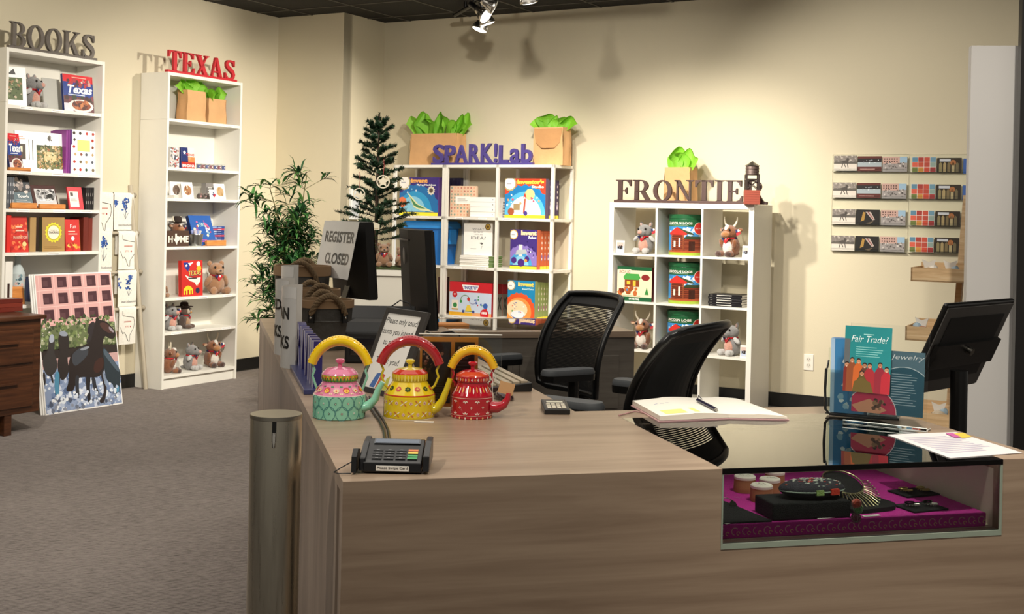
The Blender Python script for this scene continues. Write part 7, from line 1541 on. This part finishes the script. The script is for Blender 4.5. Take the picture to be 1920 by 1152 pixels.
# --- buckets with rope handles
def bucket(x, y, r, h, label, rz=0):
    t = thing('metal_bucket', label, 'bucket', C, x, y, HC+.0005, rz, None)
    b = MB('#4c4a46', 'worn_metal'); b.lathe([(r*.84, 0), (r*.9, h*.4), (r*.93, h*.56), (r*.955, h*.575), (r*.94, h*.6), (r*.97, h*.86), (r*.95, h*.86), (r*.88, h*.4), (r*.82, .01), (0, .01)], 40, cap=False); b.obj('bucket_body', t)
    b = MB('#8a6e50', 'matte'); b.lathe([(r*.97, h*.84), (r*1.02, h*.845), (r*1.02, h), (r*.96, h), (r*.96, h*.85)], 40, cap=False); b.obj('wooden_rim', t)
    for a0 in (-pi/2-.1, pi/2-.1):
        def W(phi, z, q=1.05): return (r*q*math.cos(phi), r*q*math.sin(phi), z)
        pts = []
        for i in range(15): s = i/14; ph = a0-.6+1.2*s; pts.append(W(ph, h*.72+(h*.28+.022)*math.sin(pi*s)**.8, 1.07+.05*math.sin(pi*s)))
        hd = MB('#7a6448', 'rope'); P_ = [Vector(p) for p in pts]
        for st in range(3):
            q = []
            for i in range(57):
                s = i/56*14; k = min(13, int(s)); f = s-k; c = P_[k].lerp(P_[k+1], f); tn = (P_[k+1]-P_[k]).normalized(); n1 = tn.cross(Vector((0, 0, 1))); n1 = n1.normalized() if n1.length > .01 else Vector((1, 0, 0)); n2 = tn.cross(n1); an = i*.55+st*2.094; q.append(tuple(c+(n1*math.cos(an)+n2*math.sin(an))*.006))
            hd.tube(q, .0076, 7)
        ho = hd.obj('rope_handle', t)
        for s in (-.6, .6):
            m = MB('#100f0e', 'satin'); x_, y_, _ = W(a0+s, 0, 1.02); m.M = Tm(x_, y_, h*.70) @ Rm(a0+s+pi/2, 'Z'); m.box(-.014, .014, -.009, .0, -.03, .02); m.ell(0, -.010, -.008, .005, .003, .005, 8, '#c8c4bc', 'metal'); m.obj('leather_tab', ho)
    return t
bucket(.207, 2.53, .117, .208, 'dark metal rope-handled bucket nearest the purple letters', .1)
bucket(.20, 2.95, .112, .225, 'dark metal bucket between the nearest bucket and the tallest one', .2)
bucket(.175, 3.40, .138, .31, 'tallest dark metal bucket with rope handle at the far end of the counter', -.05)
# --- curved mask signs
def csign(px, pyb, Y, label, l1, l2, h=.30):
    P = WK.onz(px, pyb, HC); R0 = .11; cx, cy = P.x+R0, Y; a0, a1 = R(118), R(250)
    b = MB('#d9d7d3', 'satin'); n = 20
    fn = lambda u, v: (R0*math.cos(a0+(a1-a0)*u), R0*math.sin(a0+(a1-a0)*u), v*h)
    b.grid(fn, n, 1); b.grid(lambda u, v: ((R0-.0015)*math.cos(a1+(a0-a1)*u), (R0-.0015)*math.sin(a1+(a0-a1)*u), v*h), n, 1, '#cfccc6')
    b.cylmap(R0, 0, h, a0, a1, lift=.0006)
    b.rect(0, .86, 1, 1, '#e6e4e0', .5, nx=12)
    if l1: b.txt(l1, .20, .60, .87, .75, '#1c1b1c', 2, .03); b.txt(l2, .20, .24, .88, .40, '#1c1b1c', 2, .03)
    solo(b, 'curved_sign', label, 'paper sign', WK, cx, cy, HC+.0005)
csign(531, 683, 4.50, 'white curved sign ending in AN and SKS, nearest the purple letters', 'CLEAN', 'MASKS')
csign(511, 664, 4.90, 'white curved sign ending in ED and SKS, behind the other one', 'USED', 'MASKS')
csign(516, 640, 5.45, 'clear blank curved sheet beside the tallest bucket', None, None, .33)
# --- purple letters seen edge-on
t = thing('letter_sign', 'purple block letters with pale faces seen edge-on at the left counter edge', 'letter sign', C, .06, 1.98, HC+.0005, -pi/2)
x = .02
for ch, w in (('R', .13), ('V', .13), ('V', .13), ('I', .05), ('I', .05), ('I', .05)):
    b = MB('#2b2566', 'satin'); b.solidtext(ch, x, .014, x+w, .165, -.014, .014, .02); b.solidtext(ch, x+.001, .015, x+w-.001, .164, -.0155, -.0135, .012, '#a9a4bc', 'satin'); b.obj('letter', t); x += w+.03
b = MB('#363a66', 'satin'); b.box(-.01, x, -.045, .035, 0, .016); b.obj('base', t, .002)
# --- black machines
b_ = thing('receipt_printer', 'black receipt printer on the counter between the two computers', 'printer', C, .46, 2.70, HC+.0005, -.15)
b = MB('#0e0d0d', 'rubber'); b.prism([(-.1, 0), (.1, 0), (.1, .15), (.02, .165), (-.08, .12), (-.1, .1)], -.16, .16, plane='yz'); b.obj('printer_body', b_, .006)
b = MB('#0a0a0a', 'gloss'); b.box(-.14, .02, -.103, -.09, .03, .09); b.obj('front_door', b_, .003)
b = MB('#0f0e0e', 'satin'); b.tube([(.05, .03, .16), (.09, .02, .19), (.13, 0, .18), (.15, -.03, .14)], .003, 6); b.obj('cable', b_)
b_ = thing('card_printer', 'boxy black machine below the receipt printer, behind the leaning sign', 'printer', C, .36, 2.12, HC+.0005, -.25)
b = MB('#0b0b0b', 'rubber'); b.prism([(-.13, 0), (.13, 0), (.13, .15), (-.08, .155), (-.13, .12)], -.10, .10, plane='yz'); b.obj('machine_body', b_, .008)
b = MB('#1e1d1c', 'gloss'); b.box(-.08, .08, -.133, -.128, .03, .10); b.obj('front_cover', b_, .003)
P = C.onz(842, 612, HC); b = MB(mat='rack_wood'); b.box(-.10, .10, -.05, .06, 0, .012); solo(b, 'wooden_board', 'small light wood board on the back counter beside the computer', 'board', C, P.x, P.y+.03, HC+.0005, .1, None, .002)
b = MB('#111010', 'satin'); pts = [C.onz(*q, HC+.004) for q in ((800, 622), (815, 628), (830, 624), (848, 622), (862, 630))]; b.tube([tuple(p) for p in pts], .004, 6)
solo(b, 'black_cable', 'short black cable looping at the near edge of the back counter', 'cable', C, 0, 0, 0)

# ------------------------------------------------------------ mesh office chairs
def chair(x, y, yaw, zt_, label, dz=0):
    t = thing('office_chair', label, 'office chair', WK, x, y, dz, yaw, 'black mesh office chairs')
    def S(u, v):  # back surface: u -1..1 across, v 0..1 up
        z = .56+(zt_-.56)*v; hw = .24*(1-.06*(2*v-1)**2)*(1-.03*v); yb = .20+.05*math.sin(pi*v*.9)*-1+.17*v**1.4-.035*(1-u*u)*0+.04*(u*u)*-1+.03
        return (u*hw, yb, z)
    b = MB('#0a0a0a', 'satin'); pts = []
    n = 12
    for i in range(n): pts.append(S(-1, .04+.9*i/n))
    for i in range(n): pts.append(S(-.94+1.88*i/n, .98+.02*math.sin(pi*i/n)))
    for i in range(n): pts.append(S(1, .94-.9*i/n))
    for i in range(n): pts.append(S(.94-1.88*i/n, 0))
    b.tube(pts, .015, 8, closed=True); 
    b.grid(lambda u, v: (lambda p: (p[0], p[1]+.006, p[2]))(S(-.97+1.94*u, .86+.13*v)), 12, 3, '#0c0c0c', 'rubber')
    for u in (-1, 1): b.grid(lambda a, v, u=u: (lambda p: (p[0], p[1]+.004, p[2]))(S(u*(.80+.17*a), .02+.94*v)), 2, 14, '#0b0b0b', 'rubber')
    b.obj('back_frame', t)
    b = MB('#141414', 'rubber')
    for k in range(58):
        v = .03+.85*k/57; m = [S(-.82+1.64*i/8, v) for i in range(9)]
        vs = [(p[0], p[1], p[2]-.0030) for p in m]+[(p[0], p[1], p[2]+.0030) for p in m]; b.add(vs, [(i, i+1, i+10, i+9) for i in range(8)])
    b.obj('mesh_back', t)
    b = MB('#0b0b0b', 'satin'); b.tube([(0, .27, .62), (0, .29, .5), (0, .2, .43), (0, .05, .42)], .03, 10); b.obj('back_stem', t)
    b = MB('#3b3d40', 'cloth'); loft(b, [(rr4(.46, .44, .12, 6), .44), (rr4(.50, .47, .13, 6), .47), (rr4(.49, .46, .13, 6), .50), (rr4(.42, .39, .12, 6), .515)], smooth=True); b.obj('seat', t)
    for s in (-1, 1):
        b = MB('#4b4e51', 'rubber'); b.M = Tm(s*.285, -.01, 0); loft(b, [([(px*.9, py) for px, py in rr4(.085, .26, .04, 5)], .675), (rr4(.09, .265, .042, 5), .69), (rr4(.08, .25, .038, 5), .705)], smooth=True); a = b.obj('arm_pad', t)
        b = MB('#0c0c0c', 'satin'); b.M = Tm(s*.285, -.01, 0); loft(b, [(rr4(.085, .262, .04, 5), .655), (rr4(.088, .264, .04, 5), .682)]); b.tube([(0, .03, .66), (0, .03, .48), (-s*.06, .03, .42), (-s*.2, .02, .415)], [.024, .022, .02, .018], 10); b.obj('arm_post', t)
    b = MB('#0c0c0c', 'satin'); b.M = Tm(0, 0, FLO-dz); b.cyl(0, 0, .10, .45-FLO+dz-.02, .026)
    for k in range(5): a = 2*pi*k/5+.3; b.tube([(0, 0, .12), (.16*math.cos(a), .16*math.sin(a), .10), (.29*math.cos(a), .29*math.sin(a), .075)], [.03, .022, .015], 8)
    b.obj('star_base', t)
    for k in range(5): a = 2*pi*k/5+.3; b = MB('#0a0a0a', 'rubber'); b.M = Tm(.29*math.cos(a), .29*math.sin(a), .03+FLO-dz) @ Rm(a, 'Z'); b.tube([(0, -.02, 0), (0, .02, 0)], .03, 14); b.obj('caster', t)
chair(.11, 5.42, math.atan2(-.84, .54), 1.0, 'black mesh office chair at the left, turned toward the computers')
chair(.36, 4.2, math.atan2(-.84, -.54), .955, 'black mesh office chair in front of the cube shelf, leaning right', .055)
bpy.context.view_layer.update()
